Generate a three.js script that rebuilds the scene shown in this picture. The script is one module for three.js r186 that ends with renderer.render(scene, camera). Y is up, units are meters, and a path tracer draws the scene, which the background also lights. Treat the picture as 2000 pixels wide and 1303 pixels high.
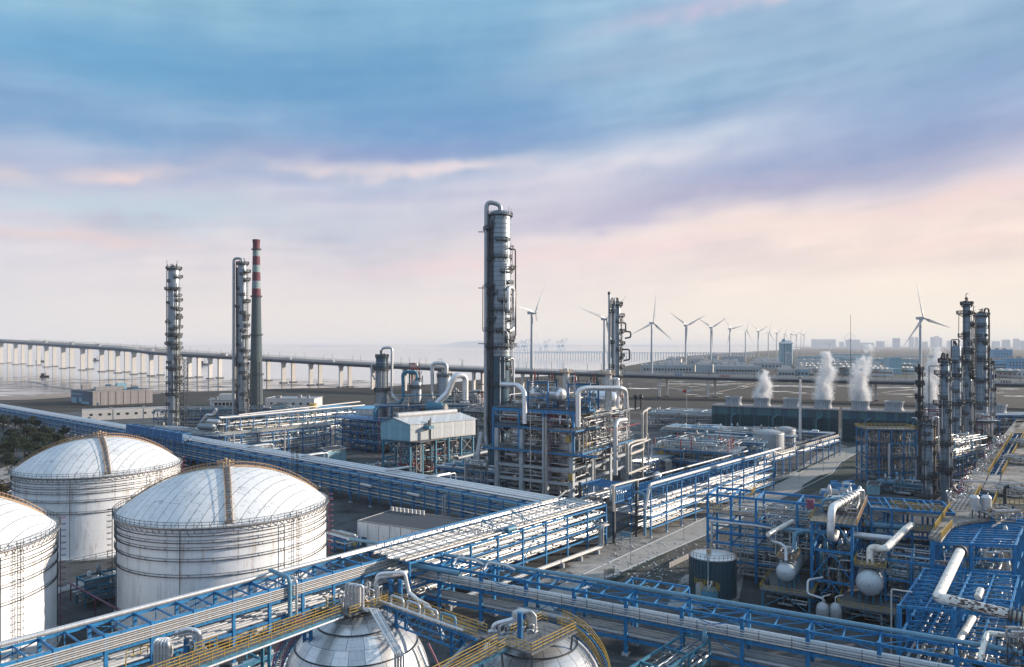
import * as THREE from 'three';
import { ImprovedNoise } from 'three/addons/math/ImprovedNoise.js';

/* ---------- camera, sky, sun, exposure, air ---------- */
const F = 1450, HORIZON = 674, EYE = 60;                 // focal length in photo pixels, horizon row, height of the drone in metres
const scene = new THREE.Scene();
const camera = new THREE.PerspectiveCamera(2 * Math.atan(HORIZON / F) * 180 / Math.PI, 2000 / (2 * HORIZON), 0.5, 90000);
camera.setViewOffset(2000, 2 * HORIZON, 0, 0, 2000, 1303); // lens shifted up, so that the towers stand parallel
camera.position.set(0, EYE, 0);
camera.lookAt(0, EYE, -100);
const renderer = new THREE.WebGLRenderer({ antialias: true });
renderer.setSize(1024, 667);
renderer.toneMapping = THREE.LinearToneMapping;
renderer.toneMappingExposure = 1.45;
renderer.shadowMap.enabled = true;
scene.fog = new THREE.FogExp2(new THREE.Color(0.93, 0.95, 1.0), 0.000046);
const SUN_AZ = 58 * Math.PI / 180, SUN_EL = 13 * Math.PI / 180; // azimuth to the right of the view
const sunDir = new THREE.Vector3(Math.sin(SUN_AZ) * Math.cos(SUN_EL), Math.sin(SUN_EL), -Math.cos(SUN_AZ) * Math.cos(SUN_EL));
const sun = new THREE.DirectionalLight(new THREE.Color(1.0, 0.85, 0.70), 5.0);
sun.position.copy(sunDir).multiplyScalar(900); sun.target.position.set(0, 0, -300);
sun.castShadow = true; sun.shadow.radius = 1.5; sun.shadow.mapSize.set(4096, 4096);
Object.assign(sun.shadow.camera, { left: -700, right: 700, top: 500, bottom: -500, near: 1, far: 2500 });
scene.add(sun, sun.target);

/* seeded random and noise */
let rs = 12345;
const seed = (n) => { rs = n >>> 0; };
const rnd = () => { rs = (rs + 0x6d2b79f5) | 0; let t = Math.imul(rs ^ (rs >>> 15), 1 | rs); t = (t + Math.imul(t ^ (t >>> 7), 61 | t)) ^ t; return ((t ^ (t >>> 14)) >>> 0) / 4294967296; };
const rr = (a, b) => a + (b - a) * rnd();
const pick = (a) => a[Math.floor(rnd() * a.length)];
const perlin = new ImprovedNoise();
const fbm = (x, y, z, o = 4) => { let s = 0, a = 0.5; for (let i = 0; i < o; i++) { s += a * perlin.noise(x, y, z + i * 7.3); x *= 2.03; y *= 2.03; a *= 0.5; } return s; };
const clamp = THREE.MathUtils.clamp, lerp = THREE.MathUtils.lerp, sstep = (a, b, x) => { const t = clamp((x - a) / (b - a), 0, 1); return t * t * (3 - 2 * t); };
const lin = (c) => { c /= 255; return c <= 0.04045 ? c / 12.92 : Math.pow((c + 0.055) / 1.055, 2.4); };

{ // the evening sky: clear blue above, long lavender and pink cloud bands, cream towards the horizon, warmer towards the sun
  const SKY_DIM = renderer.toneMappingExposure, W = 2048, Hh = 1024, data = new Float32Array(W * Hh * 4), DEG = 180 / Math.PI;
  const knots = [[-90, 128, 132, 142], [-0.01, 190, 192, 204], [0, 236, 229, 227], [2.5, 235, 228, 226], [5, 229, 222, 225], [8, 214, 211, 221], [11, 194, 196, 218], [14, 158, 182, 212], [18, 126, 172, 208], [22, 140, 184, 212], [26, 152, 194, 222], [36, 172, 206, 234], [55, 184, 212, 240], [90, 186, 214, 240]];  // topmost steps, out of view overhead, brightened to lift the shade
  const warm = [[-90, 128, 132, 142], [-0.01, 200, 194, 196], [0, 253, 243, 229], [3, 251, 239, 226], [6, 247, 229, 221], [9, 244, 226, 220], [12, 198, 196, 214], [15, 162, 178, 212], [19, 156, 186, 214], [24, 164, 192, 220], [34, 176, 206, 234], [50, 184, 212, 240], [90, 186, 214, 240]];
  const back = [[-90, 128, 132, 142], [-0.01, 180, 186, 202], [0, 186, 206, 234], [4, 192, 206, 236], [9, 200, 208, 238], [15, 188, 210, 240], [25, 178, 208, 240], [50, 184, 212, 240], [90, 186, 214, 240]]; // the dusk side, out of view, brightened to fill the shade
  const ramp = (k, e, out) => { let i = 0; while (i < k.length - 2 && e > k[i + 1][0]) i++; const t = clamp((e - k[i][0]) / (k[i + 1][0] - k[i][0]), 0, 1); for (let c = 0; c < 3; c++) out[c] = lerp(k[i][c + 1], k[i + 1][c + 1], t); return out; };
  // cloud bands: azimuth, elevation (degrees), half length, half thickness, slope, colour, strength
  const bands = [
    [-28, 23.5, 16, 2.2, .10, 150, 188, 212, .5], [-3, 25, 12, 2.0, .10, 128, 178, 212, .5], [-13, 19.5, 16, 3.2, .08, 108, 160, 204, .75], [-5, 16.6, 12, 2.6, .10, 114, 156, 204, .7],
    [-31, 18.6, 10, 2.2, .02, 112, 172, 212, .6], [-30, 14.0, 10, 1.5, -.06, 118, 164, 206, .7], [-24, 11.8, 12, 1.2, .14, 152, 174, 208, .75], [-14, 13.6, 9, .9, .12, 158, 168, 206, .6],
    [-8, 14.8, 9, 1.0, .16, 150, 164, 206, .6], [-9, 13.5, 9.5, .55, .11, 244, 226, 224, .85], [-3, 13.9, 5, .5, .05, 242, 224, 228, .6], [-26.5, 11.4, 3.6, .55, .13, 242, 218, 216, .8], [-34, 10.4, 2.4, .45, -.15, 240, 218, 212, .6],
    [-15, 9.6, 12, 1.4, .05, 205, 214, 226, .7], [-28, 9, 8, 1.1, 0, 190, 212, 226, .7], [-31, 6.8, 7, .45, 0, 240, 214, 210, .6], [-8, 9.4, 9, 1.1, -.03, 206, 206, 220, .6], [-5, 6.4, 9, .8, .06, 238, 216, 220, .6],
    [8, 13.6, 12, 1.7, .12, 224, 224, 234, .95], [15, 15.6, 7, .9, .13, 204, 214, 230, .7], [4, 12.4, 9, 1.4, .08, 216, 210, 224, .7], [24, 13.6, 12, 1.5, .10, 148, 166, 204, .8], [17, 11.4, 13, 1.15, .10, 176, 178, 206, .9], [7, 9.7, 8, 1.0, .07, 194, 190, 214, .8],
    [30, 17.0, 8, 1.6, .04, 144, 172, 210, .7], [16, 24.0, 9, .7, .12, 202, 192, 216, .7], [19.2, 23.6, 2.4, .5, .0, 226, 204, 216, .7], [33, 24.6, 6, .7, -.1, 200, 196, 216, .5], [10, 21, 12, 1.3, .12, 158, 182, 210, .6], [26, 20.4, 9, 1.6, .02, 152, 182, 210, .6],
    [20, 8.4, 14, 1.0, .09, 250, 230, 222, .85], [33, 10.2, 7, .9, .10, 246, 220, 216, .85], [8, 7.1, 10, .7, .05, 246, 222, 222, .6], [33, 6.6, 9, .5, 0, 246, 220, 214, .5],
    [62, 10, 20, 1.6, .06, 236, 206, 206, .6], [80, 7, 26, 2.6, 0, 252, 228, 204, .7], [-62, 9, 22, 1.4, .03, 222, 210, 220, .5], [110, 12, 25, 2, .05, 214, 200, 216, .5], [-110, 10, 30, 2, 0, 196, 196, 216, .5], [170, 11, 30, 2.4, .04, 206, 196, 216, .5],
  ];
  const a = [0, 0, 0], b = [0, 0, 0], d3 = [0, 0, 0];
  for (let row = 0; row < Hh; row++) {
    const el = ((row + 0.5) / Hh - 0.5) * 180;
    for (let col = 0; col < W; col++) {
      const round = ((col + 0.5) / W - 0.5) * 2 * Math.PI; // x = cos, z = sin
      const x = Math.cos(round), z = Math.sin(round), az = Math.atan2(x, -z) * DEG;
      const dx = x * 3, dz = z * 3;
      let wx = 0, n1 = 0, n2 = 0, n3 = 0, n4 = 0;
      if (el > 0) {
        wx = 1.6 * fbm(dx * 1.3 + 5, dz * 1.3, el * 0.09, 4);
        n1 = fbm(dx * 2.2, dz * 2.2 + 9, el * 0.33 - az * 0.025, 5);
        n4 = fbm(dx * 5 + 1, dz * 5, el * 2.6 - az * 0.22, 4);
        n3 = fbm(dx * 0.9 + 7, dz * 0.9, el * 0.95 - az * 0.07, 4);
        n2 = fbm(dx * 6 + 3, dz * 6, el * 1.25 - az * 0.09, 5);
      }
      const e = el > 0 ? Math.max(0.02, el + wx * sstep(0, 8, el) * 1.3) : el;
      ramp(knots, e, a); ramp(warm, e, b);
      const w = sstep(-18, 32, az) * (1 - sstep(125, 178, az));
      const dusk = sstep(50, 110, Math.abs(((az - 58 + 540) % 360) - 180) - 28); ramp(back, e, d3); // away from the sun
      let r = lerp(lerp(a[0], b[0], w), d3[0], dusk), g = lerp(lerp(a[1], b[1], w), d3[1], dusk), bl = lerp(lerp(a[2], b[2], w), d3[2], dusk);
      if (el > 0) {
        const up = sstep(1, 9, el), k = up * (n1 * 34 + n2 * 9 + n3 * 28 + n4 * 15);
        r += k * 0.95; g += k * 0.75; bl += k * 0.5;
        for (const q of bands) {
          const du = (az - q[0] + n1 * 4) / q[2], dv = (e - q[1] - (az - q[0]) * q[4] + n2 * 0.7 + n1 * 0.9) / q[3];
          const d = du * du + dv * dv; if (d > 6) continue;
          const s = q[8] * Math.exp(-d * 1.1) * clamp(0.95 + 0.9 * n2, 0, 1.1);
          r += (q[5] - r) * s; g += (q[6] - g) * s; bl += (q[7] - bl) * s;
        }
      }
      const o = (row * W + col) * 4;
      data[o] = lin(clamp(r, 20, 253)) / SKY_DIM; data[o + 1] = lin(clamp(g, 20, 250)) / SKY_DIM; data[o + 2] = lin(clamp(bl, 20, 250)) / SKY_DIM; data[o + 3] = 1;
    }
  }
  const t = new THREE.DataTexture(data, W, Hh, THREE.RGBAFormat, THREE.FloatType);
  t.mapping = THREE.EquirectangularReflectionMapping; t.magFilter = THREE.LinearFilter; t.minFilter = THREE.LinearFilter; t.wrapS = THREE.RepeatWrapping; t.needsUpdate = true;
  scene.background = t; scene.environment = t;
}

/* ---------- survey helpers: a row and column of the photo at a known height or distance give metres on the site ---------- */
const V = (x, y, z) => new THREE.Vector3(x, y, z);
const on = (x, y, h = 0) => { const Z = F * (EYE - h) / (y - HORIZON); return V((x - 1000) / F * Z, h, -Z); };
const at = (x, y, Z) => V((x - 1000) / F * Z, EYE - (y - HORIZON) * Z / F, -Z);
const px = (n, Z) => n * Z / F;                          // n photo pixels at distance Z, in metres

/* ---------- geometry builder: boxes, bars, pipes, turned shapes, merged into ONE named mesh ---------- */
class MB {
  constructor() { this.p = []; this.n = []; this.u = []; this.i = []; }
  get empty() { return !this.i.length; }
  v(a, n, u, w) { this.p.push(a.x, a.y, a.z); this.n.push(n.x, n.y, n.z); this.u.push(u, w); return this.p.length / 3 - 1; }
  quad(a, b, c, d) {                                     // counter-clockwise, flat
    const e = b.clone().sub(a), f = d.clone().sub(a), n = e.clone().cross(f).normalize(), w = e.length(), h = f.length();
    if (Math.abs(n.y) > 0.75) { const k = [a, b, c, d].map((q) => this.v(q, n, q.x, q.z)); this.i.push(k[0], k[1], k[2], k[0], k[2], k[3]); return this; }
    const i0 = this.v(a, n, 0, a.y), i1 = this.v(b, n, w, b.y), i2 = this.v(c, n, w, c.y), i3 = this.v(d, n, 0, d.y);
    this.i.push(i0, i1, i2, i0, i2, i3); return this;
  }
  tri(a, b, c) { const n = b.clone().sub(a).cross(c.clone().sub(a)).normalize(); this.i.push(this.v(a, n, a.x, a.y), this.v(b, n, b.x, b.y), this.v(c, n, c.x, c.y)); return this; }
  frame(c, x, y, z) {                                    // box from its centre and half axes
    const q = (i, j, k) => c.clone().addScaledVector(x, i).addScaledVector(y, j).addScaledVector(z, k);
    const A = q(-1, -1, 1), B = q(1, -1, 1), C = q(1, 1, 1), D = q(-1, 1, 1), E = q(-1, -1, -1), G = q(1, -1, -1), I = q(1, 1, -1), J = q(-1, 1, -1);
    return this.quad(A, B, C, D).quad(G, E, J, I).quad(B, G, I, C).quad(E, A, D, J).quad(D, C, I, J).quad(E, G, B, A);
  }
  box(c, sx, sy, sz, dir = null) {                       // dir: unit direction of the sx axis on the ground
    const x = dir ? V(dir.x, 0, dir.z).normalize() : V(1, 0, 0), z = V(-x.z, 0, x.x);
    return this.frame(c, x.multiplyScalar(sx / 2), V(0, sy / 2, 0), z.multiplyScalar(sz / 2));
  }
  bar(a, b, w, h = w, side = null) {
    const d = b.clone().sub(a), L = d.length(); d.divideScalar(L);
    let s = side ? side.clone() : Math.abs(d.y) > 0.95 ? V(1, 0, 0) : V(0, 1, 0).cross(d);
    s.addScaledVector(d, -s.dot(d)).normalize();
    const t = d.clone().cross(s);
    return this.frame(a.clone().add(b).multiplyScalar(0.5), s.multiplyScalar(w / 2), t.multiplyScalar(h / 2), d.multiplyScalar(L / 2));
  }
  sweep(pts, r, seg, caps = true, closed = false) {      // r: number or list
    const n = pts.length, R = (k) => (Array.isArray(r) ? r[k] : r); let nrm = null, len = 0; const base = this.p.length / 3;
    const dir = (k) => { const a = pts[closed ? (k + n - 1) % n : Math.max(0, k - 1)], b = pts[closed ? (k + 1) % n : Math.min(n - 1, k + 1)]; return b.clone().sub(a).normalize(); };
    for (let k = 0; k < n; k++) {
      const d = dir(k);
      if (!nrm) nrm = Math.abs(d.y) > 0.9 ? V(1, 0, 0) : V(0, 1, 0);
      nrm.addScaledVector(d, -nrm.dot(d)).normalize();
      const bi = d.clone().cross(nrm); if (k) len += pts[k].distanceTo(pts[k - 1]);
      for (let s = 0; s <= seg; s++) {
        const a = s / seg * Math.PI * 2, q = nrm.clone().multiplyScalar(Math.cos(a)).addScaledVector(bi, Math.sin(a));
        this.v(pts[k].clone().addScaledVector(q, R(k)), q, a * R(k), len);
      }
    }
    for (let k = 0; k < n - (closed ? 0 : 1); k++) for (let s = 0; s < seg; s++) { const A = base + k * (seg + 1) + s, B = base + ((k + 1) % n) * (seg + 1) + s; this.i.push(A, A + 1, B, A + 1, B + 1, B); }
    if (caps && !closed) for (const [k, sg] of [[0, -1], [n - 1, 1]]) {
      const d = dir(k).multiplyScalar(sg), c = this.v(pts[k], d, 0, 0), b0 = this.p.length / 3;
      for (let s = 0; s <= seg; s++) { const o = (base + k * (seg + 1) + s) * 3; this.v(V(this.p[o], this.p[o + 1], this.p[o + 2]), d, 0, 0); }
      for (let s = 0; s < seg; s++) sg > 0 ? this.i.push(c, b0 + s, b0 + s + 1) : this.i.push(c, b0 + s + 1, b0 + s);
    }
    return this;
  }
  tube(a, b, r, seg = 8, r2 = r) { return this.sweep([a, b], [r, r2], seg); }
  pipe(pts, r, bend = r * 3, seg = 8, arc = 4) {         // straight runs joined by rounded elbows
    const out = [pts[0]];
    for (let k = 1; k < pts.length - 1; k++) {
      const p = pts[k], a = pts[k - 1].clone().sub(p), b = pts[k + 1].clone().sub(p), la = a.length(), lb = b.length(); a.divideScalar(la); b.divideScalar(lb);
      const ang = Math.acos(clamp(a.dot(b), -1, 1)); if (ang > 3.05) { out.push(p); continue; }
      const cut = Math.min(bend / Math.tan(ang / 2), la * 0.48, lb * 0.48), A = p.clone().addScaledVector(a, cut), B = p.clone().addScaledVector(b, cut);
      for (let s = 0; s <= arc; s++) { const t = s / arc, q = A.clone().multiplyScalar((1 - t) * (1 - t)).addScaledVector(p, 2 * t * (1 - t)).addScaledVector(B, t * t); out.push(q); }
    }
    out.push(pts[pts.length - 1]);
    return this.sweep(out, r, seg);
  }
  lathe(c, prof, seg = 24, smooth = false, a0 = 0, a1 = Math.PI * 2) { // prof: [radius, height], bottom to top on the outside
    const m = prof.length, N = [];
    for (let k = 0; k < m - 1; k++) { const dr = prof[k + 1][0] - prof[k][0], dy = prof[k + 1][1] - prof[k][1], l = Math.hypot(dr, dy) || 1; N.push([dy / l, -dr / l]); }
    let len = 0;
    for (let k = 0; k < m - 1; k++) {
      const n0 = smooth && k ? [(N[k][0] + N[k - 1][0]) / 2, (N[k][1] + N[k - 1][1]) / 2] : N[k], n1 = smooth && k < m - 2 ? [(N[k][0] + N[k + 1][0]) / 2, (N[k][1] + N[k + 1][1]) / 2] : N[k];
      const base = this.p.length / 3, seglen = Math.hypot(prof[k + 1][0] - prof[k][0], prof[k + 1][1] - prof[k][1]);
      for (const [q, nn, l] of [[prof[k], n0, len], [prof[k + 1], n1, len + seglen]]) for (let s = 0; s <= seg; s++) {
        const a = a0 + (a1 - a0) * s / seg, ca = Math.cos(a), sa = Math.sin(a);
        this.v(V(c.x + q[0] * ca, c.y + q[1], c.z + q[0] * sa), V(nn[0] * ca, nn[1], nn[0] * sa).normalize(), a * Math.max(prof[k][0], prof[k + 1][0]), l);
      }
      len += seglen;
      for (let s = 0; s < seg; s++) { const A = base + s, B = base + seg + 1 + s; this.i.push(A, B, A + 1, A + 1, B, B + 1); }
    }
    return this;
  }
  ring(c, r, y, w = 0.1, seg = 48, a0 = 0, a1 = Math.PI * 2) { // thin hoop of square section
    return this.lathe(V(c.x, c.y + y, c.z), [[r - w / 2, -w / 2], [r + w / 2, -w / 2], [r + w / 2, w / 2], [r - w / 2, w / 2], [r - w / 2, -w / 2]], seg, false, a0, a1);
  }
  drum(a, b, r, seg = 18, dome = 0.35) {                 // horizontal or upright vessel with dished ends
    const d = b.clone().sub(a).normalize(), pts = [], rad = [];
    for (const [t, q] of [[-1, 0.02], [-0.92, 0.38], [-0.7, 0.71], [-0.38, 0.92], [0, 1]]) { pts.push(a.clone().addScaledVector(d, t * r * dome * 1.4)); rad.push(q * r); }
    for (const [t, q] of [[0, 1], [0.38, 0.92], [0.7, 0.71], [0.92, 0.38], [1, 0.02]]) { pts.push(b.clone().addScaledVector(d, t * r * dome * 1.4)); rad.push(q * r); }
    const k0 = this.p.length / 3; this.sweep(pts, rad, seg, false);
    for (let k = 0; k < 5; k++) for (let s = 0; s <= seg; s++) for (const [kk, sg] of [[k, -1], [9 - k, 1]]) { const o = (k0 + kk * (seg + 1) + s) * 3, cs = [0.02, 0.38, 0.71, 0.92, 1][k], q = V(this.n[o], this.n[o + 1], this.n[o + 2]).multiplyScalar(cs * dome * 1.4).addScaledVector(d, sg * Math.sqrt(1 - cs * cs)).normalize(); this.n[o] = q.x; this.n[o + 1] = q.y; this.n[o + 2] = q.z; }
    return this;
  }
  rail(pts, h = 1.1, gap = 2, t = 0.07, mids = 1) {      // handrail with posts along a line
    for (let k = 0; k < pts.length - 1; k++) {
      const a = pts[k], b = pts[k + 1], L = a.distanceTo(b), m = Math.max(1, Math.round(L / gap));
      for (let j = 1; j <= mids + 1; j++) this.bar(a.clone().setY(a.y + h * j / (mids + 1)), b.clone().setY(b.y + h * j / (mids + 1)), t, t);
      for (let j = 0; j <= m - (k < pts.length - 2 ? 1 : 0); j++) { const q = a.clone().lerp(b, j / m); this.bar(q, q.clone().setY(q.y + h - t * 0.45), t * 1.1, t * 1.1); }
    }
    return this;
  }
  poly(pts, y) {                                         // flat sheet facing up
    const tri = THREE.ShapeUtils.triangulateShape(pts.map((q) => new THREE.Vector2(q.x, q.z)), []), n = V(0, 1, 0), b = this.p.length / 3;
    pts.forEach((q) => this.v(V(q.x, y, q.z), n, q.x, q.z));
    for (const t of tri) { const [A, B, C] = t.map((k) => pts[k]), up = (B.z - A.z) * (C.x - A.x) - (B.x - A.x) * (C.z - A.z) > 0; up ? this.i.push(b + t[0], b + t[1], b + t[2]) : this.i.push(b + t[0], b + t[2], b + t[1]); }
    return this;
  }
  geo() {
    const g = new THREE.BufferGeometry();
    g.setAttribute('position', new THREE.BufferAttribute(new Float32Array(this.p), 3)); g.setAttribute('normal', new THREE.BufferAttribute(new Float32Array(this.n), 3)); g.setAttribute('uv', new THREE.BufferAttribute(new Float32Array(this.u), 2));
    g.setIndex(new THREE.BufferAttribute(new Uint32Array(this.i), 1)); return g;
  }
  build(name, mat, parent = scene) { const o = new THREE.Mesh(this.geo(), mat); o.name = parent === scene ? numbered(name) : name; o.castShadow = o.receiveShadow = true; parent.add(o); return o; }
}
const mb = () => new MB();
const names = {};
function numbered(n) { const b = n.replace(/_\d{3}$/, ''); const k = names[b] = (names[b] ?? -1) + 1; return k ? b + '_' + String(k).padStart(3, '0') : b; }
function thing(name, label, category, pos, group) { const o = new THREE.Group(); o.name = numbered(name); o.position.copy(pos); scene.add(o); o.userData = { label, category }; if (group) o.userData.group = group; return o; }
function tag(o, label, category, group) { o.userData = { label, category }; if (group) o.userData.group = group; return o; }
function ground(o) { o.userData.kind = 'structure'; return o; }
/* a thing built in world coordinates: its parts are moved so that they hang on the thing's base */
function settle(o) { for (const c of o.children) { c.position.sub(o.position); } return o; }
function clone(o, label, pos, turn = 0) { const c = o.clone(); c.name = numbered(o.name); c.userData = { ...o.userData }; if (label) c.userData.label = label; if (pos) c.position.copy(pos); c.rotation.y = turn; scene.add(c); return c; }

/* ---------- procedural materials ---------- */
const lat = new Float32Array(65536); { seed(777); for (let i = 0; i < 65536; i++) lat[i] = rnd(); }
const pnoise = (x, y, per, sd = 0) => { // periodic value noise
  const xi = Math.floor(x), yi = Math.floor(y), fx = x - xi, fy = y - yi, ux = fx * fx * (3 - 2 * fx), uy = fy * fy * (3 - 2 * fy);
  const m = (k) => ((k % per) + per) % per, g = (i, j) => lat[(m(i) * 131 + m(j) * 757 + sd * 9173) & 65535];
  return lerp(lerp(g(xi, yi), g(xi + 1, yi), ux), lerp(g(xi, yi + 1), g(xi + 1, yi + 1), ux), uy);
};
const pfbm = (u, v, per, sd, oct = 5) => { let s = 0, a = 0.5, t = 0; for (let o = 0; o < oct; o++) { s += a * pnoise(u * per, v * per, per, sd + o); t += a; a *= 0.55; per *= 2; } return s / t; };
function tex(size, metres, fn, srgb = true) { // fn(u, v) -> [r, g, b], linear 0..1
  const d = new Uint8Array(size * size * 4), s = (c) => Math.round(255 * (c <= 0.0031308 ? 12.92 * c : 1.055 * Math.pow(clamp(c, 0, 1), 1 / 2.4) - 0.055));
  for (let y = 0; y < size; y++) for (let x = 0; x < size; x++) { const c = fn(x / size, y / size), o = (y * size + x) * 4; for (let k = 0; k < 3; k++) d[o + k] = srgb ? s(clamp(c[k], 0, 1)) : Math.round(255 * clamp(c[k], 0, 1)); d[o + 3] = 255; }
  const t = new THREE.DataTexture(d, size, size, THREE.RGBAFormat); t.wrapS = t.wrapT = THREE.RepeatWrapping; t.magFilter = THREE.LinearFilter; t.minFilter = THREE.LinearMipmapLinearFilter; t.generateMipmaps = true;
  if (srgb) t.colorSpace = THREE.SRGBColorSpace; t.repeat.set(1 / (metres[0] ?? metres), 1 / (metres[1] ?? metres)); t.needsUpdate = true; return t;
}
const g3 = (v) => [v, v, v], mix3 = (a, b, t) => [0, 1, 2].map((k) => a[k] + (b[k] - a[k]) * t);
const T = {
  paint: tex(512, 9, (u, v) => { const n = pfbm(u, v, 8, 1), st = pfbm(u * 3, v * 0.4, 12, 5, 3); let c = 0.66 + 0.34 * n - 0.2 * sstep(0.5, 0.75, st); const rust = sstep(0.60, 0.70, pfbm(u, v, 16, 9)) * 0.55; return mix3(g3(c), [0.55, 0.3, 0.2], rust); }),
  clad: tex(512, [4, 6], (u, v) => { const row = Math.floor(v * 6), t = 0.92 + 0.08 * lat[row * 37 + Math.floor(u * 3 + (row % 2) * .5) * 11]; const n = pfbm(u, v, 10, 3), st = pfbm(u * 4, v * 0.25, 10, 8, 3); const e = Math.min((v * 6) % 1, 1 - (v * 6) % 1), seam = e < 0.04 ? 0.8 : 1; return g3((t * (0.84 + 0.18 * n) - 0.10 * sstep(0.5, 0.8, st)) * seam); }),
  cladBump: tex(256, [4, 6], (u, v) => { const e = Math.min((v * 6) % 1, 1 - (v * 6) % 1); return g3(0.5 + (e < 0.07 ? 0.4 : 0) + 0.1 * pfbm(u, v, 8, 3)); }, false),
  rough: tex(256, 5, (u, v) => g3(0.72 + 0.5 * (pfbm(u, v, 8, 21) - 0.5)), false),
  white: tex(1024, [14, 25], (u, v) => { const st = pfbm(u * 2, v * 0.12, 24, 31, 4), n = pfbm(u, v, 6, 33), rust = sstep(0.60, 0.70, pfbm(u * 3, v * 0.5, 14, 35)) * sstep(0.5, 0.66, pfbm(u, v, 8, 36)); const e = Math.min((v * 10) % 1, 1 - (v * 10) % 1), f = Math.min((u * 4 + Math.floor(v * 10) * .37) % 1, 1 - (u * 4 + Math.floor(v * 10) * .37) % 1); let c = 0.90 + 0.12 * (n - 0.5) - 0.2 * sstep(0.5, 0.78, st) * sstep(0.4, 0.62, pfbm(u, v, 5, 38)) - (e < 0.018 || f < 0.005 ? 0.09 : 0); return mix3([c, c, c * 0.985], [0.55, 0.36, 0.22], rust * 0.42); }),
  roof: tex(1024, 30, (u, v) => { const n = pfbm(u, v, 6, 41), d = sstep(0.52, 0.75, pfbm(u, v, 16, 43)), sp = sstep(0.70, 0.76, pfbm(u, v, 60, 45, 2)); let c = 0.92 + 0.14 * (n - 0.5) - 0.10 * d - 0.22 * sp; return [c, c * 0.99, c * 0.97]; }),
  concrete: tex(512, 8, (u, v) => { const n = pfbm(u, v, 8, 51), st = pfbm(u * 4, v * 0.3, 10, 53, 3), f = pfbm(u, v, 64, 55, 2); let c = 0.7 + 0.3 * n - 0.3 * sstep(0.48, 0.78, st) + 0.12 * (f - .5); const e = Math.min((v * 4) % 1, 1 - (v * 4) % 1); return g3(c - (e < 0.02 ? 0.16 : 0)); }),
  paving: tex(1024, 60, (u, v) => { const n = pfbm(u, v, 6, 61), f = pfbm(u, v, 64, 63, 3), wet = sstep(0.52, 0.66, pfbm(u, v, 9, 65)), oil = sstep(0.6, 0.72, pfbm(u, v, 20, 67)); const e = Math.min((u * 12) % 1, 1 - (u * 12) % 1), g = Math.min((v * 12) % 1, 1 - (v * 12) % 1); let c = 0.68 + 0.8 * (n - 0.5) + 0.4 * (f - 0.5) - 0.26 * wet - 0.24 * oil - (Math.min(e, g) < 0.012 ? 0.14 : 0); return mix3(g3(c), [c * 1.05, c * 0.97, c * 0.86], 0.6); }),
  road: tex(512, [30, 30], (u, v) => { const f = pfbm(u, v, 90, 71, 2), n = pfbm(u, v, 8, 73), tr = pfbm(u, v, 14, 74, 3); const e = Math.min((v * 8) % 1, 1 - (v * 8) % 1); return g3(0.72 + 0.25 * (n - .5) + 0.2 * (f - .5) - 0.12 * sstep(.5, .8, tr) ); }),
  rubble: tex(1024, 28, (u, v) => { const n = pfbm(u, v, 12, 81), f = pfbm(u, v, 90, 83, 2), gr = sstep(0.5, 0.7, pfbm(u, v, 10, 85)), lt = sstep(0.66, 0.74, pfbm(u, v, 40, 87, 3)); const c = 0.42 + 0.5 * (n - 0.5) + 0.4 * (f - 0.5); return mix3(mix3([c, c * 0.92, c * 0.82], [c * 0.55, c * 0.66, c * 0.36], gr * 0.7), [0.9, 0.88, 0.84], lt * 0.6); }),
  field: tex(1024, [420, 130], (u, v) => { const n = pfbm(u, v, 6, 91, 6), f = pfbm(u, v, 40, 93, 4), gr = sstep(0.42, 0.62, pfbm(u, v, 5, 95)), b = sstep(0.5, 0.6, pfbm(u * 0.7, v, 9, 97)); const c = 0.5 + 0.7 * (n - 0.5) + 0.5 * (f - 0.5); return mix3(mix3([c, c * 0.78, c * 0.6], [c * 0.5, c * 0.6, c * 0.42], gr * 0.8), [c * .42, c * .4, c * .38], b * .6); }),
  mud: tex(1024, [300, 90], (u, v) => { const n = pfbm(u, v, 8, 101, 6); return [0.55 + 0.5 * (n - 0.5), 0.5 + 0.5 * (n - 0.5), 0.46 + 0.5 * (n - 0.5)]; }),
  mudRough: tex(1024, [260, 110], (u, v) => { const n = pfbm(u, v, 7, 103, 6), s = pfbm(u * 0.6, v * 2, 16, 105, 4); const w = sstep(0.5, 0.6, n * 0.55 + s * 0.45); return g3(0.08 + 0.75 * w); }, false),
  wave: tex(1024, [90, 45], (u, v) => g3(pfbm(u, v, 18, 111, 5)), false),
  lapped: tex(512, [6, 5], (u, v) => { const n = pfbm(u, v, 8, 121), st = pfbm(u * 4, v * .3, 12, 123, 3), t = 0.78 + 0.22 * lat[Math.floor(u * 4) * 91 + 5]; return g3(t * (0.84 + 0.22 * n) - 0.3 * sstep(.45, .8, st)); }),
  crown: tex(256, 3, (u, v) => { const n = pfbm(u, v, 12, 131); return [0.5 + n * 0.5, 0.55 + n * 0.45, 0.4 + n * 0.4]; }),
  rustpipe: tex(512, [5, 7], (u, v) => { const n = pfbm(u, v, 10, 141), r = sstep(0.47, 0.56, pfbm(u * 1.4, v, 14, 143, 5)); const c = 0.8 + 0.2 * n; return mix3([c, c * 0.98, c * 0.94], [0.16 * n + .05, 0.10 * n + .03, 0.06 * n + .03], r); }),
  scuff: tex(512, [5, 7], (u, v) => { const n = pfbm(u, v, 10, 151), r = sstep(0.6, 0.68, pfbm(u * 1.4, v, 12, 153, 5)); const c = 0.84 + 0.16 * n; return mix3([c, c * 0.97, c * 0.92], [0.28, 0.2, 0.15], r * 0.8); }),
};
const std = (c, o = {}) => { const m = new THREE.MeshStandardMaterial({ roughness: 0.6, metalness: 0, ...o }); m.color.setRGB(...c); return m; };
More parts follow.
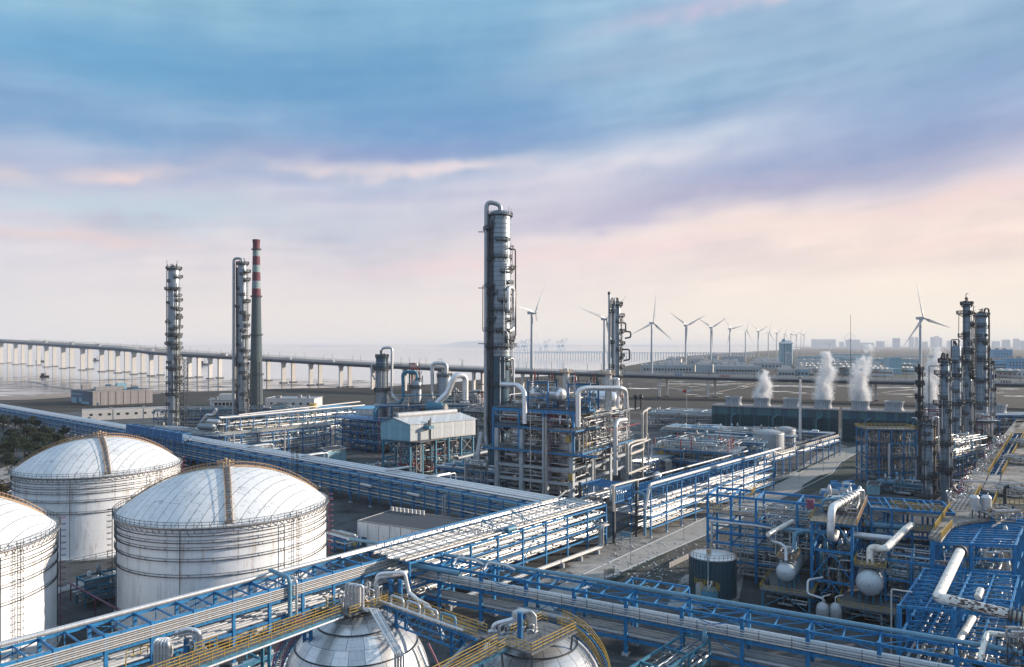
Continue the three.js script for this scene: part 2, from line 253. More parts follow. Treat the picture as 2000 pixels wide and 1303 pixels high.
const M = {
  blue: std([0.02, 0.22, 0.50], { map: T.paint, roughness: 0.5 }),
  blueDeep: std([0.016, 0.16, 0.39], { map: T.paint, roughness: 0.5 }),
  teal: std([0.05, 0.22, 0.34], { map: T.paint, roughness: 0.5 }),
  bluePipe: std([0.14, 0.30, 0.42], { map: T.clad, roughness: 0.45 }),
  silver: std([0.60, 0.62, 0.64], { map: T.clad, metalness: 0.6, roughness: 0.4 }),
  vessel: std([0.52, 0.58, 0.62], { map: T.clad, metalness: 0.25, roughness: 0.42 }),
  chrome: std([0.86, 0.88, 0.90], { map: T.clad, metalness: 0.7, roughness: 0.3 }),
  cladBright: std([0.84, 0.85, 0.86], { map: T.clad, metalness: 0.2, roughness: 0.35 }),
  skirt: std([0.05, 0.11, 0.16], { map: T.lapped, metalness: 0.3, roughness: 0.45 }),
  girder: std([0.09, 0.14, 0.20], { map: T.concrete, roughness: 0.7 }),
  haze: std([0.34, 0.40, 0.46], { roughness: 0.9 }),  // hill colour with distance haze mixed in
  column: std([0.27, 0.32, 0.36], { map: T.clad, metalness: 0.5, roughness: 0.42, bumpMap: T.cladBump, bumpScale: 0.01 }),
  columnDark: std([0.21, 0.28, 0.34], { map: T.clad, metalness: 0.45, roughness: 0.45, bumpMap: T.cladBump, bumpScale: 0.01 }),
  silverBright: std([0.78, 0.79, 0.80], { map: T.clad, metalness: 0.6, roughness: 0.34 }),
  silverDull: std([0.40, 0.43, 0.46], { map: T.clad, metalness: 0.45, roughness: 0.5 }),
  pipeWhite: std([0.56, 0.56, 0.56], { map: T.clad, roughness: 0.42, metalness: 0.15 }),
  pipeCream: std([0.42, 0.40, 0.37], { map: T.clad, roughness: 0.5, metalness: 0.2 }),
  pipeGrey: std([0.34, 0.36, 0.38], { map: T.clad, roughness: 0.5, metalness: 0.3 }),
  pipeDark: std([0.06, 0.07, 0.09], { map: T.clad, roughness: 0.5, metalness: 0.3 }),
  pipeScuff: std([0.86, 0.84, 0.80], { map: T.scuff, roughness: 0.5, metalness: 0.1 }),
  pipeRust: std([0.75, 0.74, 0.72], { map: T.rustpipe, roughness: 0.7 }),
  white: std([0.86, 0.88, 0.91], { map: T.white, roughness: 0.45 }),
  roofA: std([0.74, 0.76, 0.78], { map: T.roof, roughness: 0.5 }),
  roofB: std([0.70, 0.73, 0.76], { map: T.roof, roughness: 0.52 }),
  wall: std([0.82, 0.81, 0.79], { map: T.concrete, roughness: 0.75 }),
  wallPanel: std([0.62, 0.66, 0.69], { map: T.lapped, roughness: 0.5, metalness: 0.1 }),
  wallTeal: std([0.22, 0.44, 0.54], { map: T.lapped, roughness: 0.5 }),
  factory: std([0.38, 0.47, 0.52], { map: T.lapped, roughness: 0.6 }),  // facade colour has its blue shade painted in
  tealPanel: std([0.05, 0.17, 0.21], { map: T.lapped, roughness: 0.5 }),
  wallNavy: std([0.035, 0.11, 0.19], { map: T.lapped, roughness: 0.5 }),
  wallGrey: std([0.33, 0.31, 0.31], { map: T.lapped, roughness: 0.6 }),
  concrete: std([0.46, 0.50, 0.53], { map: T.concrete, roughness: 0.85 }),
  concreteLight: std([0.66, 0.64, 0.61], { map: T.concrete, roughness: 0.85 }),
  concreteDark: std([0.11, 0.125, 0.14], { map: T.concrete, roughness: 0.85 }),
  chimney: std([0.07, 0.105, 0.12], { map: T.concrete, roughness: 0.85 }),
  chimneyRed: std([0.12, 0.02, 0.045], { map: T.concrete, roughness: 0.7 }),
  chimneyWhite: std([0.24, 0.33, 0.35], { map: T.concrete, roughness: 0.7 }),
  dark: std([0.03, 0.035, 0.045], { roughness: 0.6, metalness: 0.2 }),
  darkBlue: std([0.012, 0.07, 0.10], { map: T.lapped, roughness: 0.45, metalness: 0.2 }),
  darkTank: std([0.06, 0.13, 0.17], { map: T.lapped, roughness: 0.45, metalness: 0.4 }),
  iron: std([0.07, 0.085, 0.10], { map: T.paint, roughness: 0.6, metalness: 0.3 }),
  galv: std([0.42, 0.43, 0.44], { map: T.paint, roughness: 0.5, metalness: 0.4 }),
  yellow: std([0.50, 0.34, 0.07], { map: T.paint, roughness: 0.5 }),
  yellowTank: std([0.55, 0.36, 0.05], { map: T.lapped, roughness: 0.5 }),
  ochre: std([0.48, 0.33, 0.20], { map: T.paint, roughness: 0.6 }),
  red: std([0.42, 0.04, 0.04], { map: T.paint, roughness: 0.5 }),
  magenta: std([0.26, 0.08, 0.15], { map: T.paint, roughness: 0.5 }),
  grate: std([0.15, 0.16, 0.17], { map: T.concrete, roughness: 0.8 }),
  deck: std([0.34, 0.34, 0.34], { map: T.paving, roughness: 0.85 }),
  roofDark: std([0.05, 0.065, 0.085], { map: T.concrete, roughness: 0.8 }),
  roofGrey: std([0.30, 0.34, 0.38], { map: T.lapped, roughness: 0.6 }),
  roofBlue: std([0.10, 0.36, 0.60], { map: T.lapped, roughness: 0.5 }),
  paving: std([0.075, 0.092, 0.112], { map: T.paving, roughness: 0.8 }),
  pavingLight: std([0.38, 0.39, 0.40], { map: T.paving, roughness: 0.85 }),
  road: std([0.42, 0.40, 0.37], { map: T.road, roughness: 0.8 }),
  rubble: std([0.12, 0.13, 0.135], { map: T.rubble, roughness: 0.95 }),
  lawn: std([0.035, 0.075, 0.07], { map: T.rubble, roughness: 0.95 }),
  soil: std([0.03, 0.04, 0.04], { map: T.rubble, roughness: 0.95 }),
  field: std([0.030, 0.037, 0.041], { map: T.field, roughness: 0.95 }),
  sand: std([0.44, 0.39, 0.35], { map: T.mud, roughness: 0.85 }),
  mud: std([0.24, 0.24, 0.25], { map: T.mud, roughnessMap: T.mudRough, roughness: 1 }),
  pond: new THREE.MeshPhysicalMaterial({ color: 0xdcdcde, roughness: 0.12, ior: 1.8 }),  // near-white colour holds the bright sky reflection
  sea: new THREE.MeshPhysicalMaterial({ color: 0x8796a2, roughness: 0.1, ior: 1.7, bumpMap: T.wave, bumpScale: 0.03 }),
  glass: std([0.02, 0.03, 0.04], { roughness: 0.15, metalness: 0.1 }),
  bark: std([0.07, 0.05, 0.035], { map: T.crown, roughness: 0.9 }),
  leaf: std([0.018, 0.036, 0.028], { map: T.crown, roughness: 0.9 }),  // darkened, the shadow over the trees is in the colour
  leafDry: std([0.08, 0.06, 0.035], { map: T.crown, roughness: 0.9 }),
  steam: new THREE.MeshPhysicalMaterial({ color: 0xffffff, roughness: 1, transmission: 0.45, thickness: 0 }),
  turbine: std([0.36, 0.40, 0.44], { roughness: 0.5 }),
  far: std([0.8, 0.8, 0.8], { roughness: 0.9 }),  // pale tone, the fade of distant haze is mixed into it
};
for (const k of ['white', 'roofA', 'roofB', 'pipeScuff']) M[k].map = M[k].map;

/* ---------- ground, sea, roads ---------- */
const U0 = (x, z) => V(x, 0, z), g2 = (X, Z) => V(X, 0, -Z);
{
  const sea = mb().poly([g2(-26000, -2000), g2(-26000, 30000), g2(26000, 30000), g2(26000, -2000)], -1.6).build('sea', M.sea); ground(sea);
  const shore = [g2(-6000, 900), g2(-1500, 880), on(-60, 777), on(60, 776), on(180, 772), on(304, 768), on(420, 764), on(520, 760), on(600, 758), on(720, 757), on(850, 750), on(930, 742), on(1010, 737), on(1100, 733), on(1180, 722), on(1240, 712), on(1300, 702), on(1345, 695), on(1480, 686), on(1570, 681.5), g2(9500, 26000), g2(26000, 26000), g2(26000, -400), g2(-6000, -400)];
  ground(mb().poly(shore, 0).build('ground', M.field));
  // sea wall: a stone slope along the water
  const b = mb(); for (let k = 0; k < 14; k++) { const p = shore[k].clone(), q = shore[k + 1].clone(), n = V(-(q.z - p.z), 0, q.x - p.x).normalize().multiplyScalar(-9); b.quad(p.clone().sub(n).setY(-1.9), q.clone().sub(n).setY(-1.9), q.clone().setY(0.0), p.clone().setY(0.0)); b.quad(q.clone().setY(0), q.clone().sub(n).setY(-1.9), p.clone().sub(n).setY(-1.9), p.clone().setY(0)); }
  ground(b.build('shore', M.concreteDark));
  // mudflat with water films, seaward of the shore
  const mf = mb().poly([g2(-6000, 905), on(-60, 775), on(60, 774), on(180, 770), on(304, 766), on(420, 762), on(520, 758.6), on(600, 756.6), on(720, 755.5), on(800, 750), on(700, 741), on(560, 738), on(430, 741), on(300, 734), on(180, 741), on(90, 733), on(-40, 738), g2(-5000, 1700)], -1.25); ground(mf.build('mudflat', M.mud));
  // creeks and sand spit
  const creek = (pts, w, mat, y) => { const c = mb(); for (let k = 0; k < pts.length - 1; k++) { const p = on(pts[k][0], pts[k][1]), q = on(pts[k + 1][0], pts[k + 1][1]), n = V(0, 0, 1).multiplyScalar(w / 2); c.quad(p.clone().add(n).setY(y), q.clone().add(n).setY(y), q.clone().sub(n).setY(y), p.clone().sub(n).setY(y)); } ground(c.build('creek', mat)); };
  creek([[36, 743.4], [60, 744.5], [86, 749.5], [92, 753], [120, 756.5], [170, 760]], 9, M.concreteDark, -1.1);
  creek([[330, 752], [380, 750], [430, 744], [470, 741]], 12, M.concreteDark, -1.1);
  creek([[520, 752], [560, 749], [600, 751], [700, 754]], 8, M.concreteDark, -1.1);
  const sp = mb().poly([on(-40, 782), on(-40, 774.5), on(60, 774), on(128, 768), on(170, 771), on(128, 777), on(60, 781)], 0.25); ground(sp.build('beach', M.sand));
  ground(mb().poly([on(300, 764), on(330, 762.5), on(310, 770), on(270, 772)], 0.25).build('beach', M.sand));
  // plant paving
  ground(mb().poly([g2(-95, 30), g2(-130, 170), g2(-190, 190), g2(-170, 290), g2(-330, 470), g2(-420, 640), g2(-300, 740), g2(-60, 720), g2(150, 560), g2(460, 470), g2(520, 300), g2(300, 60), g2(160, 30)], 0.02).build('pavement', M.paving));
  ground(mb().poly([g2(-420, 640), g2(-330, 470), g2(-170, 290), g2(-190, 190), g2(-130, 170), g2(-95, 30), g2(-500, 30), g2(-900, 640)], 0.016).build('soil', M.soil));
  // yard beside the road and the road itself
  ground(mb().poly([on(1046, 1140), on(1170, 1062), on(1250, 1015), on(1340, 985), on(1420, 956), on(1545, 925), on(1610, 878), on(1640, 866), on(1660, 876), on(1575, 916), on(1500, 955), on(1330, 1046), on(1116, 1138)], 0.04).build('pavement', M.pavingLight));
  const road = [], left = [[1000, 1196], [1114, 1134], [1220, 1085], [1322, 1038], [1420, 992], [1500, 957], [1560, 925], [1612, 895], [1650, 877]], right = [[1075, 1196], [1170, 1136], [1270, 1092], [1384, 1043], [1470, 1001], [1560, 958], [1625, 925], [1640, 905], [1668, 888], [1700, 878]];
  for (const [x, y] of left) road.push(on(x, y)); road.push(on(1690, 868), on(1745, 872)); for (const [x, y] of right.reverse()) road.push(on(x, y));
  ground(mb().poly(road, 0.06).build('road', M.road));
  const kb = mb(); for (const L of [left, right]) for (let k = 0; k < L.length - 1; k++) kb.bar(on(...L[k]).setY(0.08), on(...L[k + 1]).setY(0.08), 0.32, 0.26); ground(kb.build('kerb', M.concrete));
  const dk = mb(); for (const [p, q] of [[[1480, 958], [1540, 934]], [[1560, 922], [1640, 882]], [[1185, 1140], [1300, 1085]]]) dk.bar(on(...p).setY(0.1), on(...q).setY(0.1), 1.4, 0.24); ground(dk.build('verge', M.lawn));
  ground(mb().poly([on(1150, 1165), on(1210, 1122), on(1290, 1085), on(1400, 1036), on(1440, 1024), on(1460, 1050), on(1390, 1100), on(1330, 1130), on(1330, 1165)], 0.05).build('gravel_yard', M.rubble));
  ground(mb().poly([on(1300, 1190), on(1330, 1130), on(1420, 1080), on(1460, 1090), on(1440, 1190)], 0.07).build('pavement', M.pavingLight));
  ground(mb().poly([on(1643, 908), on(1660, 893), on(1690, 885), on(1712, 888), on(1712, 912), on(1672, 916), on(1650, 914)], 0.08).build('lawn', M.lawn));
  ground(mb().poly([on(1568, 948), on(1600, 929), on(1640, 920), on(1672, 921), on(1664, 932), on(1620, 948), on(1590, 962), on(1560, 974)], 0.08).build('lawn', M.lawn));
  { seed(77); const b = mb(); for (let k = 0; k < 420; k++) { const p = on(rr(1190, 1440), rr(1060, 1150)), s = rr(0.12, 0.5); b.box(p.setY(s * 0.25), s * rr(0.7, 1.6), s * 0.6, s, U0(rr(-1, 1), 1)); } const o = b.build('rubble', M.concrete); o.userData = { kind: 'stuff', label: 'loose stones and debris strewn over the rough ground beside the road', category: 'rubble' }; }
  // shallow ponds on the flats beneath the viaduct
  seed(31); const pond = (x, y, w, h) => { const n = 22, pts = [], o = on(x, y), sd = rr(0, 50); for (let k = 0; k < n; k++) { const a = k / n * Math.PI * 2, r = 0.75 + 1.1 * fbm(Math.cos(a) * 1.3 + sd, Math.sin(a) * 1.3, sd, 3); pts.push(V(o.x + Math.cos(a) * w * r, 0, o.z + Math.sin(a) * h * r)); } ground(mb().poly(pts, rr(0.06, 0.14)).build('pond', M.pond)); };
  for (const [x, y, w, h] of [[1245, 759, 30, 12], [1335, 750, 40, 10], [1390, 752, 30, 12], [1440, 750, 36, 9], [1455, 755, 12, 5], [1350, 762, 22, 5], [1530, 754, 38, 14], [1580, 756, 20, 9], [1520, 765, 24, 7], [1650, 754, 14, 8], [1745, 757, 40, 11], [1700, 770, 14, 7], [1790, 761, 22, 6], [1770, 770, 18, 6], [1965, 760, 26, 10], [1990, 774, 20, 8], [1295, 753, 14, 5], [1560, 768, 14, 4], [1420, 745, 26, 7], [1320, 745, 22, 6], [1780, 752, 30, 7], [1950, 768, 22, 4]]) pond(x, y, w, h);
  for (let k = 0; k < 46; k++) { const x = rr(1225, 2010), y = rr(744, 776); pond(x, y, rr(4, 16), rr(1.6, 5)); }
  const tr = mb(); for (const [p, q] of [[[1440, 757], [1490, 744]], [[1446, 760], [1500, 745]], [[1300, 757], [1345, 752]], [[1380, 771], [1440, 758]], [[1720, 768], [1760, 762]]]) tr.bar(on(...p).setY(0.05), on(...q).setY(0.05), 2.2, 0.3); ground(tr.build('track', M.sand));
  // far hills across the water
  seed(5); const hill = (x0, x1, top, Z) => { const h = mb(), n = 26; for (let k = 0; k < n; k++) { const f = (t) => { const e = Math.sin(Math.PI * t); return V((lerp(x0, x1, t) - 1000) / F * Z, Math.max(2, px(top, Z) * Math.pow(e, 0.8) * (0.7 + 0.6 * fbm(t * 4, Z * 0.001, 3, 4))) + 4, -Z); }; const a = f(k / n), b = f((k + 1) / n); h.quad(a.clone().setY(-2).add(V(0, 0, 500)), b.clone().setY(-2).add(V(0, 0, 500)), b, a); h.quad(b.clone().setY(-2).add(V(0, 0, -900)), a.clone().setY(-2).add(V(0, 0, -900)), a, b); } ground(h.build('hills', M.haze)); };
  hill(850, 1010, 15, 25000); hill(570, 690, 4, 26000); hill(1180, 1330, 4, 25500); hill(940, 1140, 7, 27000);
}

/* ---------- domed storage tanks ---------- */
const tank = (() => {
  const R = 22.6, Hs = 23, Rd = 34, C0 = Hs - Math.sqrt(Rd * Rd - R * R), yd = (r) => C0 + Math.sqrt(Math.max(0, Rd * Rd - r * r));
  const t = thing('storage_tank', 'white domed storage tank nearest in full view, right of the two others', 'storage tank', V(0, 0, 0), undefined), O = V(0, 0, 0);
  mb().lathe(O, [[R, 0.5], [R, Hs]], 96).build('shell', M.white, t);
  mb().lathe(O, [[R + 0.9, 0], [R + 0.9, 0.5], [R - 0.2, 0.5]], 72).build('foundation', M.concrete, t);
  const pr = []; for (let k = 0; k <= 14; k++) { const r = R * (1 - k / 14); pr.push([r, yd(r) - 0.12]); }
  const dome = mb().lathe(O, pr, 72, true).build('dome', M.iron, t);
  seed(404); const ang = 0.55, dx = Math.sin(ang), dz = -Math.cos(ang), w = 2.25;
  for (let s = -R + 0.2; s < R - 0.3; s += w) {
    const s1 = Math.min(s + w - 0.09, R - 0.06), hf = (e) => Math.sqrt(Math.max(0.01, R * R - e * e)) - 0.04, half = Math.max(hf(s), hf(s1)); if (half < 0.8) continue;
    const cuts = [-half]; let q = -half + rr(5, 12); while (q < half - 3) { cuts.push(q); q += rr(9, 14); } cuts.push(half);
    for (let c = 0; c < cuts.length - 1; c++) {
      const b = mb(), n = Math.max(2, Math.ceil((cuts[c + 1] - cuts[c]) / 2)), lift = rr(0, 0.025);
      for (let k = 0; k <= n; k++) for (let j = 0; j <= 3; j++) { const e = lerp(s, s1, j / 3), l = clamp(lerp(cuts[c], cuts[c + 1] - (c < cuts.length - 2 ? 0.05 : 0), k / n), -hf(e), hf(e)), x = e * -dz + l * dx, z = e * dx + l * dz, y = yd(Math.hypot(x, z)) + lift; b.v(V(x, y, z), V(x, y - C0, z).normalize(), e, l); }
      for (let k = 0; k < n; k++) for (let j = 0; j < 3; j++) { const A = k * 4 + j; b.i.push(A, A + 1, A + 4, A + 1, A + 5, A + 4); }
      b.build('roof_plate', rnd() < 0.5 ? M.roofA : M.roofB, t);
    }
  }
  const ringPts = (r, y, n = 72, a0 = 0, a1 = Math.PI * 2) => Array.from({ length: n + 1 }, (_, k) => { const a = a0 + (a1 - a0) * k / n; return V(r * Math.cos(a), y, r * Math.sin(a)); });
  const deck = mb().lathe(O, [[R + 0.02, Hs - 0.55], [R + 0.75, Hs - 0.1], [R + 0.75, Hs + 0.06], [R - 0.5, Hs + 0.06]], 96).build('rim_walkway', M.galv, t);
  mb().rail(ringPts(R + 0.65, Hs + 0.08, 96), 1.15, 1.5, 0.085, 1).build('railing', M.iron, deck);
  const br = mb(); for (let k = 0; k < 96; k++) { const a = k / 96 * Math.PI * 2; br.bar(V((R + 0.03) * Math.cos(a), Hs - 1.1, (R + 0.03) * Math.sin(a)), V((R + 0.6) * Math.cos(a), Hs - 0.2, (R + 0.6) * Math.sin(a)), 0.1, 0.14); } br.build('bracket', M.galv, deck).userData.kind = 'stuff';
  for (const y of [21.3, 19.9, 18.5, 16.2, 13.0]) {
    const g = mb().lathe(O, [[R + 0.02, y], [R + 0.36, y], [R + 0.36, y + 0.07], [R + 0.02, y + 0.07]], 96).build('wind_girder', M.iron, t);  // dark tone holds the shadow cast along each shelf
    const b = mb(); ringPts(R + 0.34, y + 0.6, 60).forEach((p, k, L) => { if (k) b.bar(L[k - 1], p, 0.09, 0.09); if (k % 2 === 0) b.bar(p.clone().setY(y + 0.1), p.clone().setY(y + 0.55), 0.1, 0.1); }); b.build('rail', M.iron, g);
  }
  for (const a of [0.35, 1.05, 1.95, 2.75, 3.9, 5.1]) mb().tube(V((R + 0.72) * Math.cos(a), 0.5, (R + 0.72) * Math.sin(a)), V((R + 0.72) * Math.cos(a), Hs - 1, (R + 0.72) * Math.sin(a)), 0.085, 6).build('drain_pipe', M.iron, t);
  // roof stair in front, crest stairs to both sides
  const stair = (az, mat, name, hh = 0.75) => {
    const u = V(Math.cos(az), 0, Math.sin(az)), s = V(-u.z, 0, u.x), P = (r, o, l) => V(u.x * r + s.x * o, yd(Math.hypot(r, o)) + l, u.z * r + s.z * o), n = 14, b = mb(), st = mb(), rails = []; for (let k = 0; k < n; k++) st.bar(P(R - 0.6 - k / n * (R - 2), -0.6, 0.26), P(R - 0.6 - k / n * (R - 2), 0.6, 0.26), 0.12, 0.12);
    for (let k = 0; k < n; k++) for (const o of [-0.62, 0.62]) st.bar(P(R - 0.3 - k / n * (R - 2), o, 0.28), P(R - 0.3 - (k + 1) / n * (R - 2), o, 0.28), 0.1, 0.32);
    for (let k = 0; k < 46; k++) { const p = P(R - 0.4 - k / 46 * (R - 2.2), 0, 0.36), h = s.clone().multiplyScalar(0.57); b.bar(p.clone().sub(h), p.clone().add(h), 0.28, 0.06); }
    for (const o of [-0.66, 0.66]) { const hr = mb(); hr.rail(Array.from({ length: n + 1 }, (_, k) => P(R - 0.3 - k / n * (R - 2), o, 0.42)), hh, 0.9, 0.07, 0); rails.push(hr); }
    const q = st.build(name, mat, t); b.build('tread', M.grate, q); rails.forEach((r) => r.build('handrail', mat, q));
  };
  stair(Math.PI / 2 - 0.03, M.ochre, 'roof_stair', 0.36); stair(-0.3, M.ochre, 'crest_stair'); stair(Math.PI + 0.3, M.ochre, 'crest_stair');
  const top = mb().lathe(V(0, yd(0) - 0.2, 0), [[1.9, 0], [1.9, 0.5], [0.02, 0.5]], 24).build('crown_platform', M.galv, t);
  mb().rail(ringPts(1.85, yd(0) + 0.3, 16), 1.2, 0.9, 0.09, 1).build('railing', M.ochre, top);
  for (const [x, z, h] of [[0.7, 0.3, 1.4], [-0.6, 0.6, 1.1], [0, -0.8, 1.7]]) mb().lathe(V(x, yd(0) + 0.3, z), [[0.2, 0], [0.2, h - 0.4], [0.4, h - 0.3], [0.3, h], [0.02, h + 0.1]], 12).build('vent', M.ochre, top);
  // caged ladder
  const lad = (az, mat) => { const u = V(Math.cos(az), 0, Math.sin(az)), s = V(-u.z, 0, u.x), b = mb(), P = (o, r, y) => V(u.x * r + s.x * o, y, u.z * r + s.z * o); for (const o of [-0.3, 0.3]) b.bar(P(o, R + 0.8, 1), P(o, R + 0.8, Hs + 1.1), 0.09, 0.09); for (let y = 1.2; y < Hs + 1; y += 0.5) b.bar(P(-0.3, R + 0.8, y), P(0.3, R + 0.8, y), 0.07, 0.07); for (let y = 3; y < Hs + 1; y += 1.3) for (let k = 0; k < 8; k++) { const f = (a) => P(Math.cos(a) * 0.55, R + 0.9 + Math.sin(a) * 0.9, y); b.bar(f(k / 8 * Math.PI), f((k + 1) / 8 * Math.PI), 0.07, 0.1); } b.build('caged_ladder', mat, t); };
  lad(0.02, M.magenta); lad(Math.PI - 0.02, M.iron); lad(0.9, M.iron);
  return t;
})();
const facing = (X, Z) => Math.atan2(-X, Z);
tank.position.set(-66.5, 0, -172.5); tank.rotation.y = facing(-66.5, 172.5);
clone(tank, 'white domed storage tank farthest back, standing left behind the front one', V(-126.7, 0, -228.3), facing(-126.7, 228.3) + 0.06);
clone(tank, 'white domed storage tank cut off by the left edge of the picture', V(-113, 0, -141), facing(-113, 141));

/* ---------- silver gas spheres at the lower edge ---------- */
const R0 = 10;
function sphere(label, X, Z, hc, sd) {
  const c = V(X, hc, -Z), t = thing('gas_sphere', label, 'gas sphere', V(X, 0, -Z)); seed(sd);
  mb().lathe(c, Array.from({ length: 25 }, (_, k) => { const a = -Math.PI / 2 + k / 24 * Math.PI; return [Math.max(0.01, (R0 - 0.06) * Math.cos(a)), (R0 - 0.06) * Math.sin(a)]; }), 48, true).build('shell', M.iron, t);
  const skins = [M.silver, M.silver, M.silverBright, M.silver];
  let th = 0.16; const band = 0.2;
  while (th < 1.9) {
    const n = Math.max(10, Math.round(2 * Math.PI * R0 * Math.sin(th + band / 2) / 2.1)), off = rr(0, 1);
    for (let k = 0; k < n; k++) {
      const b = mb(), g = 0.011 / Math.max(0.2, Math.sin(th)), a0 = (k + off) / n * Math.PI * 2 + g * 0.2, a1 = (k + 1 + off) / n * Math.PI * 2 - g * 0.2, lift = rr(0, 0.02);
      for (let i = 0; i <= 2; i++) for (let j = 0; j <= 2; j++) { const T_ = lerp(th + 0.002, th + band - 0.002, i / 2), A = lerp(a0, a1, j / 2), nn = V(Math.sin(T_) * Math.cos(A), Math.cos(T_), Math.sin(T_) * Math.sin(A)); b.v(c.clone().addScaledVector(nn, R0 + lift), nn, A * R0, T_ * R0 + k * 1.3); }
      for (let i = 0; i < 2; i++) for (let j = 0; j < 2; j++) { const A = i * 3 + j; b.i.push(A, A + 1, A + 3, A + 1, A + 4, A + 3); }
      b.build('cladding_panel', pick(skins), t);
    }
    th += band;
  }
  for (const a of [0.56, 0.96, 1.36, 1.75]) mb().ring(c, (R0 + 0.14) * Math.sin(a), (R0 + 0.14) * Math.cos(a), 0.13, 64).build('hoop', M.iron, t);
  for (let k = 0; k < 10; k++) { const a = k / 10 * Math.PI * 2, e = (r, y) => V(X + r * Math.cos(a), y, -Z + r * Math.sin(a)); mb().tube(e(R0 - 0.2, 0), e(R0 - 0.2, hc - 0.5), 0.45, 12).build('support_leg', M.galv, t); const a2 = (k + 1) / 10 * Math.PI * 2, f = (y) => V(X + (R0 - 0.2) * Math.cos(a2), y, -Z + (R0 - 0.2) * Math.sin(a2)); mb().tube(e(R0 - 0.2, 1), f(hc - 2), 0.09, 6).build('brace', M.galv, t); }
  return settle(t);
}
const S1 = sphere('silver panelled gas sphere with four gooseneck pipes, left of the two at the bottom edge', -21.3, 102, 13.5, 11);
const S2 = sphere('silver panelled gas sphere with curved yellow railed stair, right one at the bottom edge', 3.0, 95, 13.5, 12);

/* ---------- pipe racks ---------- */
const U = (x, Z) => V(x, 0, -Z).normalize();             // unit direction on the ground from (right, away)
const uA = U(0.65, 0.76), nA = U(0.76, -0.65), uB = U(0.87, -0.493), nB = U(0.493, 0.87), uC = U(0.758, -0.652), nC = U(-0.652, -0.758);
const SHINY = [M.pipeWhite, M.silver, M.silverBright, M.silver, M.pipeCream, M.silverDull, M.pipeGrey], SUNNY = [M.pipeCream, M.pipeWhite, M.silverDull, M.silverBright, M.silver, M.pipeGrey, M.silverDull], GREYS = [M.silverDull, M.pipeGrey, M.silver, M.silverBright, M.pipeWhite];
function rack(o) {
  const t = thing(o.name, o.label, 'pipe rack', o.O.clone()); seed(o.seed);
  const P = (l, s, h) => o.O.clone().addScaledVector(o.u, l).addScaledVector(o.n, s).setY(h);
  const steel = o.steel ?? M.blue, cw = o.cw ?? 0.42, fr = []; for (let l = o.l0; l <= o.l1 + 0.01; l += o.step) fr.push(l);
  const lev = (h, r) => o.levels.filter((q) => r >= q.s0 - 0.1 && r <= q.s1 + 0.1);
  for (const l of fr) for (const r of o.rows) { const q = lev(0, r); if (!q.length) continue; const top = Math.max(...q.map((e) => e.h)) + (o.over ?? 0.2); mb().bar(P(l, r, 0), P(l, r, top), cw, cw, o.u).build('column', steel, t); mb().bar(P(l, r, 0), P(l, r, 0.5), cw * 2, cw * 2, o.u).build('footing', M.concrete, t); }
  o.levels.forEach((q, qi) => {
    const bh = q.bh ?? 0.42, bw = 0.27 + qi * 0.013;
    for (const l of fr) mb().bar(P(l, q.s0 - 0.15, q.h - bh / 2), P(l, q.s1 + 0.15, q.h - bh / 2), bw, bh).build('cross_beam', steel, t);
    if (q.sub) for (let k = 0; k < fr.length - 1; k++) for (let j = 1; j <= q.sub; j++) { const l = lerp(fr[k], fr[k + 1], j / (q.sub + 1)); mb().bar(P(l, q.s0, q.h - 0.2), P(l, q.s1, q.h - 0.2), 0.2, 0.3).build('cross_beam', steel, t); }
    for (const r of q.girders ?? [q.s0, q.s1]) for (let k = 0; k < fr.length - 1; k++) {
      mb().bar(P(fr[k] + cw / 2, r, q.h - bh / 2 - 0.02), P(fr[k + 1] - cw / 2, r, q.h - bh / 2 - 0.02), 0.24 + qi * 0.011, bh).build('girder', steel, t);
    }
    if (q.posts) for (const [r, h2, gap] of q.posts) for (let l = fr[0]; l < fr[fr.length - 1]; l += gap) mb().bar(P(l, r, q.h - 0.3), P(l, r, h2), 0.16, 0.16, o.u).build('post', steel, t);
    let s = q.ps0 ?? q.s0 + 0.35; const s1 = q.ps1 ?? q.s1 - 0.2;
    if (q.pipes) while (s < s1) {
      const r = rr(...q.pipes); if (rnd() < (q.fill ?? 0.85) && s + 2 * r < s1 + 0.1) {
        const a = o.l0 - rr(0.5, 2), b = o.l1 + rr(0.3, 1.2), hh = q.h + r + 0.05, pts = [P(a, s + r, hh), P(b, s + r, hh)];
        if (q.loops && r < 0.22 && rnd() < q.loops) { const c = rr(a + 8, b - 12), w = rr(2.5, 5), up = rr(0.9, 1.7); pts.splice(1, 0, P(c, s + r, hh), P(c, s + r, hh + up), P(c + w, s + r, hh + up), P(c + w, s + r, hh)); }
        mb().pipe(pts, r, r * 2.5, r > 0.2 ? 10 : 7, 3).build('pipe', pick(q.mats ?? SHINY), t);
      } s += 2 * r + rr(0.08, q.gap ?? 0.3);
    }
  });
  for (const [s, h0, h1, every, ph] of o.braces ?? []) for (let k = ph ?? 0; k < fr.length - 1; k += every) { const a = P(fr[k], s, h0), b = P(fr[k + 1], s, h1), m = P((fr[k] + fr[k + 1]) / 2, s, h1 - 0.1); if (every % 2) { mb().bar(a, m, 0.15, 0.17).build('brace', steel, t); mb().bar(P(fr[k + 1], s, h0), m, 0.15, 0.17).build('brace', steel, t); } else { mb().bar(a, b, 0.14, 0.16).build('brace', steel, t); mb().bar(P(fr[k + 1], s, h0), P(fr[k], s, h1), 0.12, 0.14).build('brace', steel, t); } }
  o.extra?.(t, P, fr);
  return settle(t);
}
const A0 = V(0, 0, -211), B0 = V(-25.8, 0, -170.8), C0 = V(-17.9, 0, -259.7);
